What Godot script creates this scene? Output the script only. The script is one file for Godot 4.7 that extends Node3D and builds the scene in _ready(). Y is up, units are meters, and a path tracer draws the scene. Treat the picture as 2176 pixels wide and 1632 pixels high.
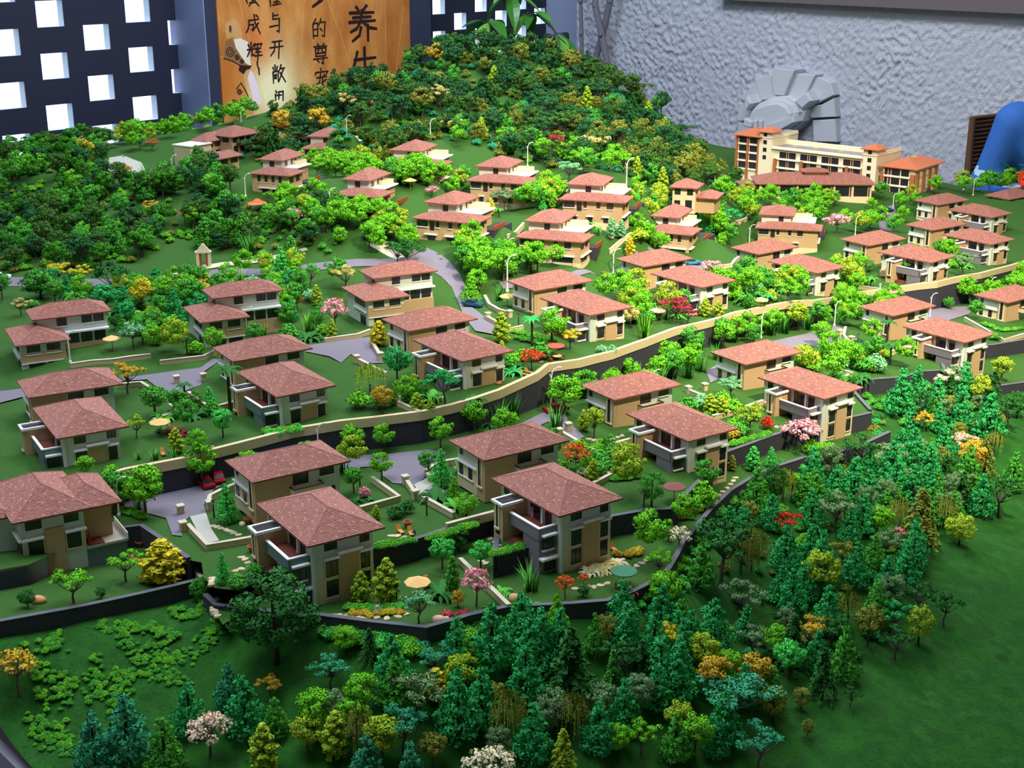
extends Node3D
# A hall with an architectural model of a hillside estate on a large board. One unit is one metre of the hall; the model is built at 1:100.
# Ground of the model: three smooth surfaces (terrace, lower row, outer slope), each a thin-plate spline through surveyed spots.

const EYE := 1.6
var spl := []
var M := {}
var used := {}
var stock := {}
var rng := RandomNumberGenerator.new()


class Mb:
	var v := PackedVector3Array()
	var n := PackedVector3Array()
	var u := PackedVector2Array()
	var c := PackedColorArray()

	func tri(a: Vector3,b: Vector3,d: Vector3,na: Vector3,nb: Vector3,nd: Vector3,col := Color.WHITE,ua := Vector2.ZERO,ub := Vector2.ZERO,ud := Vector2.ZERO):
		v.append(a); v.append(d); v.append(b)
		n.append(na); n.append(nd); n.append(nb)
		u.append(ua); u.append(ud); u.append(ub)
		c.append(col); c.append(col); c.append(col)

	func quad(a: Vector3,b: Vector3,d: Vector3,e: Vector3,col := Color.WHITE,uv := []):
		var m := (b - a).cross(e - a)
		if m.length_squared() < 1e-18:
			m = (d - b).cross(e - b)
		m = m.normalized()
		if uv.is_empty():
			tri(a,b,d,m,m,m,col)
			tri(a,d,e,m,m,m,col)
		else:
			tri(a,b,d,m,m,m,col,uv[0],uv[1],uv[2])
			tri(a,d,e,m,m,m,col,uv[0],uv[2],uv[3])

	func box(p: Vector3,q: Vector3,col := Color.WHITE):
		var a := Vector3(minf(p.x,q.x),minf(p.y,q.y),minf(p.z,q.z))
		var b := Vector3(maxf(p.x,q.x),maxf(p.y,q.y),maxf(p.z,q.z))
		hexa([a,Vector3(b.x,a.y,a.z),Vector3(b.x,a.y,b.z),Vector3(a.x,a.y,b.z)],[Vector3(a.x,b.y,a.z),Vector3(b.x,b.y,a.z),b,Vector3(a.x,b.y,b.z)],col)

	func hexa(lo: Array, hi: Array, col := Color.WHITE):   # lo and hi: rings that run clockwise seen from above
		var k := lo.size()
		for i in k:
			var j := (i + 1) % k
			quad(lo[j],lo[i],hi[i],hi[j],col)
		for i in range(1,k - 1):
			quad_tri(hi[0],hi[i + 1],hi[i],col)
			quad_tri(lo[0],lo[i],lo[i + 1],col)

	func quad_tri(a: Vector3,b: Vector3,d: Vector3,col := Color.WHITE):
		var m := (b - a).cross(d - a).normalized()
		tri(a,b,d,m,m,m,col)

	func tube(path: Array,radii: Array,sides := 6,col := Color.WHITE):
		var rings := []
		for i in path.size():
			var t: Vector3 = (path[mini(i + 1,path.size() - 1)] - path[maxi(i - 1,0)]).normalized()
			var s := t.cross(Vector3(0.31,0.2,0.93)).normalized()
			var w := t.cross(s)
			var ring := []
			for k in sides:
				var a := TAU * k / sides
				ring.append([path[i],s * cos(a) + w * sin(a),radii[i]])
			rings.append(ring)
		for i in path.size() - 1:
			for k in sides:
				var l := (k + 1) % sides
				var p: Array = rings[i][k]; var q: Array = rings[i][l]; var r: Array = rings[i + 1][l]; var s2: Array = rings[i + 1][k]
				var a: Vector3 = p[0] + p[1] * p[2]; var b: Vector3 = q[0] + q[1] * q[2]; var d: Vector3 = r[0] + r[1] * r[2]; var e: Vector3 = s2[0] + s2[1] * s2[2]
				tri(a,b,d,p[1],q[1],r[1],col); tri(a,d,e,p[1],r[1],s2[1],col)
		var z: Array = rings[-1]
		for k in range(1,sides - 1):
			quad_tri(z[0][0] + z[0][1] * z[0][2],z[k][0] + z[k][1] * z[k][2],z[k + 1][0] + z[k + 1][1] * z[k + 1][2],col)

	func lathe(prof: Array, sides := 12, at := Vector3.ZERO, col := Color.WHITE):   # prof: Vector2(radius, height) from the bottom up
		for i in prof.size() - 1:
			var p: Vector2 = prof[i]; var q: Vector2 = prof[i + 1]
			var sl := Vector2(q.y - p.y,p.x - q.x).normalized()
			for k in sides:
				var a := TAU * k / sides; var b := TAU * (k + 1) / sides
				var ca := Vector3(cos(a),0,-sin(a)); var cb := Vector3(cos(b),0,-sin(b))
				var na := ca * sl.x + Vector3.UP * sl.y; var nb := cb * sl.x + Vector3.UP * sl.y
				var w := at + ca * p.x + Vector3.UP * p.y; var x := at + cb * p.x + Vector3.UP * p.y
				var y := at + cb * q.x + Vector3.UP * q.y; var z := at + ca * q.x + Vector3.UP * q.y
				tri(w,x,y,na,nb,nb,col); tri(w,y,z,na,nb,na,col)

	func ball(at: Vector3,r: Vector3,rows := 6,sides := 8,col := Color.WHITE):
		for i in rows:
			for k in sides:
				var q := []
				for c4 in [[i,k],[i,k + 1],[i + 1,k + 1],[i + 1,k]]:
					var th: float = PI * c4[0] / rows - PI / 2; var ph: float = -TAU * c4[1] / sides
					q.append(Vector3(cos(th) * cos(ph),sin(th),cos(th) * sin(ph)))
				var p := []
				for d in q: p.append(at + d * r)
				if i > 0: tri(p[0],p[1],p[2],q[0],q[1],q[2],col)
				if i < rows - 1: tri(p[0],p[2],p[3],q[0],q[2],q[3],col)

	func mesh() -> ArrayMesh:
		var a := []
		a.resize(Mesh.ARRAY_MAX)
		a[Mesh.ARRAY_VERTEX] = v; a[Mesh.ARRAY_NORMAL] = n; a[Mesh.ARRAY_TEX_UV] = u; a[Mesh.ARRAY_COLOR] = c
		var m := ArrayMesh.new()
		m.add_surface_from_arrays(Mesh.PRIMITIVE_TRIANGLES,a)
		return m


# ---- naming and tagging

func numbered(called: String) -> String:
	var k: int = used.get(called,0)
	used[called] = k + 1
	return called if k == 0 else "%s_%03d" % [called,k]

func obj(called: String,m,mat: Material,parent: Node = null) -> MeshInstance3D:
	var o := MeshInstance3D.new()
	o.mesh = m.mesh() if m is Mb else m
	o.material_override = mat
	o.name = called if parent else numbered(called)
	(parent if parent else self).add_child(o,true)
	return o

func tag(o: Node3D,label: String,category: String,group := "",kind := "") -> Node3D:
	o.set_meta("label",label)
	if category: o.set_meta("category",category)
	if group: o.set_meta("group",group)
	if kind: o.set_meta("kind",kind)
	return o

func thing(called: String,label: String,category: String,at := Vector3.ZERO,turn := 0.0,group := "") -> Node3D:
	var o := Node3D.new()
	o.name = numbered(called)
	add_child(o)
	o.position = at
	o.rotation.y = turn
	tag(o,label,category,group)
	return o

func copy(proto: Node3D,called: String,label: String,category: String,at: Vector3,turn := 0.0,group := "",size := 1.0) -> Node3D:
	var o: Node3D = proto.duplicate()
	o.name = numbered(called)
	add_child(o)
	o.visible = true
	o.position = at
	o.rotation.y = turn
	o.scale = Vector3.ONE * size
	for k in o.get_meta_list(): o.remove_meta(k)
	tag(o,label,category,group)
	return o

func struct(called: String,m,mat: Material) -> MeshInstance3D:
	var o := obj(called,m,mat)
	o.set_meta("kind","structure")
	return o


# ---- materials

func rgb(r: int,g: int,b: int) -> Color: return Color8(r,g,b)

func noise_tex(freq: float,ramp: Array,seed_ := 1,normal := false,octaves := 3,size := 512) -> NoiseTexture2D:
	var t := NoiseTexture2D.new()
	var f := FastNoiseLite.new()
	f.seed = seed_; f.frequency = freq; f.fractal_octaves = octaves; f.noise_type = FastNoiseLite.TYPE_SIMPLEX_SMOOTH
	t.noise = f; t.seamless = true; t.width = size; t.height = size; t.as_normal_map = normal
	if normal: t.bump_strength = 6.0
	if ramp:
		var g := Gradient.new()
		g.colors = PackedColorArray(ramp)
		var off := PackedFloat32Array()
		for i in ramp.size(): off.append(float(i) / (ramp.size() - 1))
		g.offsets = off
		t.color_ramp = g
	return t

func plain(col: Color,rough := 0.8,metal := 0.0) -> StandardMaterial3D:
	var m := StandardMaterial3D.new()
	m.albedo_color = col; m.roughness = rough; m.metallic = metal; m.metallic_specular = 0.4
	return m

func grained(col: Array,freq: float,scale: float,rough := 0.85,bump := 0.0,seed_ := 1) -> StandardMaterial3D:
	var m := plain(Color.WHITE,rough)
	m.albedo_texture = noise_tex(freq,col,seed_)
	m.uv1_triplanar = true; m.uv1_world_triplanar = true
	m.uv1_scale = Vector3.ONE * scale
	if bump > 0.0:
		m.heightmap_enabled = true
		m.heightmap_texture = noise_tex(freq * 1.3,[],seed_ + 7)
		m.heightmap_scale = bump
	return m

func leafy(col: Color) -> StandardMaterial3D:
	var key := "leaf" + col.to_html()
	if not M.has(key):
		var m := plain(col,0.75)
		m.metallic_specular = 0.25
		m.vertex_color_use_as_albedo = true
		m.backlight_enabled = true
		m.backlight = Color(0.34,0.36,0.2)
		M[key] = m
	return M[key]

func flat_mat(col: Color,rough := 0.8) -> StandardMaterial3D:
	var key := "flat%s%.2f" % [col.to_html(),rough]
	if not M.has(key): M[key] = plain(col,rough)
	return M[key]

func tile_texture() -> ImageTexture:
	var im := Image.create(256,256,false,Image.FORMAT_RGB8)
	var r := RandomNumberGenerator.new()
	r.seed = 5
	for row in 16:
		for k in 16:
			var t := r.randf()
			var col := rgb(152,100,88).lerp(rgb(170,116,102),t * t)
			if r.randf() < 0.10: col = rgb(192,140,124)
			if r.randf() < 0.08: col = rgb(138,88,78)
			im.fill_rect(Rect2i(k * 16,row * 16,16,16),col)
			im.fill_rect(Rect2i((k * 16 + (8 if row % 2 else 0)) % 256,row * 16,1,16),col.darkened(0.35))
	return ImageTexture.create_from_image(im)

func materials():
	var tile := plain(Color.WHITE,0.8)
	tile.albedo_texture = tile_texture()
	M.tile = tile
	M.fascia = plain(rgb(142,82,70),0.7)
	M.tile_hotel = plain(rgb(200,122,88),0.8)
	M.fascia_hotel = plain(rgb(196,105,70),0.7)
	M.pale = plain(rgb(206,212,198),0.85)
	M.cream = plain(rgb(222,204,164),0.85)
	M.trim = plain(rgb(236,236,232),0.7)
	M.frame = plain(rgb(56,38,36),0.6)
	M.glass = plain(rgb(38,40,48),0.18); M.glass.metallic_specular = 0.6
	M.dark = plain(rgb(46,44,50),0.85)
	M.deck = plain(rgb(110,56,42),0.7)
	M.stone = grained([rgb(168,136,98),rgb(206,174,130),rgb(188,152,112),rgb(222,196,152)],0.09,9.0,0.9,0.06,3)
	M.stone_grey = grained([rgb(92,86,92),rgb(142,132,136),rgb(110,106,116),rgb(156,148,148)],0.09,9.0,0.9,0.06,4)
	M.stone_green = grained([rgb(82,100,100),rgb(112,134,132),rgb(96,116,116),rgb(126,146,142)],0.09,9.0,0.9,0.06,5)
	M.garden_wall = grained([rgb(196,176,136),rgb(212,192,150),rgb(204,184,144)],0.05,8.0,0.9,0.0,6)
	M.retain = grained([rgb(44,44,54),rgb(62,62,72),rgb(52,52,62)],0.06,9.0,0.85,0.04,8)
	M.road = grained([rgb(98,92,106),rgb(122,116,128),rgb(108,102,116)],0.12,7.0,0.9,0.0,9)
	M.paving = grained([rgb(150,150,142),rgb(178,176,166),rgb(164,162,152)],0.12,10.0,0.9,0.0,10)
	M.kerb = plain(rgb(196,186,164),0.85)
	M.grass = grained([rgb(14,62,6),rgb(30,96,14),rgb(20,78,10),rgb(44,112,24)],0.02,1.3,0.95,0.0,11)
	M.grass.detail_enabled = true
	M.grass.detail_blend_mode = BaseMaterial3D.BLEND_MODE_MUL
	M.grass.detail_albedo = noise_tex(0.2,[Color(0.55,0.55,0.55),Color(1,1,1),Color(0.8,0.8,0.8)],12)
	M.grass.detail_uv_layer = BaseMaterial3D.DETAIL_UV_1
	M.grass.heightmap_enabled = true
	M.grass.heightmap_texture = noise_tex(0.25,[],13)
	M.grass.heightmap_scale = 0.15
	M.turf = grained([rgb(34,72,20),rgb(52,94,28),rgb(42,82,24),rgb(62,104,34)],0.06,5.0,0.95,0.06,15)
	M.ridge = plain(rgb(150,98,90),0.8)
	M.retain_cap = plain(rgb(92,92,102),0.8)
	M.lawn = grained([rgb(60,122,30),rgb(84,150,44),rgb(72,136,36)],0.06,5.0,0.95,0.05,14)
	M.trunk = plain(rgb(92,84,78),0.9)
	M.bark = plain(rgb(58,46,38),0.9)
	M.pole = plain(rgb(238,236,226),0.5)
	M.terracotta = plain(rgb(178,92,54),0.8)
	M.wood = plain(rgb(196,134,62),0.7)
	M.redwood = plain(rgb(150,70,44),0.7)
	M.tan = plain(rgb(226,190,128),0.8)
	M.step = plain(rgb(196,180,144),0.85)


# ---- the lie of the land

func land(layer: int,x: float,z: float) -> float:
	var s: Array = spl[layer]
	var h: float = s[0][0] + s[0][1] * x + s[0][2] * z
	var p: PackedVector3Array = s[1]
	for q in p:
		var r2 := (q.x - x) * (q.x - x) + (q.y - z) * (q.y - z)
		if r2 > 0.0: h += q.z * r2 * log(r2)
	return h + s[2]

func survey(base: Array,spots: Array,drop: float):
	var p := PackedVector3Array()
	for i in range(0,spots.size(),3): p.append(Vector3(spots[i],spots[i + 1],spots[i + 2]))
	spl.append([base,p,drop + EYE])

func points(a: Array) -> PackedVector2Array:
	var p := PackedVector2Array()
	for i in range(0,a.size(),2): p.append(Vector2(a[i],a[i + 1]) * 0.001)
	return p

func drape(called: String,poly: PackedVector2Array,layer: int,lift: float,mat: Material,cell: float,rough := 0.0) -> MeshInstance3D:
	var lo := poly[0]; var hi := poly[0]
	for p in poly:
		lo = lo.min(p); hi = hi.max(p)
	var nx := int(ceil((hi.x - lo.x) / cell)) + 1
	var nz := int(ceil((hi.y - lo.y) / cell)) + 1
	var hs := PackedFloat32Array(); hs.resize((nx + 1) * (nz + 1))
	var inn := PackedByteArray(); inn.resize((nx + 1) * (nz + 1))
	var f := FastNoiseLite.new()
	f.frequency = 9.0; f.seed = 3
	for j in nz + 1:
		for i in nx + 1:
			var x := lo.x + i * cell; var z := lo.y + j * cell
			inn[j * (nx + 1) + i] = 1 if Geometry2D.is_point_in_polygon(Vector2(x,z),poly) else 0
	for j in nz + 1:
		for i in nx + 1:
			var near := false
			for dj in [-1,0,1]:
				for di in [-1,0,1]:
					var a := clampi(j + dj,0,nz) * (nx + 1) + clampi(i + di,0,nx)
					if inn[a]: near = true
			if near or cell > 0.05 or nx * nz < 3000:
				var x := lo.x + i * cell; var z := lo.y + j * cell
				hs[j * (nx + 1) + i] = land(layer,x,z) + lift + (f.get_noise_2d(x,z) * rough if rough else 0.0)
	var m := Mb.new()
	var hgt := func(x: float,z: float) -> float:
		var gx := clampf((x - lo.x) / cell,0.0,nx - 0.001); var gz := clampf((z - lo.y) / cell,0.0,nz - 0.001)
		var i := int(gx); var j := int(gz)
		var a := j * (nx + 1) + i
		return lerpf(lerpf(hs[a],hs[a + 1],gx - i),lerpf(hs[a + nx + 1],hs[a + nx + 2],gx - i),gz - j)
	for j in nz:
		for i in nx:
			var a := j * (nx + 1) + i
			var k := inn[a] + inn[a + 1] + inn[a + nx + 1] + inn[a + nx + 2]
			var x := lo.x + i * cell; var z := lo.y + j * cell
			var p00 := Vector3(x,hs[a],z); var p10 := Vector3(x + cell,hs[a + 1],z)
			var p01 := Vector3(x,hs[a + nx + 1],z + cell); var p11 := Vector3(x + cell,hs[a + nx + 2],z + cell)
			if k == 4:
				var nn := (p01 - p00).cross(p10 - p00).normalized()
				m.tri(p00,p01,p11,nn,nn,nn)
				m.tri(p00,p11,p10,nn,nn,nn)
			elif k > 0 or nx * nz < 3000:
				var sq := PackedVector2Array([Vector2(x,z),Vector2(x + cell,z),Vector2(x + cell,z + cell),Vector2(x,z + cell)])
				for piece in Geometry2D.intersect_polygons(sq,poly):
					var ix := Geometry2D.triangulate_polygon(piece)
					for t in range(0,ix.size(),3):
						var w := []
						for s in 3:
							var q: Vector2 = piece[ix[t + s]]
							w.append(Vector3(q.x,(hgt as Callable).call(q.x,q.y),q.y))
						var nn: Vector3 = (w[1] - w[0]).cross(w[2] - w[0])
						if nn.y < 0: m.tri(w[0],w[2],w[1],-nn.normalized(),-nn.normalized(),-nn.normalized())
						else: m.tri(w[0],w[1],w[2],nn.normalized(),nn.normalized(),nn.normalized())
	return struct(called,m,mat)

func ribbon(m: Mb, path: PackedVector3Array, tops: PackedFloat32Array, thick: float):   # path: x, foot, z; tops: the heights of the upper edge
	var side := []
	for i in path.size():
		var t := path[mini(i + 1,path.size() - 1)] - path[maxi(i - 1,0)]
		side.append(Vector3(t.z,0,-t.x).normalized() * thick * 0.5)
	for i in path.size() - 1:
		var a := path[i]; var b := path[i + 1]
		var lo := [a + side[i],a - side[i],b - side[i + 1],b + side[i + 1]]
		var hi := []
		for k in 4:
			var q: Vector3 = lo[k]
			q.y = tops[i] if k < 2 else tops[i + 1]
			hi.append(q)
		var nrm: Vector3 = (lo[1] - lo[0]).cross(lo[2] - lo[0])
		if nrm.y > 0:
			lo.reverse(); hi.reverse()
		m.hexa(lo,hi)


# ---- houses. Local axes: the front faces +Z, the side with the tower faces -X, the ground is y = 0

func slope(m: Mb, e0: Vector3, e1: Vector3, r1: Vector3, r0: Vector3, pitch: float, lift: float):   # one roof slope in courses; e0-e1 eave, r0-r1 ridge, counter-clockwise from outside
	var up := (e1 - e0).cross((r0 + r1) * 0.5 - e0).normalized()
	var along := (e1 - e0).normalized()
	var run := (((r0 + r1) * 0.5 - e0) - along * ((r0 + r1) * 0.5 - e0).dot(along)).length()
	var n := maxi(2,int(run / pitch))
	for i in n:
		var t0 := float(i) / n; var t1 := float(i + 1) / n
		var a := e0.lerp(r0,t0); var b := e1.lerp(r1,t0); var d := e1.lerp(r1,t1); var e := e0.lerp(r0,t1)
		var uv := []
		for q in [a,b,d,e]:
			uv.append(Vector2((q - e0).dot(along) / (0.0036 * 16.0),(1.0 - (run * (t0 if q == a or q == b else t1)) / (pitch * 16.0))))
		m.quad(a + up * lift,b + up * lift,d,e,Color.WHITE,uv)
		m.quad(a,b,b + up * lift,a + up * lift,Color.WHITE,uv)

func hip_roof(parent: Node,x0: float,x1: float,z0: float,z1: float,y: float,h: float,hotel := false,called := "roof") -> MeshInstance3D:
	var m := Mb.new()
	var w := x1 - x0; var d := z1 - z0
	var half := minf(w,d) * 0.5
	var ra: Vector3; var rb: Vector3
	if w > d:
		ra = Vector3(x0 + half,y + h,(z0 + z1) / 2); rb = Vector3(x1 - half,y + h,(z0 + z1) / 2)
	else:
		ra = Vector3((x0 + x1) / 2,y + h,z0 + half); rb = Vector3((x0 + x1) / 2,y + h,z1 - half)
	var c := [Vector3(x0,y,z0),Vector3(x1,y,z0),Vector3(x1,y,z1),Vector3(x0,y,z1)]
	var near := func(p: Vector3): return ra if p.distance_to(ra) < p.distance_to(rb) else rb
	var lift := 0.0005; var pitch := 0.0026
	for i in 4:
		var p: Vector3 = c[(i + 1) % 4]; var q: Vector3 = c[i]
		var rp: Vector3 = (near as Callable).call(p); var rq: Vector3 = (near as Callable).call(q)
		if w == d: rp = ra; rq = ra
		slope(m,p,q,rq,rp,pitch,lift)
	var o := obj(called,m,M.tile_hotel if hotel else M.tile,parent)
	var e := Mb.new()   # eaves board and soffit
	var th := 0.0022
	e.box(Vector3(x0,y - th,z0),Vector3(x1,y - 0.0001,z1))
	obj("eaves_board",e,M.fascia_hotel if hotel else M.fascia,o)
	var k := Mb.new()   # ridge and hip tiles
	for i in 4:
		k.tube([c[i],(near as Callable).call(c[i])],[0.0009,0.0009],5)
	k.tube([ra,rb + Vector3(0,0,0.0001)],[0.001,0.001],5)
	obj("ridge_tiles",k,M.tile_hotel if hotel else M.ridge,o)
	return o

# a box laid on a face: "z" = the +Z face at depth d0, "x" = the -X face; u runs left to right as seen from outside
func on(m: Mb,face: String,at: float,u0: float,u1: float,y0: float,y1: float,a: float,b: float):
	if face == "z": m.box(Vector3(u0,y0,at + a),Vector3(u1,y1,at + b))
	else: m.box(Vector3(at - b,y0,u0),Vector3(at - a,y1,u1))

func window(parent: Node,face: String,at: float,u0: float,u1: float,y0: float,y1: float,panes := 2,surround := false,called := "window") -> Node3D:
	var f := Mb.new()
	var t := 0.0011
	on(f,face,at,u0,u0 + t,y0,y1,-0.001,0.0008)
	on(f,face,at,u1 - t,u1,y0,y1,-0.001,0.0008)
	on(f,face,at,u0 + t,u1 - t,y0,y0 + t,-0.001,0.0008)
	on(f,face,at,u0 + t,u1 - t,y1 - t,y1,-0.001,0.0008)
	for k in range(1,panes):
		var u: float = lerpf(u0,u1,float(k) / panes)
		on(f,face,at,u - 0.0004,u + 0.0004,y0 + t,y1 - t,-0.001,0.0006)
	var o := obj(called,f,M.frame,parent)
	var g := Mb.new()
	on(g,face,at,u0 + t,u1 - t,y0 + t,y1 - t,-0.0008,0.0004)
	obj("pane",g,M.glass,o)
	if surround:
		var s := Mb.new()
		on(s,face,at,u0 - 0.002,u0,y0 - 0.002,y1 + 0.001,0.0,0.0012)
		on(s,face,at,u1,u1 + 0.002,y0 - 0.002,y1 + 0.001,0.0,0.0012)
		on(s,face,at,u0,u1,y0 - 0.0025,y0,0.0,0.0016)
		obj("surround",s,M.cream,o)
	return o

func slab(parent: Node,face: String,at: float,u0: float,u1: float,y0: float,y1: float,out: float,mat: Material,called: String) -> Node3D:
	var m := Mb.new()
	on(m,face,at,u0,u1,y0,y1,0.0,out)
	return obj(called,m,mat,parent)

func block(parent: Node,called: String,p: Vector3,q: Vector3,mat: Material) -> MeshInstance3D:
	var m := Mb.new()
	m.box(p,q)
	return obj(called,m,mat,parent)

func villa_front(storeys: int, block_mat: Material) -> Node3D:   # the villa with the tower and the corner balcony; eaves 0.16 deep, 0.108 wide
	var t := Node3D.new()
	add_child(t)
	var s := 0.029
	var H := s * storeys
	var g := H - 2 * s
	var zf := 0.0715
	block(t,"walls",Vector3(-0.044,-0.012,-0.070),Vector3(0.040,H,zf),M.pale)
	block(t,"plinth",Vector3(-0.0442,-0.012,-0.0702),Vector3(0.0402,g + 0.006,zf + 0.0002),M.cream)
	slab(t,"z",zf,-0.0098,0.0185,-0.012,H - 0.022,0.003,M.stone,"stone_panel")
	slab(t,"z",zf,-0.0118,0.0225,H - 0.0225,H - 0.0195,0.008,M.trim,"canopy")
	window(t,"z",zf,-0.028,-0.0105,H - 0.0165,H - 0.0035,2)
	window(t,"z",zf,0.0215,0.0350,H - 0.0165,H - 0.0035,2)
	for k in storeys - 1:
		var b := H - 0.053 - k * 0.028
		window(t,"z",zf,-0.028,-0.0105,b,b + 0.0255 - k * 0.003,2,true)
		window(t,"z",zf,0.0215,0.0350,b,b + 0.0255 - k * 0.003,2,true)
	slab(t,"z",zf,-0.031,-0.0100,H - 0.0275,H - 0.0250,0.007,M.trim,"canopy")
	slab(t,"z",zf,0.0190,0.0370,H - 0.0275,H - 0.0250,0.007,M.trim,"canopy")
	var pier := Mb.new()
	pier.lathe([Vector2(0.004,-0.012),Vector2(0.004,H - 0.003),Vector2(0,H - 0.003)],10,Vector3(-0.0425,0,zf - 0.0015))
	obj("corner_pier",pier,M.pale,t)
	# corner block with its balcony
	var bx := -0.073; var bz := 0.062
	block(t,"corner_block",Vector3(bx,-0.012,0.025),Vector3(-0.044,H - 0.031,bz),block_mat)
	block(t,"balcony_floor",Vector3(bx,H - 0.032,-0.0065),Vector3(-0.044,H - 0.0295,bz),M.deck)
	var par := Mb.new()
	par.box(Vector3(bx - 0.001,H - 0.037,-0.0065),Vector3(bx + 0.0018,H - 0.0205,bz))
	par.box(Vector3(bx - 0.001,H - 0.037,bz - 0.0018),Vector3(-0.044,H - 0.0205,bz + 0.001))
	var pp := obj("parapet",par,block_mat,t)
	var cop := Mb.new()
	cop.box(Vector3(bx - 0.0018,H - 0.0205,-0.0065),Vector3(bx + 0.0024,H - 0.0188,bz + 0.0016))
	cop.box(Vector3(bx + 0.0024,H - 0.0205,bz - 0.0022),Vector3(-0.044,H - 0.0188,bz + 0.0016))
	obj("coping",cop,M.trim,pp)
	window(t,"z",bz + 0.001,-0.0685,-0.0505,H - 0.051,H - 0.0335,2)
	slab(t,"z",bz,-0.0705,-0.0470,H - 0.0315,H - 0.0288,0.0075,M.trim,"canopy")
	slab(t,"z",bz,-0.0690,-0.0490,H - 0.0540,H - 0.0520,0.0035,M.trim,"window_sill")
	if storeys > 2:
		slab(t,"z",bz,-0.0735,-0.0440,H - 0.0650,H - 0.0620,0.0095,M.trim,"canopy")
		window(t,"z",bz + 0.001,-0.0640,-0.0480,H - 0.083,H - 0.0665,2)
	# tower
	var tz0 := -0.028; var tz1 := -0.0065; var tx := -0.085
	block(t,"tower",Vector3(tx,-0.012,tz0),Vector3(-0.044,H - 0.008,tz1),M.stone)
	var fr := Mb.new()
	for z in [[tz0 + 0.0045,tz0 + 0.0070],[tz1 - 0.0095,tz1 - 0.0070]]:
		on(fr,"x",tx,z[0],z[1],g + 0.014,H - 0.008,0.0,0.0015)
	on(fr,"x",tx,tz0 + 0.0035,tz1 - 0.0060,g + 0.0120,g + 0.0145,0.0,0.0028)
	obj("window_surround",fr,M.cream,t)
	window(t,"x",tx,tz0 + 0.0070,tz1 - 0.0095,g + 0.0145,H - 0.0085,1,false,"tall_window")
	window(t,"x",tx,tz0 + 0.0050,tz1 - 0.0075,g + 0.0050,g + 0.0085,1,false,"low_window")
	var cap := Mb.new()
	var c0 := Vector3(tx - 0.003,H - 0.009,tz0 - 0.003); var c1 := Vector3(-0.052,H - 0.0055,tz1 + 0.003)
	var rim := 0.0035
	cap.box(c0,Vector3(c0.x + rim,c1.y,c1.z))
	cap.box(Vector3(c0.x + rim,c0.y,c0.z),Vector3(c1.x,c1.y,c0.z + rim))
	cap.box(Vector3(c0.x + rim,c0.y,c1.z - rim),Vector3(c1.x,c1.y,c1.z))
	var cp := obj("tower_cap",cap,M.trim,t)
	block(cp,"tower_roof",Vector3(c0.x + rim,c0.y,c0.z + rim),Vector3(c1.x,c0.y + 0.0012,c1.z - rim),M.dark)
	# porch and the openings behind balcony and porch
	block(t,"porch_floor",Vector3(bx - 0.002,g - 0.004,-0.0065),Vector3(-0.044,g + 0.0012,0.025),M.deck)
	for k in 3: block(t,"porch_step",Vector3(bx - 0.004 - 0.0025 * k,g - 0.006,-0.004),Vector3(bx - 0.0015 - 0.0025 * k,g - 0.0012 * k,0.022),M.deck)
	window(t,"x",-0.044,0.000,0.017,g + 0.001,g + 0.0235,2,false,"door")
	window(t,"x",-0.044,0.002,0.028,H - 0.0290,H - 0.0045,3,false,"balcony_door")
	window(t,"x",-0.044,0.036,0.050,H - 0.0290,H - 0.0060,2,false,"balcony_door")
	block(t,"post",Vector3(-0.0475,H - 0.0295,0.0295),Vector3(-0.0440,H,0.0335),M.trim)
	window(t,"x",-0.044,-0.062,-0.050,H - 0.018,H - 0.006,1)
	slab(t,"x",-0.044,-0.066,-0.032,g - 0.002,g + 0.014,0.012,M.stone,"side_wall")
	hip_roof(t,-0.0542,0.0542,-0.08,0.08,H,0.0215)
	return t

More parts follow.
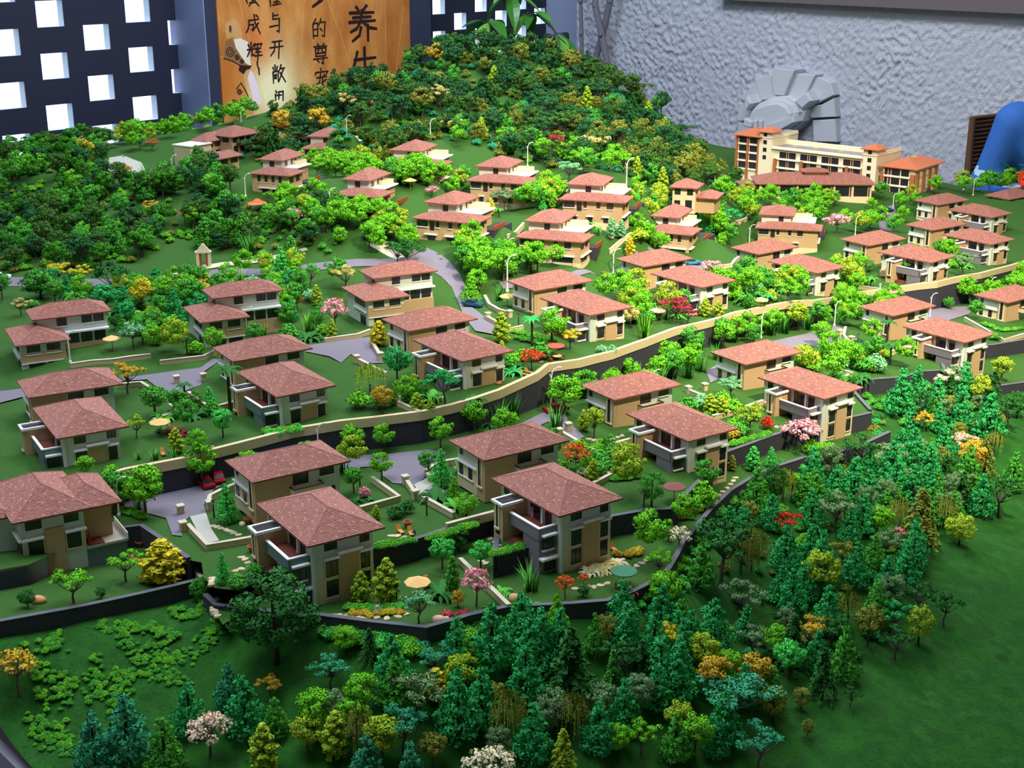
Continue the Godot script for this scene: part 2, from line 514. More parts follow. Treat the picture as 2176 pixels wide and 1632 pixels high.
func villa_back(storeys: int, garage: bool) -> Node3D:   # the long villa behind it; eaves 0.10 deep, 0.152 wide
	var t := Node3D.new()
	add_child(t)
	var H := 0.029 * storeys
	var x0 := -0.066; var x1 := 0.062; var zf := 0.0405
	block(t,"walls",Vector3(x0,-0.012,-0.042),Vector3(x1,H,zf),M.pale)
	slab(t,"z",zf,x0 - 0.0005,-0.014,-0.012,H - 0.0005,0.0025,M.stone,"stone_panel")
	window(t,"z",zf,-0.0125,0.0125,H - 0.0225,H - 0.0015,4,false,"balcony_door")
	slab(t,"z",zf,-0.0155,-0.0128,H - 0.024,H - 0.0005,0.0015,M.trim,"trim")
	var par := Mb.new()
	par.box(Vector3(-0.018,H - 0.034,zf),Vector3(0.030,H - 0.031,zf + 0.016))
	par.box(Vector3(-0.018,H - 0.031,zf + 0.0142),Vector3(0.030,H - 0.023,zf + 0.016))
	par.box(Vector3(-0.018,H - 0.031,zf),Vector3(-0.0162,H - 0.023,zf + 0.0142))
	par.box(Vector3(0.0282,H - 0.031,zf),Vector3(0.030,H - 0.023,zf + 0.0142))
	var pp := obj("parapet",par,M.cream,t)
	var rail := Mb.new()
	rail.box(Vector3(-0.0186,H - 0.023,zf + 0.0136),Vector3(0.0306,H - 0.0220,zf + 0.0166))
	rail.box(Vector3(-0.0186,H - 0.023,zf),Vector3(-0.0156,H - 0.0220,zf + 0.0136))
	rail.box(Vector3(0.0276,H - 0.023,zf),Vector3(0.0306,H - 0.0220,zf + 0.0136))
	obj("rail",rail,M.frame,pp)
	window(t,"z",zf,0.0305,0.0530,H - 0.0165,H - 0.0035,4)
	slab(t,"z",zf,0.0295,0.0540,H - 0.0185,H - 0.0170,0.002,M.trim,"window_sill")
	if garage:
		window(t,"z",zf,-0.004,0.020,0.002,0.019,3,false,"garden_door")
		slab(t,"z",zf + 0.0025,-0.008,0.024,0.0195,0.0225,0.014,M.trim,"canopy")
	else:
		window(t,"z",zf,0.042,0.054,0.003,0.022,2,false,"garden_door")
	# tower side
	var tz0 := 0.020; var tz1 := 0.0405
	block(t,"tower",Vector3(x0 - 0.005,-0.012,tz0),Vector3(x0,H - 0.002,tz1 + 0.0025),M.stone)
	var fr := Mb.new()
	var tx := x0 - 0.005
	on(fr,"x",tx,tz0 + 0.0030,tz0 + 0.0060,0.0105,H - 0.002,0.0,0.0015)
	on(fr,"x",tx,tz1 - 0.0060,tz1 - 0.0030,0.0105,H - 0.002,0.0,0.0015)
	on(fr,"x",tx,tz0 + 0.0020,tz1 - 0.0020,0.0080,0.0105,0.0,0.0028)
	obj("window_surround",fr,M.cream,t)
	window(t,"x",tx,tz0 + 0.0060,tz1 - 0.0060,0.0105,H - 0.0025,1,false,"tall_window")
	slab(t,"x",x0,tz0 - 0.002,tz1 + 0.003,H - 0.0035,H - 0.0008,0.0085,M.trim,"tower_cap")
	window(t,"x",x0,-0.034,-0.026,H - 0.0175,H - 0.0045,1)
	slab(t,"x",x0,-0.041,0.018,H - 0.0285,H - 0.0262,0.005,M.trim,"canopy")
	slab(t,"x",x0,-0.041,0.018,-0.012,H - 0.0285,0.0012,M.cream,"lower_wall")
	window(t,"x",x0 - 0.0012,-0.034,-0.024,H - 0.049,H - 0.0315,1)
	window(t,"x",x0 - 0.0012,-0.008,0.002,H - 0.049,H - 0.0315,1)
	slab(t,"x",x0 - 0.0012,-0.037,0.006,H - 0.0515,H - 0.0495,0.002,M.trim,"window_sill")
	hip_roof(t,-0.076,0.076,-0.05,0.05,H,0.021)
	return t

func villa_corner() -> Node3D:   # two masses at right angles: the long house behind and the low wing before it. Origin: the front corner of the upper eaves
	var t := Node3D.new()
	add_child(t)
	var H := 0.088; var L := 0.058
	block(t,"walls",Vector3(0.009,-0.012,-0.072),Vector3(0.138,H,-0.0085),M.pale)
	var zf := -0.0085
	window(t,"z",zf,0.045,0.063,H - 0.0195,H - 0.0045,2)
	window(t,"z",zf,0.091,0.110,H - 0.0185,H - 0.0035,2)
	window(t,"z",zf,0.113,0.132,H - 0.0185,H - 0.0035,2)
	slab(t,"z",zf,0.044,0.064,H - 0.0215,H - 0.0200,0.002,M.trim,"window_sill")
	slab(t,"z",zf,0.090,0.133,H - 0.0205,H - 0.0190,0.002,M.trim,"window_sill")
	slab(t,"z",zf,0.052,0.139,H - 0.0335,H - 0.0305,0.012,M.trim,"canopy")
	for k in 3: window(t,"z",zf,0.062 + 0.025 * k,0.083 + 0.025 * k,H - 0.056,H - 0.036,2,false,"garden_door")
	slab(t,"z",zf,0.052,0.139,-0.012,H - 0.058,0.003,M.stone,"plinth")
	window(t,"x",0.009,-0.026,-0.016,H - 0.018,H - 0.005,1)
	block(t,"wing",Vector3(-0.033,-0.012,-0.066),Vector3(0.047,L,0.0485),M.pale)
	var wz := 0.0485
	slab(t,"z",wz,-0.0335,0.0475,0.020,0.040,0.0008,M.stone,"stone_band")
	window(t,"z",wz,-0.022,0.002,L - 0.0215,L - 0.0035,2)
	window(t,"z",wz,0.014,0.038,L - 0.0215,L - 0.0035,2)
	slab(t,"z",wz,-0.024,0.004,L - 0.0235,L - 0.0218,0.0022,M.trim,"window_sill")
	slab(t,"z",wz,0.012,0.040,L - 0.0235,L - 0.0218,0.0022,M.trim,"window_sill")
	window(t,"z",wz,-0.021,0.008,0.000,0.0185,2,false,"garage_door")
	window(t,"z",wz,0.014,0.042,0.000,0.0185,2,false,"garage_door")
	slab(t,"z",wz,-0.0335,0.0475,0.0190,0.0205,0.003,M.trim,"canopy")
	for k in 5: window(t,"x",-0.033,-0.020 + 0.011 * k,-0.0135 + 0.011 * k,L - 0.0205,L - 0.0055,1)
	slab(t,"x",-0.033,-0.024,0.040,L - 0.0300,L - 0.0275,0.004,M.trim,"canopy")
	window(t,"x",-0.033,0.006,0.034,0.001,0.019,3,false,"garage_door")
	hip_roof(t,0.0,0.147,-0.080,0.0,H,0.019)
	hip_roof(t,-0.042,0.057,-0.074,0.057,L,0.018,false,"wing_roof")
	return t

func villa_slope(length: float, garage: bool, four: bool) -> Node3D:   # hillside villa: long low house, upper house behind, white roof terrace. Origin: the front corner of the lower eaves, front to -X
	var t := Node3D.new()
	add_child(t)
	var L := 0.058; var H := 0.087
	var x0 := 0.009; var z0 := -length + 0.009; var z1 := -0.010
	block(t,"walls",Vector3(x0,-0.020,z0),Vector3(0.082,L,z1),M.stone)
	block(t,"plinth",Vector3(x0 - 0.0008,-0.020,z0 - 0.0008),Vector3(0.0828,0.004,z1 + 0.0008),M.cream)
	if four:
		for k in 4:
			var a := z0 + 0.018 + k * (length - 0.045) / 4.0
			window(t,"x",x0,a,a + 0.0085,L - 0.0215,L - 0.0045,1)
			slab(t,"x",x0,a - 0.001,a + 0.0095,L - 0.0235,L - 0.0218,0.002,M.trim,"window_sill")
	else:
		window(t,"x",x0,z0 + 0.002,z0 + 0.030,L - 0.0195,L - 0.0040,4)
		slab(t,"x",x0,z0,z0 + 0.032,L - 0.0215,L - 0.0198,0.0025,M.trim,"window_sill")
		window(t,"x",x0,z0 + 0.036,z0 + 0.048,L - 0.0270,L - 0.0040,1,false,"door")
		window(t,"x",x0,z0 + 0.053,z0 + 0.061,L - 0.0185,L - 0.0045,1)
		window(t,"x",x0,z0 + 0.086,z0 + 0.095,L - 0.0185,L - 0.0045,1)
		window(t,"x",x0,z0 + 0.112,z0 + 0.128,L - 0.0195,L - 0.0045,2)
		for a in [0.052,0.085,0.111]: slab(t,"x",x0,z0 + a,z0 + a + (0.018 if a > 0.1 else 0.011),L - 0.0215,L - 0.0198,0.002,M.trim,"window_sill")
	if garage:
		window(t,"x",x0,z0 + 0.030,z0 + 0.050,0.000,0.0195,2,false,"garage_door")
		slab(t,"x",x0,z0 + 0.022,z0 + 0.056,0.0200,0.0228,0.006,M.trim,"canopy")
		window(t,"x",x0,z0 + length * 0.48,z0 + length * 0.78,-0.003,0.0185,3,false,"garage_door")
		slab(t,"x",x0,z0 + length * 0.45,z0 + length * 0.81,0.0195,0.0223,0.007,M.trim,"canopy")
	else:
		for k in 3:
			window(t,"x",x0,z0 + 0.024 + 0.040 * k,z0 + 0.036 + 0.040 * k,0.003,0.017,2)
			slab(t,"x",x0,z0 + 0.021 + 0.040 * k,z0 + 0.039 + 0.040 * k,0.0175,0.0198,0.005,M.trim,"canopy")
	window(t,"z",z1,0.014,0.034,L - 0.0215,L - 0.0040,2)
	window(t,"z",z1,0.048,0.066,L - 0.0215,L - 0.0040,2)
	slab(t,"z",z1,x0,0.082,0.0190,0.0215,0.006,M.trim,"canopy")
	window(t,"z",z1,0.020,0.060,0.000,0.0170,3,false,"garden_door")
	# upper house
	var ux := 0.062; var uz := z0 + length * 0.47
	block(t,"upper_walls",Vector3(ux,0.0,z0 + 0.004),Vector3(ux + 0.105,H,uz),M.pale)
	window(t,"x",ux,uz - 0.036,uz - 0.022,H - 0.0185,H - 0.0045,2)
	for a in [0.018,0.050,0.068]: window(t,"z",uz,ux + a,ux + a + 0.012,H - 0.0185,H - 0.0045,2)
	hip_roof(t,ux - 0.009,ux + 0.114,z0 - 0.005,uz + 0.009,H,0.019,false,"upper_roof")
	# white terrace with its parapet
	block(t,"terrace",Vector3(0.078,0.0,uz),Vector3(0.150,L + 0.006,-0.030),M.stone)
	block(t,"terrace_floor",Vector3(0.076,L + 0.006,uz),Vector3(0.156,L + 0.0085,-0.022),M.trim)
	var par := Mb.new()
	par.box(Vector3(0.118,L + 0.0085,uz),Vector3(0.120,L + 0.020,-0.034))
	par.box(Vector3(0.120,L + 0.0085,-0.036),Vector3(0.152,L + 0.020,-0.034))
	par.box(Vector3(0.150,L + 0.0085,uz),Vector3(0.152,L + 0.020,-0.036))
	obj("parapet",par,M.cream,t)
	block(t,"terrace_wall",Vector3(0.088,-0.010,-0.030),Vector3(0.190,0.026,0.006),M.retain)
	block(t,"rail",Vector3(0.086,0.026,0.004),Vector3(0.150,0.036,0.006),M.redwood)
	hip_roof(t,0.0,0.091,-length,0.0,L,0.012)
	return t


# ---- plants, all one unit tall; every kind has a few shapes that its copies share

func flake(m: Mb,p: Vector3,out: Vector3,size: float,r: RandomNumberGenerator,soft: Vector3,tone: float,long := 1.0):
	var t := out.cross(Vector3(r.randf_range(-1,1),r.randf_range(-1,1),r.randf_range(-1,1))).normalized()
	var b := out.cross(t).normalized()
	var tilt := (out + Vector3(r.randf_range(-1,1),r.randf_range(-1,1),r.randf_range(-1,1)) * 0.9).normalized()
	t = (t - tilt * t.dot(tilt)).normalized()
	b = tilt.cross(t)
	var n := (soft * 0.75 + tilt * 0.45).normalized()
	var w := size * r.randf_range(0.7,1.3)
	var l := w * long * r.randf_range(0.8,1.2)
	var c := Color(tone,tone,tone) * r.randf_range(0.72,1.22)
	c.a = 1.0
	var a0 := p - t * l - b * w * 0.4; var a1 := p - t * l * 0.2 + b * w; var a2 := p + t * l + b * w * 0.3; var a3 := p + t * l * 0.3 - b * w
	m.tri(a0,a3,a2,n,n,n,c)
	m.tri(a0,a2,a1,n,n,n,c)

func clump(m: Mb,at: Vector3,rad: Vector3,k: int,size: float,r: RandomNumberGenerator,core: Vector3,tone := 1.0,long := 1.0):
	for i in k:
		var d := Vector3(r.randfn(),r.randfn(),r.randfn()).normalized()
		if d.y < -0.3 and r.randf() < 0.6: d.y = -d.y
		var p := at + d * rad * r.randf_range(0.72,1.08)
		var soft := (d * 0.7 + (p - core).normalized() * 0.5).normalized()
		flake(m,p,d,size,r,soft,tone,long)

func crown(kind: String, seed_: int) -> Array:   # [crown mesh, trunk mesh]
	var r := RandomNumberGenerator.new()
	r.seed = seed_ * 77 + kind.hash() % 1000
	var m := Mb.new()
	var k := Mb.new()
	if kind == "conifer":
		k.tube([Vector3.ZERO,Vector3(0,0.5,0),Vector3(0,0.97,0)],[0.035,0.024,0.008],6)
		var tiers := 9
		for i in tiers:
			var f := float(i) / (tiers - 1)
			var y := lerpf(0.16,0.95,f)
			var rr := (1.0 - f) * 0.27 * (0.75 if i == 0 else 1.0) + 0.015
			var c := maxi(1,int(8.0 * (1.0 - f) + 1.5))
			for j in c:
				var a := TAU * (j + r.randf() * 0.7) / c + i
				var q := rr * r.randf_range(0.75,1.15)
				var at := Vector3(cos(a) * q,y + r.randf_range(-0.03,0.03) - q * 0.10,sin(a) * q)
				var s := (0.105 - 0.05 * f) * r.randf_range(0.8,1.2)
				clump(m,at,Vector3(s * 1.1,s * 0.75,s * 1.1),46,0.021,r,Vector3(0,y - 0.1,0),r.randf_range(0.8,1.15))
	elif kind == "fir":   # tall and drooping
		k.tube([Vector3.ZERO,Vector3(0,0.97,0)],[0.035,0.006],6)
		for i in 60:
			var f := (i + r.randf()) / 60.0
			var y := lerpf(0.14,0.97,f)
			var a := i * 2.4 + r.randf()
			var l := (1.0 - f) * 0.34 + 0.03
			for s in 10:
				var q := (s + 0.5) / 10.0
				var p := Vector3(cos(a) * l * q,y - q * q * l * 0.55,sin(a) * l * q)
				for e in 3: flake(m,p + Vector3(r.randfn(),r.randfn() - 0.6,r.randfn()) * 0.014,Vector3(cos(a) * 0.4,0.9,sin(a) * 0.4),0.018,r,Vector3(cos(a),0.9,sin(a)).normalized(),r.randf_range(0.75,1.1),2.0)
	elif kind == "broadleaf" or kind == "bush":
		var low := 0.30 if kind == "broadleaf" else 0.10
		k.tube([Vector3.ZERO,Vector3(0.01,low,0),Vector3(0,0.72,0.01)],[0.03,0.026,0.01],6)
		var c := 34 if kind == "broadleaf" else 70
		for i in c:
			var d := Vector3(r.randfn(),r.randfn(),r.randfn()).normalized()
			d.y = d.y * 0.9 + 0.1
			var at := Vector3(0,(1.0 + low) / 2,0) + d * Vector3(0.33,(1.0 - low) / 2 - 0.06,0.33) * r.randf_range(0.72,1.0)
			var s := (0.11 if kind == "broadleaf" else 0.085) * r.randf_range(0.75,1.2)
			if kind == "broadleaf" and i % 3 == 0: k.tube([Vector3(0,low + 0.05,0),at * 0.55 + Vector3(0,0.1,0),at],[0.013,0.009,0.004],4)
			clump(m,at,Vector3(s,s * 0.8,s),66 if kind == "broadleaf" else 62,0.022 if kind == "broadleaf" else 0.015,r,Vector3(0,0.5,0),r.randf_range(0.78,1.16))
	elif kind == "shade":   # pale branches under a loose, spreading crown
		var top := Vector3(0.03,0.36,0.02)
		k.tube([Vector3.ZERO,Vector3(-0.02,0.2,0),top],[0.03,0.024,0.02],6)
		for i in 11:
			var a := i * 2.4 + r.randf() * 0.5
			var q := r.randf_range(0.12,0.42) if i else 0.0
			var at := Vector3(cos(a) * q,r.randf_range(0.70,0.92) - q * 0.35,sin(a) * q)
			k.tube([top,(top + at) * 0.5 + Vector3(0,-0.04,0),at],[0.016,0.011,0.005],5)
			for e in 3:
				var b := at + Vector3(r.randfn() * 0.06,r.randf_range(-0.02,0.06),r.randfn() * 0.06)
				clump(m,b,Vector3(0.095,0.055,0.095) * r.randf_range(0.7,1.2),60,0.017,r,at - Vector3(0,0.12,0),r.randf_range(0.8,1.15))
	elif kind == "cypress":
		k.tube([Vector3.ZERO,Vector3(0,0.9,0)],[0.03,0.008],5)
		for i in 30:
			var f := i / 29.0
			var a := i * 2.4
			var q := 0.16 * sin(PI * pow(f * 0.9 + 0.08,0.7)) * r.randf_range(0.6,1.0)
			clump(m,Vector3(cos(a) * q,lerpf(0.1,0.95,f),sin(a) * q),Vector3(0.075,0.085,0.075) * (1.1 - 0.5 * f),60,0.019,r,Vector3(0,lerpf(0.0,0.8,f),0),r.randf_range(0.8,1.15),1.5)
	elif kind == "willow":
		k.tube([Vector3.ZERO,Vector3(0.01,0.4,0),Vector3(0,0.8,0)],[0.035,0.025,0.012],6)
		for i in 130:
			var a := r.randf() * TAU
			var q := sqrt(r.randf()) * 0.40
			var y := 0.98 - q * q * 1.6
			var drop := r.randf_range(0.25,0.62) * (0.5 + q)
			for s in 14:
				var f := s / 13.0
				var p := Vector3(cos(a) * (q + 0.03 * f),y - drop * f,sin(a) * (q + 0.03 * f))
				flake(m,p,Vector3(cos(a),0.3,sin(a)).normalized(),0.011,r,Vector3(cos(a),0.8,sin(a)).normalized(),r.randf_range(0.8,1.15),2.0)
	elif kind == "blossom":
		k.tube([Vector3.ZERO,Vector3(0.02,0.22,0),Vector3(0,0.4,0.02)],[0.03,0.024,0.018],6)
		for i in 15:
			var a := i * 2.4
			var q := sqrt((i + 0.3) / 15.0) * 0.38
			var at := Vector3(cos(a) * q,0.86 - q * 0.75 + r.randf_range(-0.05,0.08),sin(a) * q)
			k.tube([Vector3(0,0.38,0.02),at * 0.6 + Vector3(0,0.15,0),at],[0.013,0.008,0.004],4)
			clump(m,at,Vector3(0.11,0.09,0.11),42,0.026,r,Vector3(0,0.4,0),r.randf_range(0.85,1.12))
	elif kind == "reed" or kind == "bamboo":
		for i in 46:
			var a := r.randf() * TAU
			var q := r.randf() * 0.16
			var lean := r.randf_range(0.05,0.30)
			var hh := r.randf_range(0.6,1.0)
			var p0 := Vector3(cos(a) * q,0,sin(a) * q)
			var side := Vector3(-sin(a + r.randf()),0,cos(a)).normalized() * (0.018 if kind == "reed" else 0.012)
			var prev := p0
			var c := Color(1,1,1) * r.randf_range(0.7,1.2); c.a = 1
			for s in 4:
				var f := (s + 1) / 4.0
				var p := p0 + Vector3(cos(a) * lean * f * f,hh * f * (1.0 - 0.15 * f),sin(a) * lean * f * f)
				var w0 := side * (1.0 - s / 4.0); var w1 := side * (1.0 - f)
				var nn := Vector3(cos(a) * 0.6,0.7,sin(a) * 0.6).normalized()
				m.tri(prev - w0,prev + w0,p + w1,nn,nn,nn,c); m.tri(prev - w0,p + w1,p - w1,nn,nn,nn,c)
				prev = p
			if kind == "bamboo":
				for e in 9:
					var y := r.randf_range(0.35,1.0)
					flake(m,p0 + Vector3(cos(a) * lean * y + r.randfn() * 0.04,hh * y,sin(a) * lean * y + r.randfn() * 0.04),Vector3(r.randfn(),1,r.randfn()).normalized(),0.02,r,Vector3(cos(a),0.9,sin(a)).normalized(),r.randf_range(0.75,1.15),2.2)
	elif kind == "palm":
		k.tube([Vector3.ZERO,Vector3(0.015,0.4,0.01),Vector3(0.0,0.82,0.0)],[0.04,0.034,0.03],7)
		for i in 13:
			var a := i * 2.4 + r.randf() * 0.4
			frond(m,Vector3(0,0.81,0),a,r.randf_range(0.28,0.36),r.randf_range(0.05,0.22),0.055,r)
	elif kind == "fern":   # low rosette of long fronds
		for i in 16:
			frond(m,Vector3(0,0.02,0),i * 2.4,r.randf_range(0.45,0.75),r.randf_range(0.35,0.95),0.10,r)
	elif kind == "banana":
		k.tube([Vector3.ZERO,Vector3(0,0.4,0)],[0.035,0.03],6)
		for i in 8:
			frond(m,Vector3(0,0.36,0),i * 2.4,r.randf_range(0.20,0.36),r.randf_range(0.35,0.64),0.085,r)
	elif kind == "shrub":
		for i in 16:
			var a := i * 2.4
			var q := sqrt(i / 16.0) * 0.36
			clump(m,Vector3(cos(a) * q,0.62 - q * 0.9 + r.randf() * 0.1,sin(a) * q),Vector3(0.2,0.22,0.2),44,0.05,r,Vector3(0,0.1,0),r.randf_range(0.8,1.15))
	return [m.mesh(),k.mesh() if k.v.size() else null]

func frond(m: Mb,at: Vector3,a: float,reach: float,rise: float,wide: float,r: RandomNumberGenerator):
	var dir := Vector3(cos(a),0,sin(a)); var side := Vector3(-sin(a),0,cos(a))
	var c := Color(1,1,1) * r.randf_range(0.75,1.2); c.a = 1
	var prev := at; var pw := wide * 0.25
	for s in 6:
		var f := (s + 1) / 6.0
		var p := at + dir * reach * f + Vector3.UP * (rise * f - (rise * 0.75 + reach * 0.30) * f * f * f)
		var w := wide * sin(PI * minf(0.98,0.15 + 0.85 * f))
		var n := Vector3(dir.x * 0.4,0.85,dir.z * 0.4).normalized()
		for e in [-1.0,1.0]:
			var q0: Vector3 = prev + side * pw * e - Vector3.UP * pw * 0.35; var q1: Vector3 = p + side * w * e - Vector3.UP * w * 0.35
			var nn: Vector3 = (n + side * e * 0.35).normalized()
			if e > 0:
				m.tri(prev,q0,q1,nn,nn,nn,c); m.tri(prev,q1,p,nn,nn,nn,c)
			else:
				m.tri(prev,q1,q0,nn,nn,nn,c); m.tri(prev,p,q1,nn,nn,nn,c)
		prev = p; pw = w

const SHAPES := {"conifer": 4,"fir": 2,"broadleaf": 5,"bush": 2,"shade": 4,"cypress": 2,"willow": 2,"blossom": 2,"reed": 3,"bamboo": 3,"palm": 2,"fern": 2,"banana": 2,"shrub": 3}

func shape_of(kind: String,n: int) -> Array:
	var key := "%s%d" % [kind,n % int(SHAPES[kind])]
	if not stock.has(key): stock[key] = crown(kind,n % int(SHAPES[kind]))
	return stock[key]

func plant(kind: String,called: String,label: String,category: String,group: String,at: Vector3,tall: float,wide: float,col: Color,n: int,whole := true):
	var s := shape_of(kind,n)
	var top := MeshInstance3D.new()
	top.mesh = s[0]
	top.material_override = leafy(col)
	var o: Node3D = top
	if s[1] != null and whole:
		o = Node3D.new()
		top.name = "crown" if kind != "palm" and kind != "banana" else "fronds"
		o.add_child(top)
		var k := MeshInstance3D.new()
		k.mesh = s[1]
		k.material_override = M.trunk if kind in ["shade","blossom","broadleaf","willow","cypress"] else M.bark
		k.name = "trunk"
		o.add_child(k)
	o.name = numbered(called)
	add_child(o)
	o.position = at - Vector3(0,0.001,0)
	o.rotation.y = n * 1.7
	o.scale = Vector3(tall * wide,tall,tall * wide)
	tag(o,label,category,group)

func scatter(called: String, label: String, kind: String, mats: Array, spots: PackedVector3Array, tall0: float, tall1: float, wide: float):   # what nobody could count: one object
	var per := {}
	var holder := Node3D.new()
	holder.name = numbered(called)
	add_child(holder)
	tag(holder,label,"plants","","stuff")
	for c in mats.size():
		var mine := PackedVector3Array()
		for i in spots.size():
			if i % mats.size() == c: mine.append(spots[i])
		if mine.is_empty(): continue
		var mm := MultiMesh.new()
		mm.transform_format = MultiMesh.TRANSFORM_3D
		mm.mesh = shape_of(kind,c)[0]
		mm.instance_count = mine.size()
		for i in mine.size():
			var s := rng.randf_range(tall0,tall1)
			mm.set_instance_transform(i,Transform3D(Basis(Vector3.UP,rng.randf() * TAU).scaled(Vector3(s * wide,s,s * wide)),mine[i] - Vector3(0,s * 0.04,0)))
		var o := MultiMeshInstance3D.new()
		o.multimesh = mm
		o.material_override = leafy(mats[c])
		o.name = "foliage"
		o.set_meta("kind","stuff")
		holder.add_child(o,true)


func mass(t: Node3D,x0: float,x1: float,z0: float,z1: float,y: float,foot: float,h: float,lap: float,wall: Material,hotel := false):
	block(t,"walls",Vector3(x0 + lap,foot,z0 + lap),Vector3(x1 - lap,y,z1 - lap),wall)
	if h > 0.0: hip_roof(t,x0,x1,z0,z1,y,h,hotel)

func villa_terraces() -> Node3D:   # the big villa at the corner of the estate: main house, rear wing, paved terraces. Origin: the front corner of the main eaves
	var t := Node3D.new()
	add_child(t)
	var H := 0.087
	block(t,"walls",Vector3(0.012,-0.02,-0.140),Vector3(0.094,H,-0.010),M.pale)
	var zf := -0.010
	slab(t,"z",zf,0.041,0.066,0.0,H - 0.021,0.003,M.stone,"stone_panel")
	window(t,"z",zf,0.0175,0.0385,H - 0.0185,H - 0.0035,2)
	window(t,"z",zf,0.0680,0.0870,H - 0.0185,H - 0.0035,2)
	window(t,"z",zf,0.0185,0.0385,H - 0.058,H - 0.0320,2,true)
	window(t,"z",zf,0.0690,0.0880,H - 0.056,H - 0.0315,2,true)
	slab(t,"z",zf,0.0110,0.0390,H - 0.0315,H - 0.0285,0.008,M.trim,"canopy")
	slab(t,"z",zf,0.0665,0.0950,H - 0.0310,H - 0.0280,0.008,M.trim,"canopy")
	slab(t,"x",0.012,-0.120,-0.004,H - 0.0315,H - 0.0285,0.006,M.trim,"canopy")
	for k in 5: window(t,"x",0.012,-0.108 + 0.020 * k,-0.095 + 0.020 * k,H - 0.056,H - 0.034,1)
	block(t,"wing_walls",Vector3(0.094,0.0,-0.120),Vector3(0.136,H - 0.003,-0.030),M.stone)
	block(t,"terrace_floor",Vector3(-0.070,H - 0.062,-0.110),Vector3(0.012,H - 0.0585,0.004),M.paving)
	block(t,"terrace_wall",Vector3(-0.068,-0.02,-0.108),Vector3(0.011,H - 0.062,0.002),M.stone_green)
	block(t,"terrace_floor",Vector3(0.094,H - 0.062,-0.070),Vector3(0.150,H - 0.0585,-0.006),M.paving)
	block(t,"terrace_wall",Vector3(0.094,-0.02,-0.068),Vector3(0.148,H - 0.062,-0.008),M.stone_green)
	block(t,"deck",Vector3(0.096,H - 0.0585,-0.034),Vector3(0.118,H - 0.057,-0.007),M.deck)
	var gl := Mb.new()
	gl.box(Vector3(0.1488,H - 0.0585,-0.070),Vector3(0.150,H - 0.050,-0.006))
	obj("balustrade",gl,M.trim,t)
	hip_roof(t,0.070,0.146,-0.125,-0.006,H - 0.003,0.021,false,"wing_roof")
	hip_roof(t,-0.060,0.012,-0.130,-0.035,H - 0.004,0.018,false,"wing_roof")
	block(t,"wing_walls",Vector3(-0.050,0.0,-0.120),Vector3(0.012,H - 0.004,-0.045),M.pale)
	hip_roof(t,0.0,0.104,-0.150,0.0,H,0.027)
	return t

func club_house() -> Node3D:   # the long club house at the edge of the wood; each mass: front corner of its eaves, size, height, foot
	var t := Node3D.new()
	add_child(t)
	return t

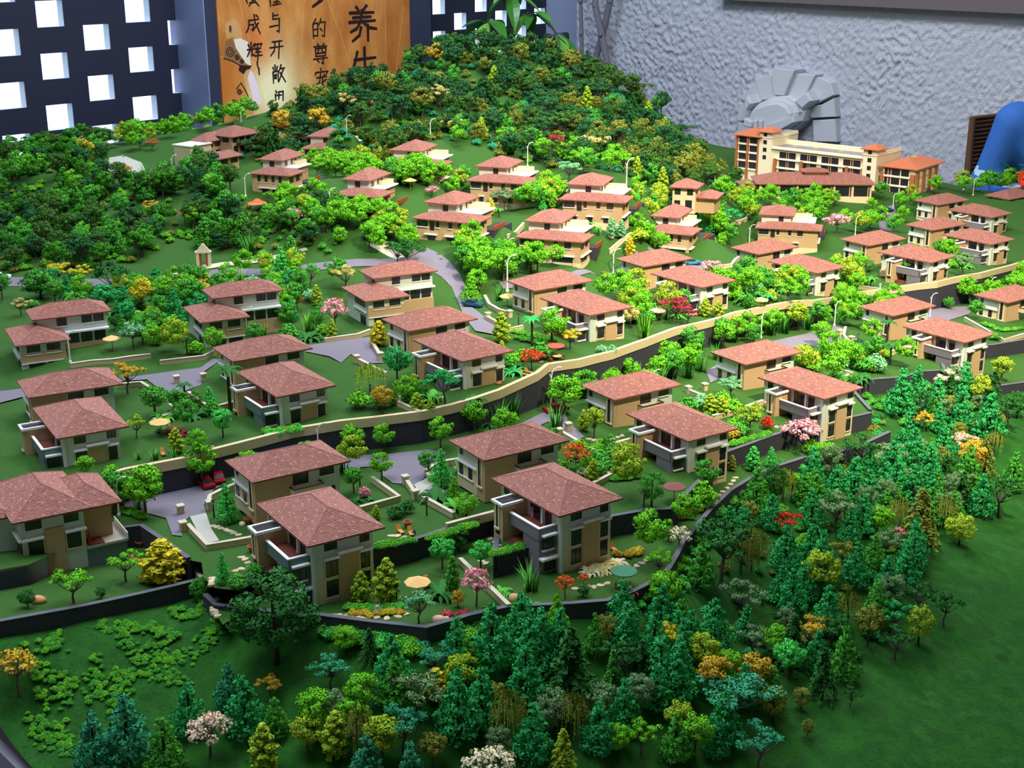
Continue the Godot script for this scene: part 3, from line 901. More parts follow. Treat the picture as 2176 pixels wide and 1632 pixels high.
func hotel() -> Node3D:
	var t := Node3D.new()
	add_child(t)
	var g := -0.12
	var cream := flat_mat(rgb(238,226,192),0.85); var band := flat_mat(rgb(244,236,212),0.8); var brown := flat_mat(rgb(176,104,62),0.8); var roof_flat := flat_mat(rgb(150,144,138),0.9); var red := flat_mat(rgb(104,40,36),0.7)
	# right block
	block(t,"walls",Vector3(0.012,g,-0.128),Vector3(0.200,0.0,-0.012),cream)
	for k in 3:
		var y := -0.0285 - 0.031 * k
		for w in [[-0.121,-0.110],[-0.096,-0.066],[-0.061,-0.034]]: window(t,"x",0.012,w[0],w[1],y,y + 0.022,3 if w[1] - w[0] > 0.02 else 1)
		slab(t,"x",0.012,-0.107,-0.099,y,y + 0.022,0.001,red,"shutter")
		slab(t,"x",0.012,-0.126,-0.028,y - 0.006,y - 0.001,0.004,band,"band")
		for w in 3: slab(t,"z",-0.012,0.036 + 0.046 * w,0.066 + 0.046 * w,y - 0.002,y + 0.016,0.0025,band,"wall_panel")
	for w in 4: block(t,"pilaster",Vector3(0.024 + 0.048 * w,g,-0.0125),Vector3(0.032 + 0.048 * w,-0.012,-0.004),brown)
	block(t,"pilaster",Vector3(0.004,g,-0.026),Vector3(0.014,-0.020,-0.010),brown)
	block(t,"pilaster",Vector3(0.004,g,-0.132),Vector3(0.014,-0.020,-0.124),brown)
	hip_roof(t,0.0,0.228,-0.141,0.0,0.0,0.024,true)
	# the two stair towers and the cream blocks behind them
	for s in [[-0.198,-0.148,0.052,0.0],[-0.609,-0.558,0.072,0.01]]:
		var a: float = s[0]; var b: float = s[1]; var y: float = s[2]; var x: float = s[3]
		block(t,"tower",Vector3(x,g,a),Vector3(x + 0.055,y,b),cream)
		block(t,"side_block",Vector3(x + 0.055,g,a + 0.004),Vector3(x + 0.190,y - 0.014,b),cream)
		block(t,"roof_recess",Vector3(x + 0.065,y - 0.014,a + 0.008),Vector3(x + 0.180,y - 0.0125,b - 0.005),roof_flat)
		slab(t,"z",b,x + 0.055,x + 0.190,y - 0.024,y - 0.021,0.002,band,"band")
		block(t,"band",Vector3(x - 0.002,y - 0.022,a - 0.002),Vector3(x + 0.055,y - 0.0185,b + 0.002),band)
		for k in 4: window(t,"x",x,a + 0.017,a + 0.031,y - 0.0170 - 0.0270 * k,y - 0.0030 - 0.0270 * k,2)
		hip_roof(t,x - 0.010,x + 0.066,a - 0.009,b + 0.010,y,0.016,true,"tower_roof")
	# middle block
	block(t,"middle_walls",Vector3(0.014,g,-0.560),Vector3(0.130,0.018,-0.196),cream)
	block(t,"flat_roof",Vector3(0.018,0.018,-0.556),Vector3(0.112,0.0192,-0.200),roof_flat)
	block(t,"cornice",Vector3(0.006,0.015,-0.556),Vector3(0.020,0.0225,-0.198),band)
	block(t,"back_parapet",Vector3(0.112,0.018,-0.560),Vector3(0.130,0.034,-0.196),cream)
	for k in 3:
		var y := -0.0155 - 0.031 * k
		for w in 8:
			var a := -0.526 + 0.0415 * w
			if w % 2 == 0: window(t,"x",0.014,a,a + 0.027,y,y + 0.022,3)
			else: window(t,"x",0.014,a - 0.004,a + 0.023,y,y + 0.022,3)
			if w % 2 == 0: slab(t,"x",0.014,a + 0.029,a + 0.0355,y,y + 0.022,0.001,red,"shutter")
		slab(t,"x",0.014,-0.545,-0.200,y - 0.0065,y - 0.0015,0.005,band,"band")
	for z in [-0.545,-0.440,-0.265,-0.205]: block(t,"pilaster",Vector3(0.004,g,z),Vector3(0.014,-0.018,z + 0.010),brown)
	# left wing
	block(t,"left_walls",Vector3(0.016,g,-0.706),Vector3(0.130,0.052,-0.606),cream)
	for k in 4:
		var y := 0.024 - 0.030 * k
		for w in [[-0.694,-0.662],[-0.650,-0.618]]: window(t,"x",0.016,w[0],w[1],y,y + 0.021,3)
		slab(t,"x",0.016,-0.700,-0.610,y - 0.0065,y - 0.0015,0.004,band,"band")
	for z in [-0.705,-0.660,-0.616]: block(t,"pilaster",Vector3(0.008,g,z),Vector3(0.016,0.044,z + 0.007),brown)
	hip_roof(t,0.0,0.146,-0.720,-0.596,0.052,0.022,true,"left_roof")
	# pale ornaments on the roofs
	for p in [Vector3(0.06,0.0195,-0.50),Vector3(0.06,0.0195,-0.42),Vector3(0.06,0.0195,-0.32),Vector3(0.06,0.0195,-0.22),Vector3(0.10,0.0215,-0.07)]:
		var m := Mb.new()
		for k in 4: m.tube([p + Vector3(0,0,k * 0.005),p + Vector3(0,0.006,k * 0.005 + 0.002),p + Vector3(0,0.008,k * 0.005 + 0.006)],[0.0012,0.0012,0.0008],5)
		obj("roof_ornament",m,flat_mat(rgb(240,216,150),0.6),t)
	return t

func restaurant() -> Node3D:   # the low hall before the hotel; front to +Z, origin at the middle of the front, at the ground
	var t := Node3D.new()
	add_child(t)
	var cream := flat_mat(rgb(236,214,170),0.85); var brown := flat_mat(rgb(110,52,40),0.8)
	block(t,"walls",Vector3(-0.185,-0.02,-0.12),Vector3(0.185,0.052,0.0),cream)
	slab(t,"z",0.0,-0.185,0.185,-0.02,0.010,0.004,cream,"plinth")
	for k in 6:
		var a := -0.176 + 0.0605 * k
		window(t,"z",0.0,a,a + 0.045,0.011,0.045,6)
		block(t,"column",Vector3(a + 0.0475,0.010,0.0),Vector3(a + 0.0515,0.050,0.004),brown)
		block(t,"column",Vector3(a - 0.0065,0.010,0.0),Vector3(a - 0.0015,0.050,0.003),cream)
	hip_roof(t,-0.198,0.198,-0.135,0.012,0.052,0.028)
	var lan := thing_part(t,"roof_lantern")
	block(lan,"lantern_wall",Vector3(-0.03,0.070,-0.09),Vector3(0.04,0.084,-0.05),cream)
	hip_roof(lan,-0.040,0.050,-0.10,-0.04,0.084,0.010,false,"lantern_roof")
	block(t,"porch_walls",Vector3(-0.245,-0.02,-0.10),Vector3(-0.185,0.034,-0.02),M.dark)
	hip_roof(t,-0.255,-0.180,-0.112,-0.008,0.036,0.018,false,"porch_roof")
	return t

func thing_part(t: Node3D,called: String) -> Node3D:
	var o := Node3D.new()
	o.name = called
	t.add_child(o,true)
	return o


# ---- small things of the model, all built at its scale

func street_lamp() -> Node3D:
	var t := Node3D.new()
	add_child(t)
	var p := Mb.new()
	p.tube([Vector3.ZERO,Vector3(0,0.044,0),Vector3(0.001,0.052,0),Vector3(0.004,0.0575,0),Vector3(0.009,0.060,0)],[0.0016,0.0012,0.0010,0.0009,0.0008],6)
	p.tube([Vector3(0,0.044,0),Vector3(-0.003,0.051,0)],[0.0009,0.0006],5)
	p.lathe([Vector2(0.003,0),Vector2(0.0026,0.0035),Vector2(0.0014,0.005)],8)
	obj("pole",p,M.pole,t)
	var h := Mb.new()
	h.ball(Vector3(0.0115,0.0602,0),Vector3(0.0042,0.0011,0.0018),5,8)
	obj("lamp_head",h,M.pole,t)
	return t

func garden_lantern() -> Node3D:
	var t := Node3D.new()
	add_child(t)
	var p := Mb.new()
	p.tube([Vector3.ZERO,Vector3(0,0.021,0)],[0.0013,0.0009],6)
	obj("post",p,M.dark,t)
	var h := Mb.new()
	h.lathe([Vector2(0.0012,0.021),Vector2(0.0024,0.0245),Vector2(0.0022,0.0265)],6)
	obj("lantern_glass",h,flat_mat(rgb(150,156,160),0.4),t)
	var c := Mb.new()
	c.lathe([Vector2(0.0036,0.0265),Vector2(0.0008,0.0290),Vector2(0.0,0.0300)],6)
	obj("lantern_cap",c,M.dark,t)
	return t

func parasol(col: Color,flat := false,chairs := true) -> Node3D:
	var t := Node3D.new()
	add_child(t)
	var p := Mb.new()
	p.tube([Vector3.ZERO,Vector3(0,0.027,0)],[0.0008,0.0007],6)
	obj("pole",p,M.wood,t)
	var c := Mb.new()
	var n := 14 if flat else 8
	for k in n:
		var a := TAU * k / n; var b := TAU * (k + 1) / n
		var r := 0.0175
		var top := Vector3(0,0.0275 if flat else 0.029,0)
		var pa := Vector3(cos(a) * r,0.0235 if flat else 0.0225,-sin(a) * r); var pb := Vector3(cos(b) * r,pa.y,-sin(b) * r)
		c.quad_tri(top,pa,pb)
		c.quad(pa - Vector3(0,0.0012,0),pb - Vector3(0,0.0012,0),pb,pa)
		c.quad_tri(top - Vector3(0,0.0012,0),pb - Vector3(0,0.0012,0),pa - Vector3(0,0.0012,0))
	obj("canopy",c,flat_mat(col,0.8),t)
	return t

func garden_table() -> Node3D:
	var t := Node3D.new()
	add_child(t)
	var p := Mb.new()
	p.lathe([Vector2(0.004,0),Vector2(0.0012,0.001),Vector2(0.001,0.0065)],8)
	obj("leg",p,M.redwood,t)
	var c := Mb.new()
	c.lathe([Vector2(0,0.0065),Vector2(0.0092,0.0065),Vector2(0.0095,0.0072),Vector2(0.0092,0.008),Vector2(0,0.008)],14)
	obj("table_top",c,M.tan,t)
	return t

func garden_chair() -> Node3D:
	var t := Node3D.new()
	add_child(t)
	var s := Mb.new()
	s.box(Vector3(-0.0026,0.0042,-0.0026),Vector3(0.0026,0.0052,0.0026))
	obj("seat",s,M.redwood,t)
	var b := Mb.new()
	b.box(Vector3(-0.0026,0.0052,-0.0030),Vector3(0.0026,0.0100,-0.0021))
	obj("backrest",b,M.redwood,t)
	for x in [-0.0022,0.0022]:
		for z in [-0.0022,0.0022]:
			var l := Mb.new()
			l.box(Vector3(x - 0.0004,0,z - 0.0004),Vector3(x + 0.0004,0.0042,z + 0.0004))
			obj("leg",l,M.redwood,t)
	return t

func lounger() -> Node3D:
	var t := Node3D.new()
	add_child(t)
	var s := Mb.new()
	s.box(Vector3(-0.0032,0.0022,-0.004),Vector3(0.0032,0.0036,0.0085))
	obj("seat",s,M.wood,t)
	var b := Mb.new()
	b.hexa([Vector3(-0.0032,0.0026,-0.0055),Vector3(0.0032,0.0026,-0.0055),Vector3(0.0032,0.0024,-0.004),Vector3(-0.0032,0.0024,-0.004)],[Vector3(-0.0032,0.0092,-0.0098),Vector3(0.0032,0.0092,-0.0098),Vector3(0.0032,0.0100,-0.0088),Vector3(-0.0032,0.0100,-0.0088)])
	obj("backrest",b,M.wood,t)
	for x in [-0.0026,0.0026]:
		for z in [-0.0035,0.0078]:
			var l := Mb.new()
			l.box(Vector3(x - 0.0005,0,z - 0.0005),Vector3(x + 0.0005,0.0022,z + 0.0005))
			obj("leg",l,M.wood,t)
	return t

func pot() -> Node3D:
	var t := Node3D.new()
	add_child(t)
	var p := Mb.new()
	p.lathe([Vector2(0.0034,0),Vector2(0.0055,0.0070),Vector2(0.0066,0.0072),Vector2(0.0066,0.0088),Vector2(0.0056,0.0088),Vector2(0.0050,0.0070),Vector2(0,0.0068)],12)
	obj("pot_body",p,M.terracotta,t)
	var s := Mb.new()
	s.ball(Vector3(0,0.0066,0),Vector3(0.0048,0.0012,0.0048),4,8)
	obj("soil",s,M.bark,t)
	return t

func jar() -> Node3D:
	var t := Node3D.new()
	add_child(t)
	var p := Mb.new()
	p.lathe([Vector2(0.004,0),Vector2(0.0062,0.004),Vector2(0.0056,0.008),Vector2(0.0028,0.0105),Vector2(0.0030,0.0118)],12)
	obj("jar_body",p,flat_mat(rgb(164,62,44),0.6),t)
	var s := Mb.new()
	s.lathe([Vector2(0.0040,0.0118),Vector2(0.0034,0.0135),Vector2(0.0012,0.0150),Vector2(0,0.0155)],10)
	obj("lid",s,flat_mat(rgb(180,84,50),0.6),t)
	return t

func boulder(seed_: int) -> Mb:
	var m := Mb.new()
	m.ball(Vector3(0,0.4,0),Vector3(1.0,0.62,0.8),7,10)
	var f := FastNoiseLite.new()
	f.seed = seed_; f.frequency = 0.9
	for i in m.v.size():
		m.v[i] = m.v[i] * (1.0 + 0.28 * f.get_noise_3dv(m.v[i]))
	return m

func car(col: Color) -> Node3D:   # length 0.046 along X
	var t := Node3D.new()
	add_child(t)
	var prof := [Vector2(-0.0225,0.0040),Vector2(-0.0230,0.0080),Vector2(-0.0215,0.0095),Vector2(-0.0130,0.0102),Vector2(0.0085,0.0102),Vector2(0.0200,0.0088),Vector2(0.0228,0.0070),Vector2(0.0225,0.0035)]
	obj("car_body",side_sweep(prof,0.0098),flat_mat(col,0.25),t)
	var top := [Vector2(-0.0150,0.0100),Vector2(-0.0105,0.0142),Vector2(-0.0030,0.0152),Vector2(0.0035,0.0145),Vector2(0.0095,0.0101)]
	obj("cabin_glass",side_sweep(top,0.0080),M.glass,t)
	var rf := [Vector2(-0.0108,0.0141),Vector2(-0.0100,0.0148),Vector2(-0.0030,0.0157),Vector2(0.0030,0.0150),Vector2(0.0036,0.0143)]
	obj("car_roof",side_sweep(rf,0.0078),flat_mat(col,0.25),t)
	for x in [-0.0145,0.0142]:
		for z in [-0.0090,0.0090]:
			var w := Mb.new()
			w.tube([Vector3(x,0.0036,z - 0.0013),Vector3(x,0.0036,z + 0.0013)],[0.0037,0.0037],10)
			obj("wheel",w,M.dark,t)
	return t

func side_sweep(prof: Array, half: float) -> Mb:   # a closed side outline (front to back over the top), as wide as 2 half, with narrowed top edges
	var m := Mb.new()
	var hi := 0.0
	for p in prof: hi = maxf(hi,p.y)
	var ring := func(p: Vector2): return half * (1.0 - 0.16 * clampf((p.y - hi * 0.75) / (hi * 0.25),0.0,1.0))
	var k := prof.size()
	for i in k:
		var p: Vector2 = prof[i]; var q: Vector2 = prof[(i + 1) % k]
		var a: float = (ring as Callable).call(p); var b: float = (ring as Callable).call(q)
		m.quad(Vector3(p.x,p.y,a),Vector3(q.x,q.y,b),Vector3(q.x,q.y,-b),Vector3(p.x,p.y,-a))
	for i in range(1,k - 1):
		var p: Vector2 = prof[0]; var q: Vector2 = prof[i]; var r: Vector2 = prof[i + 1]
		m.quad_tri(Vector3(p.x,p.y,(ring as Callable).call(p)),Vector3(r.x,r.y,(ring as Callable).call(r)),Vector3(q.x,q.y,(ring as Callable).call(q)))
		m.quad_tri(Vector3(p.x,p.y,-(ring as Callable).call(p)),Vector3(q.x,q.y,-(ring as Callable).call(q)),Vector3(r.x,r.y,-(ring as Callable).call(r)))
	return m

func figurine(called: String, label: String, at: Vector3, col: Color, arms := 0.3):   # one body in one skin of triangles, a hand's breadth tall at most
	var m := Mb.new()
	var skin := Color(0.55,0.32,0.2); var hair := Color(0.02,0.015,0.012); var c := col.srgb_to_linear()
	m.lathe([Vector2(0.0026,0.0),Vector2(0.0024,0.004),Vector2(0.0016,0.0092),Vector2(0.0021,0.0128),Vector2(0.0018,0.0142),Vector2(0.0006,0.0147)],8,Vector3.ZERO,c)
	m.lathe([Vector2(0.0006,0.0145),Vector2(0.0005,0.0152),Vector2(0.0011,0.0160),Vector2(0.0012,0.0167)],8,Vector3.ZERO,skin)
	m.ball(Vector3(0,0.0170,-0.0001),Vector3(0.0013,0.0011,0.0013),5,8,hair)
	for s in [-1.0,1.0]:
		m.tube([Vector3(s * 0.0019,0.0138,0),Vector3(s * (0.0026 + arms * 0.001),0.0112,0.0002),Vector3(s * 0.0022,0.0088,0.0012)],[0.0006,0.0005,0.0004],5,c)
	var mat := flat_mat(Color.WHITE,0.75)
	mat.vertex_color_use_as_albedo = true
	var o := obj(called,m,mat)
	o.position = at
	tag(o,label,"figure")

func pergola() -> Node3D:
	var t := Node3D.new()
	add_child(t)
	for x in [-0.017,0.017]:
		for z in [-0.012,0.012]:
			block(t,"post",Vector3(x - 0.001,-0.004,z - 0.001),Vector3(x + 0.001,0.020,z + 0.001),M.redwood)
	var r := Mb.new()
	var c := [Vector3(-0.023,0.020,-0.018),Vector3(0.023,0.020,-0.018),Vector3(0.023,0.020,0.018),Vector3(-0.023,0.020,0.018)]
	for s in 2:
		var k := 1.0 - 0.5 * s
		var y := 0.020 + 0.0055 * s
		for i in 4:
			var p: Vector3 = c[(i + 1) % 4] * Vector3(k,0,k) + Vector3(0,y,0); var q: Vector3 = c[i] * Vector3(k,0,k) + Vector3(0,y,0)
			var p2: Vector3 = p * Vector3(0.25,0,0.25) + Vector3(0,y + 0.0075,0); var q2: Vector3 = q * Vector3(0.25,0,0.25) + Vector3(0,y + 0.0075,0)
			r.quad(p,q,q2,p2); r.quad(q,p,p2 - Vector3(0,0.001,0),q2 - Vector3(0,0.001,0))
	obj("tiled_roof",r,flat_mat(rgb(196,106,66),0.8),t)
	return t

func stone_gate() -> Node3D:
	var t := Node3D.new()
	add_child(t)
	var st := flat_mat(rgb(206,196,164),0.9)
	block(t,"post",Vector3(-0.017,-0.004,-0.006),Vector3(-0.010,0.034,0.006),st)
	block(t,"post",Vector3(0.010,-0.004,-0.006),Vector3(0.017,0.034,0.006),st)
	block(t,"door_jamb",Vector3(-0.010,-0.004,-0.004),Vector3(-0.005,0.032,0.004),M.redwood)
	block(t,"door_jamb",Vector3(0.005,-0.004,-0.004),Vector3(0.010,0.032,0.004),M.redwood)
	block(t,"lintel",Vector3(-0.019,0.034,-0.008),Vector3(0.019,0.038,0.008),st)
	var m := Mb.new()
	m.hexa([Vector3(-0.016,0.038,-0.006),Vector3(0.016,0.038,-0.006),Vector3(0.016,0.038,0.006),Vector3(-0.016,0.038,0.006)],[Vector3(-0.002,0.056,-0.003),Vector3(0.002,0.056,-0.003),Vector3(0.002,0.056,0.003),Vector3(-0.002,0.056,0.003)])
	obj("pediment",m,st,t)
	return t


# ---- the hall

func wall_frame(at: Vector3, along: Vector3) -> Transform3D:   # local X runs along the wall, Z stands out of it into the hall
	return Transform3D(Basis(along,Vector3.UP,along.cross(Vector3.UP)),at)

func lattice(called: String,s0: float,s1: float,first: float,pitch: float,wide: float,top: float,row: float,odd: int,y0: float,y1: float,deep: float) -> Mb:
	# a screen of staggered square holes: solid bands between the columns, short blocks between the holes of a column
	var m := Mb.new()
	var x := first
	while x - pitch > s0: x -= pitch
	var k := int(round((x - first) / pitch)) + odd
	var edge := s0
	while edge < s1:
		var a := clampf(x,s0,s1); var b := clampf(x + wide,s0,s1)
		if a > edge: m.box(Vector3(edge,y0,-deep),Vector3(a,y1,0))
		if b > a:
			var r := -20
			while true:
				var hi := top - r * row
				r += 1
				if hi - row > y1: continue
				if hi < y0: break
				if (r + k) % 2 == 0: continue
				m.box(Vector3(a,maxf(hi - row,y0),-deep),Vector3(b,minf(hi,y1),0))
		edge = maxf(b,edge)
		x += pitch
		k += 1
		if x > s1 and edge < s1:
			m.box(Vector3(edge,y0,-deep),Vector3(s1,y1,0))
			break
	return m

func stucco_panel(s0: float,s1: float,y0: float,y1: float,step: float) -> Mb:
	var m := Mb.new()
	var f := FastNoiseLite.new()
	f.noise_type = FastNoiseLite.TYPE_SIMPLEX_SMOOTH
	f.fractal_type = FastNoiseLite.FRACTAL_RIDGED
	f.fractal_octaves = 3; f.frequency = 19.0; f.seed = 4
	f.domain_warp_enabled = true; f.domain_warp_amplitude = 0.05; f.domain_warp_frequency = 14.0
	var g := FastNoiseLite.new()
	g.frequency = 34.0; g.seed = 9; g.fractal_octaves = 2
	var b := FastNoiseLite.new()
	b.frequency = 1.1; b.seed = 2
	var nx := int((s1 - s0) / step); var ny := int((y1 - y0) / step)
	var p := PackedVector3Array(); p.resize((nx + 1) * (ny + 1))
	for j in ny + 1:
		for i in nx + 1:
			var s := s0 + i * step; var y := y0 + j * step
			var rough := clampf(0.85 - 0.22 * s + 0.5 * b.get_noise_2d(s * 2.0,y * 2.0),0.25,1.0)
			var h := rough * maxf(0.0,f.get_noise_2d(s,y * 1.2) * 0.7 + g.get_noise_2d(s * 0.8,y) * 0.5 + 0.05) * 0.021 + g.get_noise_2d(s + 7.0,y) * 0.003 + b.get_noise_2d(s,y) * 0.006
			if i == 0 or j == 0 or i == nx or j == ny: h = 0.0
			p[j * (nx + 1) + i] = Vector3(s,y,h)
	var n := PackedVector3Array(); n.resize(p.size())
	for j in ny + 1:
		for i in nx + 1:
			var dx := p[j * (nx + 1) + mini(i + 1,nx)] - p[j * (nx + 1) + maxi(i - 1,0)]
			var dy := p[mini(j + 1,ny) * (nx + 1) + i] - p[maxi(j - 1,0) * (nx + 1) + i]
			n[j * (nx + 1) + i] = dx.cross(dy).normalized()
	for j in ny:
		for i in nx:
			var a := j * (nx + 1) + i; var c := a + nx + 1
			m.tri(p[a],p[a + 1],p[c + 1],n[a],n[a + 1],n[c + 1])
			m.tri(p[a],p[c + 1],p[c],n[a],n[c + 1],n[c])
	return m

func extrude(outline: Array, z0: float, z1: float, m: Mb, bevel := 0.0):   # outline: Vector2, counter-clockwise seen from +Z
	var poly := PackedVector2Array(outline)
	if Geometry2D.is_polygon_clockwise(poly): poly.reverse()
	var inner := poly
	var k := poly.size()
	var mid := Vector2.ZERO
	for p in poly: mid += p / k
	if bevel > 0.0:
		inner = PackedVector2Array()
		for p in poly: inner.append(p - (p - mid).normalized() * bevel)
	for i in k:
		var a := poly[i]; var b := poly[(i + 1) % k]
		m.quad(Vector3(a.x,a.y,z0),Vector3(b.x,b.y,z0),Vector3(b.x,b.y,z1 - bevel),Vector3(a.x,a.y,z1 - bevel))
		if bevel > 0.0:
			var c := inner[i]; var d := inner[(i + 1) % k]
			m.quad(Vector3(a.x,a.y,z1 - bevel),Vector3(b.x,b.y,z1 - bevel),Vector3(d.x,d.y,z1),Vector3(c.x,c.y,z1))
	var ix := Geometry2D.triangulate_polygon(inner)
	for t in range(0,ix.size(),3):
		var a := inner[ix[t]]; var b := inner[ix[t + 1]]; var c := inner[ix[t + 2]]
		if (b - a).cross(c - a) < 0: m.quad_tri(Vector3(a.x,a.y,z1),Vector3(c.x,c.y,z1),Vector3(b.x,b.y,z1))
		else: m.quad_tri(Vector3(a.x,a.y,z1),Vector3(b.x,b.y,z1),Vector3(c.x,c.y,z1))

func pts2(s: String) -> Array:   # "x,y x,y ..."
	var out := []
	for w in s.split(" ",false):
		var c := w.split(",")
		out.append(Vector2(float(c[0]),float(c[1])))
	return out

func fill_poly(im: Image,poly: Array,col: Color,soft := 0.0):
	var p := PackedVector2Array(poly)
	var lo := p[0]; var hi := p[0]
	for q in p:
		lo = lo.min(q); hi = hi.max(q)
	for y in range(maxi(0,int(lo.y)),mini(im.get_height(),int(hi.y) + 1)):
		for x in range(maxi(0,int(lo.x)),mini(im.get_width(),int(hi.x) + 1)):
			if Geometry2D.is_point_in_polygon(Vector2(x + 0.5,y + 0.5),p):
				var c := col
				if soft > 0.0: c.a *= clampf(1.0 - soft + soft * sin(x * 0.7 + y * 1.3) * sin(x * 1.1 - y * 0.6),0,1)
				im.set_pixel(x,y,im.get_pixel(x,y).blend(c))

func draw_line(im: Image,path: Array,w: float,col: Color):
	for i in path.size() - 1:
		var a: Vector2 = path[i]; var b: Vector2 = path[i + 1]
		for y in range(maxi(0,int(minf(a.y,b.y) - w)),mini(im.get_height(),int(maxf(a.y,b.y) + w) + 1)):
			for x in range(maxi(0,int(minf(a.x,b.x) - w)),mini(im.get_width(),int(maxf(a.x,b.x) + w) + 1)):
				var q := Vector2(x + 0.5,y + 0.5)
				var d := q.distance_to(Geometry2D.get_closest_point_to_segment(q,a,b))
				var t := clampf((q - a).dot(b - a) / maxf((b - a).length_squared(),1e-6),0,1)
				var c := col
				c.a *= clampf(w * (0.62 - 0.14 * t) - d + 0.5,0,1)
				if c.a > 0.0: im.set_pixel(x,y,im.get_pixel(x,y).blend(c))

func poster_print(strokes: Array) -> ImageTexture:   # 880 x 480 picks of the poster's lower part, the rest repeats its ground
	var im := Image.create(880,560,false,Image.FORMAT_RGBA8)
	var f := FastNoiseLite.new(); f.frequency = 0.006; f.seed = 21; f.fractal_octaves = 4
	var g := FastNoiseLite.new(); g.frequency = 0.09; g.seed = 22
	for y in 560:
		for x in 880:
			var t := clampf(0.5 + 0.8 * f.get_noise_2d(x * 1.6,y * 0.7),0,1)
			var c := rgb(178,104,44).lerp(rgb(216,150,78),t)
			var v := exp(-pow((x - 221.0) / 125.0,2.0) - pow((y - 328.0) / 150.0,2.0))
			c = c.lerp(rgb(255,246,196),clampf(v * 1.15,0,1))  # yellow-white glow painted into the print colours, fading outward
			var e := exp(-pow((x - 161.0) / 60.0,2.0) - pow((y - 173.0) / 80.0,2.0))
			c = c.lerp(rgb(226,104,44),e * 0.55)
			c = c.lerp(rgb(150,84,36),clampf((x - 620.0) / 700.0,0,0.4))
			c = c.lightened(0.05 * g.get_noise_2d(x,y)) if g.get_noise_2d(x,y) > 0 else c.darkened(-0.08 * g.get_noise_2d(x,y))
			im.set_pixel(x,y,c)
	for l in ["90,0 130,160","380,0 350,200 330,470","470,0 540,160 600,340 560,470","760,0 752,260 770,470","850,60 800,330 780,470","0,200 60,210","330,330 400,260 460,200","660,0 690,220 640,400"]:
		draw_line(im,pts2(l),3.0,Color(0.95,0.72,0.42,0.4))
	# the stone creature of the print
	fill_poly(im,pts2("17,216 79,237 93,274 108,343 128,412 -13,399 -13,299"),Color(0.80,0.40,0.10,0.8),0.5)
	fill_poly(im,pts2("26,148 55,139 72,177 104,229 123,243 98,256 79,235 16,207"),Color(0.47,0.36,0.27,0.95),0.3)
	fill_poly(im,pts2("34,85 63,77 81,81 93,110 101,135 86,145 55,136 35,140 29,116"),rgb(206,160,106),0.2)
	fill_poly(im,pts2("90,142 121,157 128,240 105,229 68,174 62,144"),rgb(236,222,206))
	fill_poly(im,pts2("80,234 130,240 123,250 106,253 94,268 74,253"),Color(0.14,0.08,0.10,0.9))
	fill_poly(im,pts2("45,99 53,95 56,108 52,122 45,117"),rgb(70,58,56))
	fill_poly(im,pts2("123,255 134,264 152,312 164,381 131,368 110,282"),Color(0.96,0.90,1.0,0.85))
	for q in [[43,185,19.4],[71,206,10.3],[90,221,8.6],[47,365,17.2],[90,361,18.1],[72,326,11.2],[110,359,9.5],[73,373,12.9]]:
		var sp := []
		for i in 22: sp.append(Vector2(q[0],q[1]) + Vector2(cos(i * 0.62),sin(i * 0.62)) * q[2] * (1.0 - i / 26.0))
		draw_line(im,sp,3.2,Color(0.24,0.13,0.07,0.85))
	draw_line(im,pts2("16,207 49,218 79,235 107,244 128,240"),4.0,Color(0.2,0.1,0.06,0.9))
	draw_line(im,pts2("61,315 81,297 94,318 108,346"),4.0,Color(0.2,0.1,0.06,0.9))
	for s in strokes:
		draw_line(im,pts2(s[1]),s[0],rgb(38,20,22))
	return ImageTexture.create_from_image(im)

func leaf_shape(l: float, w: float, sag: float) -> Mb:   # a single broad leaf from the stalk at the origin along +Z
	var m := Mb.new()
	var rows := 9
	for i in rows:
		var f0 := float(i) / rows; var f1 := float(i + 1) / rows
		var w0 := w * sin(PI * pow(f0,0.8)); var w1 := w * sin(PI * pow(minf(f1,0.999),0.8))
		var p0 := Vector3(0,-sag * f0 * f0,l * f0); var p1 := Vector3(0,-sag * f1 * f1,l * f1)
		for s in [-1.0,1.0]:
			var a := p0 + Vector3(s * w0,w0 * 0.30,0); var b := p1 + Vector3(s * w1,w1 * 0.30,0)
			for side in [1,-1]:
				var off := Vector3(0,0.0008 * side,0)
				if (s > 0) == (side > 0): m.quad(p0 + off,p1 + off,b + off,a + off)
				else: m.quad(p0 + off,a + off,b + off,p1 + off)
	return m

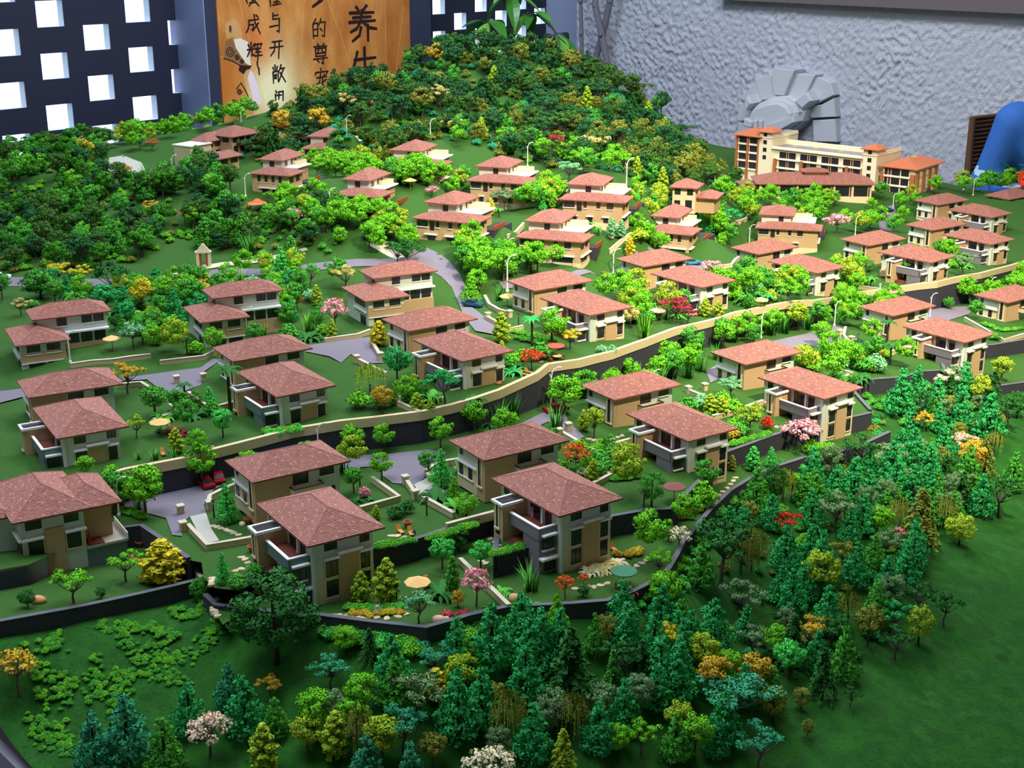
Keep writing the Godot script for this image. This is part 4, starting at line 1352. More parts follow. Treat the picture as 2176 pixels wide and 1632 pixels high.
# a body from tapered bones: their distances joined with a smooth minimum, meshed as surface nets
func body(bones: Array,cell: float,blend: float,col: Callable) -> Mb:
	var lo := Vector3.INF; var hi := -Vector3.INF
	for b in bones:
		for k in 2:
			lo = lo.min(b[k] - Vector3.ONE * (b[2 + k] + 2 * cell)); hi = hi.max(b[k] + Vector3.ONE * (b[2 + k] + 2 * cell))
	var n := Vector3i(((hi - lo) / cell).ceil()) + Vector3i.ONE
	var d := PackedFloat32Array(); d.resize(n.x * n.y * n.z); d.fill(1.0)
	for b in bones:
		var r: float = maxf(b[2],b[3]) + blend * 2 + 2 * cell
		var a0 := Vector3i(((b[0].min(b[1]) - Vector3.ONE * r - lo) / cell).floor()).clamp(Vector3i.ZERO,n - Vector3i.ONE)
		var a1 := Vector3i(((b[0].max(b[1]) + Vector3.ONE * r - lo) / cell).ceil()).clamp(Vector3i.ZERO,n - Vector3i.ONE)
		var ba: Vector3 = b[1] - b[0]
		var l2 := maxf(ba.length_squared(),1e-9)
		for z in range(a0.z,a1.z + 1):
			for y in range(a0.y,a1.y + 1):
				for x in range(a0.x,a1.x + 1):
					var p := lo + Vector3(x,y,z) * cell
					var t := clampf((p - b[0]).dot(ba) / l2,0.0,1.0)
					var v: float = p.distance_to(b[0] + ba * t) - lerpf(b[2],b[3],t)
					var i := (z * n.y + y) * n.x + x
					var h := maxf(blend - absf(d[i] - v),0.0) / blend
					d[i] = minf(d[i],v) - h * h * blend * 0.25
	var m := Mb.new()
	var at := {}
	for z in n.z - 1:
		for y in n.y - 1:
			for x in n.x - 1:
				var i := (z * n.y + y) * n.x + x
				var s := Vector3.ZERO; var c := 0
				var base := d[i] < 0
				var mixed := false
				for e in 8:
					var j := i + (e & 1) + ((e >> 1) & 1) * n.x + (e >> 2) * n.x * n.y
					if (d[j] < 0) != base: mixed = true
				if not mixed: continue
				for e in [[0,1],[2,3],[4,5],[6,7],[0,2],[1,3],[4,6],[5,7],[0,4],[1,5],[2,6],[3,7]]:
					var o0 := Vector3i(e[0] & 1,(e[0] >> 1) & 1,e[0] >> 2); var o1 := Vector3i(e[1] & 1,(e[1] >> 1) & 1,e[1] >> 2)
					var d0 := d[i + o0.x + o0.y * n.x + o0.z * n.x * n.y]; var d1 := d[i + o1.x + o1.y * n.x + o1.z * n.x * n.y]
					if (d0 < 0) != (d1 < 0):
						s += Vector3(o0).lerp(Vector3(o1),d0 / (d0 - d1)); c += 1
				at[i] = lo + (Vector3(x,y,z) + s / c) * cell
	var nrm := func(p: Vector3):
		var q := Vector3i(((p - lo) / cell).round()).clamp(Vector3i.ONE,n - Vector3i(2,2,2))
		var i := (q.z * n.y + q.y) * n.x + q.x
		return Vector3(d[i + 1] - d[i - 1],d[i + n.x] - d[i - n.x],d[i + n.x * n.y] - d[i - n.x * n.y]).normalized()
	var st := [1,n.x,n.x * n.y]
	for i in at.keys():
		for ax in 3:
			var u: int = st[(ax + 1) % 3]; var w: int = st[(ax + 2) % 3]
			if not (at.has(i - u) and at.has(i - w) and at.has(i - u - w)): continue
			var d0 := d[i]; var d1 := d[i + st[ax]]
			if (d0 < 0) == (d1 < 0): continue
			var q := [at[i - u - w],at[i - w],at[i],at[i - u]]
			if d0 >= 0: q.reverse()
			var k := []
			for p in q: k.append((nrm as Callable).call(p))
			var cc: Color = col.call((q[0] + q[2]) * 0.5)
			m.tri(q[0],q[1],q[2],k[0],k[1],k[2],cc); m.tri(q[0],q[2],q[3],k[0],k[2],k[3],cc)
	return m


# ---- light

func spot_lamp(at: Vector3,aim: Vector3,col: Color,power: float,angle: float,size: float):
	var t := thing("spotlight","warm ceiling spotlight above the model, outside the picture","lamp")
	var dir := (aim - at).normalized()
	var m := Mb.new()
	m.tube([at - dir * 0.22,at - dir * 0.02],[0.07,0.08],12)
	obj("housing",m,flat_mat(rgb(40,40,44),0.5),t)
	var g := Mb.new()
	g.tube([at - dir * 0.02,at - dir * 0.015],[0.065,0.065],12)
	var glow := plain(rgb(255,246,230),0.5)
	glow.emission_enabled = true; glow.emission = col; glow.emission_energy_multiplier = 4.0
	obj("lens",g,glow,t)
	var l := SpotLight3D.new()
	l.name = "spotlight_beam"
	l.position = at
	add_child(l)
	l.look_at_from_position(at,aim,Vector3.UP)
	l.light_color = col; l.light_energy = power; l.spot_angle = angle; l.spot_angle_attenuation = 1.0
	l.spot_range = 12.0; l.spot_attenuation = 2.0; l.light_size = size; l.shadow_enabled = true

func ceiling_panel(at: Vector3,size: Vector2,col: Color,power: float,which: String):  # added fill light overhead, standing in for unseen daylight
	var t := thing("ceiling_light","square luminous ceiling panel above the %s, outside the picture" % which,"lamp",Vector3.ZERO,0.0,"luminous ceiling panels")
	var m := Mb.new()
	m.box(at + Vector3(-size.x / 2,0,-size.y / 2),at + Vector3(size.x / 2,0.02,size.y / 2))
	var glow := plain(rgb(240,242,246),0.6)
	glow.emission_enabled = true; glow.emission = col; glow.emission_energy_multiplier = 0.4
	obj("panel",m,glow,t)
	var l := AreaLight3D.new()
	l.name = "ceiling_glow"
	l.area_size = size
	l.area_normalize_energy = true
	l.light_color = col; l.light_energy = power
	l.area_range = 12.0; l.area_attenuation = 2.0
	l.shadow_enabled = true
	add_child(l)
	l.position = at - Vector3(0,0.01,0)
	l.rotation_degrees = Vector3(-90,0,0)


# ---- walls of the hall

const LEFT_AT := Vector3(-1.81047,0,-4.97241)
const CORNER := Vector3(0.32216,0,-7.10505)

func the_hall():
	var dk := plain(rgb(34,37,58),0.6)
	var stucco := plain(rgb(190,194,206),0.95)
	stucco.heightmap_enabled = true
	stucco.heightmap_texture = noise_tex(0.06,[],31)
	stucco.heightmap_scale = 0.25
	stucco.uv1_triplanar = true; stucco.uv1_world_triplanar = true; stucco.uv1_scale = Vector3.ONE * 4.0
	var linen := plain(rgb(206,222,232),0.7)
	var white := plain(rgb(226,226,224),0.9)
	var dl := Vector3(0.70711,0,-0.70711); var dr := Vector3(0.70711,0,0.70711)
	var wl := wall_frame(LEFT_AT,dl); var wr := wall_frame(CORNER,dr)
	# left wall: dark screen with staggered holes, a projecting poster pier, a second finer screen, a plain strip at the corner
	var m := lattice("",-5.0,0.735,0.165,0.1765,0.105,1.332,0.0915,1,0.45,2.1,0.04)
	m.box(Vector3(-5.0,0,-0.04),Vector3(0.735,0.45,0)); m.box(Vector3(-5.0,2.1,-0.04),Vector3(0.735,3.5,0))
	struct("wall_left",m,linen).transform = wl
	m = lattice("",-5.0,0.735,0.165,0.1765,0.105,1.332,0.0915,1,0.45,2.1,0.004)
	m.box(Vector3(-5.0,0,-0.004),Vector3(0.735,0.45,0)); m.box(Vector3(-5.0,2.1,-0.004),Vector3(0.735,3.5,0))
	var skin := struct("wall_left_facing",m,dk)
	skin.transform = wl; skin.position += wl.basis.z * 0.004
	m = lattice("",1.86,2.79,2.053,0.131,0.078,1.277,0.074,1,0.8,1.7,0.03)
	m.box(Vector3(1.86,0,-0.03),Vector3(2.79,0.8,0)); m.box(Vector3(1.86,1.7,-0.03),Vector3(2.79,3.5,0))
	struct("wall_left_fine",m,linen).transform = wl
	m = lattice("",1.86,2.79,2.053,0.131,0.078,1.277,0.074,1,0.8,1.7,0.004)
	m.box(Vector3(1.86,0,-0.004),Vector3(2.79,0.8,0)); m.box(Vector3(1.86,1.7,-0.004),Vector3(2.79,3.5,0))
	skin = struct("wall_left_fine_facing",m,dk)
	skin.transform = wl; skin.position += wl.basis.z * 0.004
	m = Mb.new()
	m.box(Vector3(2.79,0,-0.03),Vector3(3.016,3.5,0))
	struct("wall_left_corner",m,flat_mat(rgb(150,164,196),0.6)).transform = wl
	m = Mb.new()
	m.box(Vector3(0.735,0,-0.04),Vector3(1.866,3.5,0.2))
	struct("column_left",m,plain(rgb(50,54,78),0.5)).transform = wl
	m = Mb.new()
	m.box(Vector3(0.731,0,-0.04),Vector3(0.7352,3.5,0.2))
	struct("column_left_side",m,plain(rgb(132,146,184),0.45)).transform = wl  # side toned lighter blue: light through the holes painted into its colour
	var p := Mb.new()
	var s0 := 0.785; var s1 := 1.740; var y1 := 1.33; var y0 := y1 - 560.0 / 880.0 * 0.955
	p.box(Vector3(s0,y1,0.2),Vector3(s1,2.2,0.208))
	var poster := thing("poster","tall orange poster with black calligraphy and a carved stone creature, cut by the picture top","poster")
	poster.transform = wl
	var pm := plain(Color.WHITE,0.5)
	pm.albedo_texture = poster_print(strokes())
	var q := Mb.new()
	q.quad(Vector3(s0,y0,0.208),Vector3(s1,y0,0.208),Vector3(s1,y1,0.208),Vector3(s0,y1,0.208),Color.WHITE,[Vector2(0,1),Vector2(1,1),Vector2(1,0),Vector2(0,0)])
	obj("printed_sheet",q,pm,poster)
	var back := Mb.new()
	back.box(Vector3(s0,y0 - 0.1,0.2),Vector3(s1,y1,0.2075))
	obj("backing",back,flat_mat(rgb(190,120,56),0.6),poster)
	obj("upper_sheet",p,flat_mat(rgb(196,126,60),0.6),poster)
	# right wall: coarse trowelled stucco
	struct("wall_right",stucco_panel(0.0,2.9,0.45,1.75,0.0075),stucco).transform = wr
	m = Mb.new()
	m.box(Vector3(-0.1,0,-0.12),Vector3(9.0,0.45,0)); m.box(Vector3(-0.1,1.75,-0.12),Vector3(9.0,3.5,0)); m.box(Vector3(2.9,0.45,-0.12),Vector3(9.0,1.75,0)); m.box(Vector3(-0.1,0.45,-0.14),Vector3(2.9,1.75,-0.02))
	struct("wall_right_upper",m,stucco).transform = wr
	m = Mb.new()
	m.box(Vector3(0.9,1.268,-0.02),Vector3(9.0,1.36,0.06))
	struct("trim_1",m,flat_mat(rgb(112,100,104),0.8)).transform = wr
	# the near walls, ceiling and floor, behind the camera
	m = Mb.new()
	m.box(Vector3(9.0,0,-9.0),Vector3(9.1,3.5,0.0))
	var far_wall := Mb.new()
	far_wall.box(Vector3(9.0,0,0),Vector3(9.12,3.5,8.2))
	struct("wall_near_right",far_wall,white).transform = wr
	var lw := Mb.new()
	lw.box(Vector3(-5.12,0,0),Vector3(-5.0,3.5,9.0))
	struct("wall_near_left",lw,white).transform = wl
	var f := Mb.new()
	f.box(Vector3(-9,-0.1,-8.5),Vector3(9,0,7))
	struct("floor",f,grained([rgb(112,106,116),rgb(126,120,130)],0.02,1.0,0.6,0.0,41))
	var c := Mb.new()
	c.box(Vector3(-9,3.5,-8.5),Vector3(9,3.6,7))
	struct("ceiling",c,white)
	var o := Mb.new()
	o.box(Vector3(-60,-0.5,-70),Vector3(40,-0.3,30))
	struct("ground_outside",o,flat_mat(rgb(226,228,232),0.9))
	# the board that carries the model
	board()
	sculpture(wr)
	branches(wr)
	leafy_plant(wl)
	seated_woman()

func board():
	var t := thing("model_table","grey edged board under the estate model, seen at the lower corner","table")
	var line := outline()
	var m := Mb.new()
	var path := PackedVector3Array(); var tops := PackedFloat32Array()
	for i in line.size() + 1:
		var p: Vector2 = line[i % line.size()]
		var h := height(p.x,p.y)
		path.append(Vector3(p.x,0.42,p.y)); tops.append(h - 0.0015)
	ribbon(m,path,tops,0.012)
	obj("edge_band",m,flat_mat(rgb(140,134,146),0.7),t)
	var b := Mb.new()
	var poly := PackedVector2Array(line)
	var ix := Geometry2D.triangulate_polygon(poly)
	for k in range(0,ix.size(),3):
		var a := poly[ix[k]]; var c := poly[ix[k + 1]]; var d := poly[ix[k + 2]]
		if (c - a).cross(d - a) > 0:
			var s := c; c = d; d = s
		b.quad_tri(Vector3(a.x,0.44,a.y),Vector3(c.x,0.44,c.y),Vector3(d.x,0.44,d.y))
		b.quad_tri(Vector3(a.x,0.40,a.y),Vector3(d.x,0.40,d.y),Vector3(c.x,0.40,c.y))
	obj("table_top",b,flat_mat(rgb(92,88,96),0.7),t)
	for q in [Vector3(-0.9,0,-3.6),Vector3(1.2,0,-3.4),Vector3(0.2,0,-5.2),Vector3(0.2,0,-1.9)]:
		block(t,"leg",q + Vector3(-0.05,0,-0.05),q + Vector3(0.05,0.41,0.05),M.dark)

func height(x: float,z: float) -> float:
	return maxf(land(0,x,z) if z < -2.7 or x < -0.9 and z < -1.7 else -9.0,land(2,x,z) if z >= -2.7 and not (x < -0.9 and z < -1.7) else -9.0)

func sculpture(wr: Transform3D):   # stone relief on the stucco wall: a broad animal head in a fan of slabs
	var st := grained([rgb(186,190,198),rgb(210,214,222),rgb(196,200,210)],0.2,6.0,0.95,0.15,51)
	var t := thing("wall_relief","grey stone relief of an animal head in a fan of slabs","sculpture")
	t.transform = wr
	var slabs := [["1.233,0.980 1.254,0.994 1.354,0.992 1.306,0.879 1.259,0.877",0.09],["1.340,0.975 1.443,0.977 1.391,0.868 1.300,0.860",0.065],["1.420,0.965 1.468,0.966 1.511,0.947 1.532,0.898 1.440,0.850 1.385,0.860",0.05],["1.470,0.852 1.530,0.886 1.544,0.807 1.420,0.790 1.400,0.840",0.045],["1.427,0.780 1.541,0.797 1.555,0.700 1.440,0.690",0.04],["1.127,0.940 1.234,0.968 1.250,0.860 1.169,0.845",0.06],["1.041,0.846 1.127,0.918 1.180,0.845 1.111,0.815",0.05],["1.038,0.824 1.120,0.818 1.160,0.747 1.032,0.743",0.045],["1.036,0.734 1.160,0.740 1.160,0.690 1.033,0.680",0.04]]
	for s in slabs:
		var m := Mb.new()
		extrude(pts2(s[0]),-0.01,s[1],m,0.004)
		obj("slab",m,st,t)
	var h := Mb.new()
	for layer in [[1.0,-0.01,0.10],[0.90,0.10,0.135],[0.74,0.135,0.155]]:
		var ring := []
		for p in pts2("1.140,0.760 1.150,0.800 1.180,0.836 1.255,0.872 1.340,0.884 1.400,0.862 1.425,0.826 1.412,0.780 1.360,0.735 1.290,0.700 1.200,0.715"): ring.append((p - Vector2(1.29,0.79)) * layer[0] + Vector2(1.29,0.79))
		extrude(ring,layer[1],layer[2],h,0.012)
	obj("head",h,st,t)
	for s in ["1.108,0.828 1.128,0.868 1.158,0.836 1.128,0.800","1.375,0.864 1.438,0.910 1.466,0.874 1.419,0.832"]:
		var e := Mb.new()
		extrude(pts2(s),0.0,0.115,e,0.010)
		obj("ear",e,st,t)
	for s in ["1.215,0.775 1.232,0.775 1.236,0.690 1.212,0.690","1.240,0.776 1.256,0.776 1.262,0.690 1.242,0.690"]:
		var e := Mb.new()
		extrude(pts2(s),0.10,0.172,e,0.004)
		obj("snout_ridge",e,st,t)
	var b := Mb.new()
	extrude(pts2("1.280,0.760 1.412,0.808 1.420,0.785 1.300,0.715"),0.10,0.168,b,0.008)
	extrude(pts2("1.150,0.775 1.205,0.765 1.195,0.735 1.145,0.740"),0.10,0.160,b,0.008)
	obj("brow",b,st,t)

func branches(wr: Transform3D):
	var mat := flat_mat(rgb(118,116,126),0.8)
	var k := 0
	for b in [[Vector3(0.255,1.36,0.15),Vector3(0.262,1.22,0.16),Vector3(0.300,1.08,0.15),Vector3(0.345,0.96,0.16),Vector3(0.385,0.80,0.15),"grey branch leaning down toward the stucco wall, crossing in front"],[Vector3(0.34,1.40,0.11),Vector3(0.312,1.24,0.11),Vector3(0.272,1.10,0.11),Vector3(0.225,0.96,0.11),Vector3(0.195,0.80,0.11),"grey branch leaning the other way, crossing behind"],[Vector3(0.185,1.40,0.18),Vector3(0.187,1.24,0.18),Vector3(0.196,1.08,0.18),Vector3(0.200,0.94,0.18),Vector3(0.196,0.80,0.18),"slim upright grey branch at the corner strip"]]:
		var m := Mb.new()
		var path := [b[0],b[1],b[2],b[3],b[4],b[4] - Vector3(0,0.8,0)]
		m.tube(path,[0.014,0.0155,0.0165,0.016,0.017,0.017] if k < 2 else [0.008,0.009,0.010,0.010,0.011,0.011],9)
		for c in 3: m.ball(b[1].lerp(b[3],c / 2.0) + Vector3(0.004,0,0.008),Vector3(0.010,0.013,0.010),5,7)
		var o := obj("branch",m,mat)
		o.transform = wr
		tag(o,b[5],"branch")
		k += 1

func leafy_plant(wl: Transform3D):   # a potted plant with big drooping leaves behind the hill
	var t := thing("big_leaved_plant","tall plant with big drooping dark green leaves behind the hill crest","plant")
	t.transform = wl
	var mats := []
	for c in [rgb(56,122,40),rgb(78,150,52),rgb(40,98,42),rgb(104,168,72)]:
		var m := plain(c,0.32)
		m.backlight_enabled = true; m.backlight = Color(0.25,0.35,0.08)
		mats.append(m)
	var stem := Mb.new()
	var r := RandomNumberGenerator.new()
	r.seed = 12
	var tips := [Vector3(1.80,1.15,0.42),Vector3(1.95,1.20,0.47),Vector3(2.10,1.12,0.42),Vector3(2.25,1.22,0.42),Vector3(2.38,1.12,0.45),Vector3(2.50,1.05,0.38),Vector3(2.02,1.05,0.50),Vector3(2.30,1.00,0.50),Vector3(2.15,1.30,0.40),Vector3(1.86,1.05,0.5)]
	var leaves := [leaf_shape(0.145,0.028,0.05),leaf_shape(0.115,0.024,0.03),leaf_shape(0.16,0.031,0.075)]
	for k in leaves.size(): leaves[k] = leaves[k].mesh()
	var root := Vector3(2.15,0.0,0.45)
	for i in tips.size():
		var tip: Vector3 = tips[i]
		stem.tube([root,root.lerp(tip,0.5) + Vector3(0,0.12,0),tip],[0.011,0.008,0.005],6)
		for k in 8:
			var a: float = k * TAU / 8.0 + r.randf() * 0.5 + i
			var dir := Vector3(cos(a),r.randf_range(-0.65,0.15),sin(a)).normalized()
			var o := MeshInstance3D.new()
			o.mesh = leaves[(k + i) % 3]
			o.material_override = mats[(k * 3 + i) % 4]
			o.name = "leaf"
			t.add_child(o,true)
			var side := dir.cross(Vector3.UP).normalized()
			o.transform = Transform3D(Basis(-side,side.cross(dir).normalized() * -1.0 if side.cross(dir).y < 0 else side.cross(dir).normalized(),dir),tip + dir * 0.012)
			if o.transform.basis.determinant() < 0: o.transform.basis.x = -o.transform.basis.x
	obj("stem",stem,flat_mat(rgb(70,98,44),0.7),t)
	var pot_ := Mb.new()
	pot_.lathe([Vector2(0.10,0),Vector2(0.14,0.28),Vector2(0.155,0.30),Vector2(0.155,0.33),Vector2(0.13,0.33),Vector2(0.12,0.29),Vector2(0,0.28)],20,Vector3(2.15,0,0.45))
	obj("plant_pot",pot_,M.terracotta,t)

func seated_woman():
	var o := Vector3(1.93, 0, -5.0)   # under the hips; she faces +X of her own frame, toward the camera
	var turn := -1.22
	var bones := [
		[Vector3(0,0.50,0),Vector3(0.0,0.62,0),0.135,0.125],[Vector3(0.0,0.62,0),Vector3(0.01,0.84,0),0.120,0.128],[Vector3(-0.01,0.93,-0.12),Vector3(-0.01,0.93,0.12),0.062,0.062],[Vector3(0.02,0.86,-0.05),Vector3(0.02,0.86,0.05),0.11,0.11],
		[Vector3(0.005,0.96,0),Vector3(0.03,1.06,0),0.050,0.045],
		[Vector3(0.0,0.52,-0.09),Vector3(0.40,0.50,-0.10),0.085,0.062],[Vector3(0.0,0.52,0.09),Vector3(0.40,0.50,0.10),0.085,0.062],[Vector3(0.40,0.50,-0.10),Vector3(0.42,0.09,-0.10),0.060,0.040],[Vector3(0.40,0.50,0.10),Vector3(0.42,0.09,0.10),0.060,0.040],[Vector3(0.42,0.06,-0.10),Vector3(0.55,0.035,-0.10),0.038,0.030],[Vector3(0.42,0.06,0.10),Vector3(0.55,0.035,0.10),0.038,0.030],
		[Vector3(-0.01,0.925,0.165),Vector3(-0.07,0.68,0.215),0.058,0.048],[Vector3(-0.07,0.68,0.215),Vector3(0.14,0.705,0.16),0.044,0.030],[Vector3(-0.01,0.925,-0.165),Vector3(0.00,0.68,-0.20),0.056,0.046],[Vector3(0.00,0.68,-0.20),Vector3(0.17,0.72,-0.06),0.042,0.029]]
	var cloth := rgb(52,104,186).srgb_to_linear(); var stripe := rgb(176,208,232).srgb_to_linear(); var skin := rgb(120,76,52).srgb_to_linear(); var skirt := rgb(38,40,60).srgb_to_linear()
	var paint := func(p: Vector3) -> Color:
		if p.y > 0.985 and Vector2(p.x - 0.02,p.z).length() < 0.075: return skin
		if p.y < 0.56: return skirt if p.y > 0.11 else rgb(30,26,26).srgb_to_linear()
		if p.x > -0.03 + 0.03 and p.y < 0.76 and absf(p.z) > 0.045 and Vector2(p.x,p.y).distance_to(Vector2(0.0,0.80)) > 0.135 and p.x > 0.02: return skin
		if absf(p.y - 0.735 + p.x * 0.25) < 0.013 and absf(p.z) > 0.12: return stripe
		if absf(absf(p.z) - 0.115) < 0.022 and p.y > 0.86: return stripe
		return cloth
	var m := body(bones,0.012,0.05,paint)
	var hand_bones := []
	for s in [1.0,-1.0]:
		var at := Vector3(0.15,0.708,0.155) if s > 0 else Vector3(0.18,0.722,-0.055)
		hand_bones.append([at,at + Vector3(0.065,0.012,-0.035 * s),0.026,0.030])
		for k in 4:
			var root := at + Vector3(0.075 - 0.004 * absf(k - 1.5),0.032 - 0.019 * k,-0.045 * s)
			var l: float = [0.030,0.035,0.033,0.026][k]
			var j1 := root + Vector3(l * 0.8,0,-l * 0.7 * s); var j2 := j1 + Vector3(-l * 0.1,0,-l * 0.9 * s)
			hand_bones.append([root,j1,0.0095,0.009]); hand_bones.append([j1,j2,0.009,0.0078])
		hand_bones.append([at + Vector3(0.02,0.025,-0.02 * s),at + Vector3(0.055,0.050,-0.050 * s),0.012,0.0095])
	var hm := body(hand_bones,0.0035,0.008,func(_p: Vector3) -> Color: return skin)
	var head_c := Vector3(0.055,1.165,0)
	var head_bones := [[head_c + Vector3(-0.02,0.03,0),head_c + Vector3(0.02,0.02,0),0.083,0.080],[head_c + Vector3(0.03,-0.03,0),head_c + Vector3(0.045,-0.075,0),0.058,0.036],[head_c + Vector3(0.092,0.005,0),head_c + Vector3(0.108,-0.030,0),0.010,0.015],[head_c + Vector3(0.086,-0.062,-0.016),head_c + Vector3(0.086,-0.062,0.016),0.010,0.010],[head_c + Vector3(0.0,-0.01,0.078),head_c + Vector3(-0.004,-0.035,0.076),0.014,0.010],[head_c + Vector3(0.0,-0.01,-0.078),head_c + Vector3(-0.004,-0.035,-0.076),0.014,0.010],[Vector3(0.02,1.03,0),Vector3(0.04,1.10,0),0.047,0.046]]
	var face := func(p: Vector3) -> Color:
		var q: Vector3 = p - head_c
		if q.x > 0.06 and absf(q.y + 0.062) < 0.010 and absf(q.z) < 0.026: return rgb(140,60,56).srgb_to_linear()
		if q.x > 0.05 and absf(q.y - 0.006) < 0.007 and absf(absf(q.z) - 0.032) < 0.013: return rgb(20,16,16).srgb_to_linear()
		return skin
	var fm := body(head_bones,0.0045,0.02,face)
	for part in [hm,fm]:
		m.v.append_array(part.v); m.n.append_array(part.n); m.u.append_array(part.u); m.c.append_array(part.c)
	var t := thing("person","woman in blue blouse with green bead necklace holding orange flowers, cut by the picture edge","person",o,turn)
	var mat := plain(Color.WHITE,0.75)
	mat.vertex_color_use_as_albedo = true
	obj("figure",m,mat,t)
	var hair := body([[head_c + Vector3(-0.035,0.045,0),head_c + Vector3(0.015,0.062,0),0.090,0.082],[head_c + Vector3(-0.055,0.0,0),Vector3(-0.045,1.00,0.02),0.080,0.050],[head_c + Vector3(-0.03,0.0,0.06),Vector3(-0.015,0.985,0.075),0.040,0.022]],0.008,0.03,func(_p: Vector3) -> Color: return Color.WHITE)
	obj("hair",hair,flat_mat(rgb(34,20,24),0.45),t)
	# bead necklace
	var nk := thing("bead_necklace","necklace of round green beads on the blue blouse","necklace",o,turn)
	for k in 26:
		var a := PI * (k + 0.5) / 26.0 * 2.0
		var p := Vector3(0.03 + cos(a) * (0.085 + 0.055 * maxf(0,cos(a))),0.968 - 0.115 * maxf(0,cos(a)) - 0.012 * (1.0 - cos(a)) * 0.0,sin(a) * 0.088)
		var bead := Mb.new()
		bead.ball(Vector3.ZERO,Vector3.ONE * 0.0105,6,8)
		var bo := obj("bead",bead,flat_mat(rgb(110,176,40),0.35),nk)
		bo.position = p
	# bouquet
	var bq := thing("bouquet","bouquet of orange gerberas, small berries and feathery greens held by the seated woman","flowers",o,turn)
	var r := RandomNumberGenerator.new()
	r.seed = 8
	for f in [Vector3(0.155,0.800,0.165),Vector3(0.190,0.812,0.140),Vector3(0.150,0.755,0.215),Vector3(0.215,0.770,0.150),Vector3(0.235,0.825,0.100)]:
		var fl := Mb.new()
		for k in 18:
			var a := TAU * k / 18.0
			var dir := Vector3(cos(a),sin(a),0.0)
			var s := Vector3(-sin(a),cos(a),0.0) * 0.0062
			for z in [0.0,0.003]:
				var q := dir.rotated(Vector3(0,0,1),0.12 if z > 0 else 0.0)
				fl.quad(q * 0.006 - s * 0.5 + Vector3(0,0,z),q * 0.022 - s + Vector3(0,0,z + 0.004),q * 0.030 + Vector3(0,0,z - 0.001),q * 0.022 + s + Vector3(0,0,z + 0.004))
		var fo := obj("gerbera",fl,flat_mat(rgb(232,66,20),0.6),bq)
		fo.position = f
		fo.rotation = Vector3(-0.25,0.15,0)
		var ce := Mb.new()
		ce.ball(Vector3(0,0,0.004),Vector3(0.008,0.008,0.005),5,8)
		obj("flower_centre",ce,flat_mat(rgb(200,90,20),0.8),fo)
	for k in 46:
		var be := Mb.new()
		be.ball(Vector3(r.randf_range(0.10,0.26),r.randf_range(0.66,0.875),r.randf_range(0.08,0.22)),Vector3.ONE * r.randf_range(0.004,0.0065),5,6)
		obj("berry",be,flat_mat(rgb(214,84,34) if k % 3 else rgb(190,60,60),0.5),bq)
	var gr := Mb.new()
	for k in 120:
		var a := r.randf_range(0.0,TAU)
		var p0 := Vector3(0.14,0.765,0.16) + Vector3(r.randfn() * 0.02,r.randfn() * 0.02,r.randfn() * 0.015)
		var dir := Vector3(cos(a) * 0.9 - 0.35,sin(a) + 0.15,r.randf_range(-0.1,0.5)).normalized()
		var s := dir.cross(Vector3(0,0,1)).normalized() * 0.0024
		var l := r.randf_range(0.04,0.095)
		gr.quad(p0 - s,p0 + s,p0 + dir * l + s * 0.3,p0 + dir * l - s * 0.3)
	obj("greens",gr,flat_mat(rgb(52,128,76),0.7),bq)
	# wicker chair
	var ch := thing("wicker_chair","brown wicker armchair behind the seated woman","chair",o,turn)
	var wick := flat_mat(rgb(92,66,46),0.8)
	var wv := Mb.new()
	for k in 36:
		var y := 0.40 + k * 0.0150
		wv.tube([Vector3(-0.135,y,-0.24),Vector3(-0.175,y,-0.10),Vector3(-0.175,y,0.10),Vector3(-0.135,y,0.24)],[0.0092,0.0092,0.0092,0.0092],5)
	obj("woven_back",wv,wick,ch)
	var si := Mb.new()
	for k in 12:
		var y := 0.40 + k * 0.0165
		for z in [-0.24,0.24]: si.tube([Vector3(-0.13,y,z),Vector3(0.12,y,z * 1.03),Vector3(0.30,y - 0.01,z)],[0.0075,0.0075,0.0075],5)
	obj("woven_side",si,wick,ch)
	block(ch,"seat",Vector3(-0.16,0.355,-0.27),Vector3(0.34,0.385,0.27),wick)
	for z in [-0.235,0.235]:
		var fr := Mb.new()
		fr.tube([Vector3(-0.135,0.0,z),Vector3(-0.135,0.93,z)],[0.014,0.012],8)
		obj("back_post",fr,wick,ch)
		var lg := Mb.new()
		lg.tube([Vector3(0.31,0.0,z),Vector3(0.31,0.60,z)],[0.014,0.012],8)
		obj("front_leg",lg,wick,ch)


# ---- setting things down

var protos := {}
var sunk := []
var lower := PackedVector2Array()
var outer := PackedVector2Array()

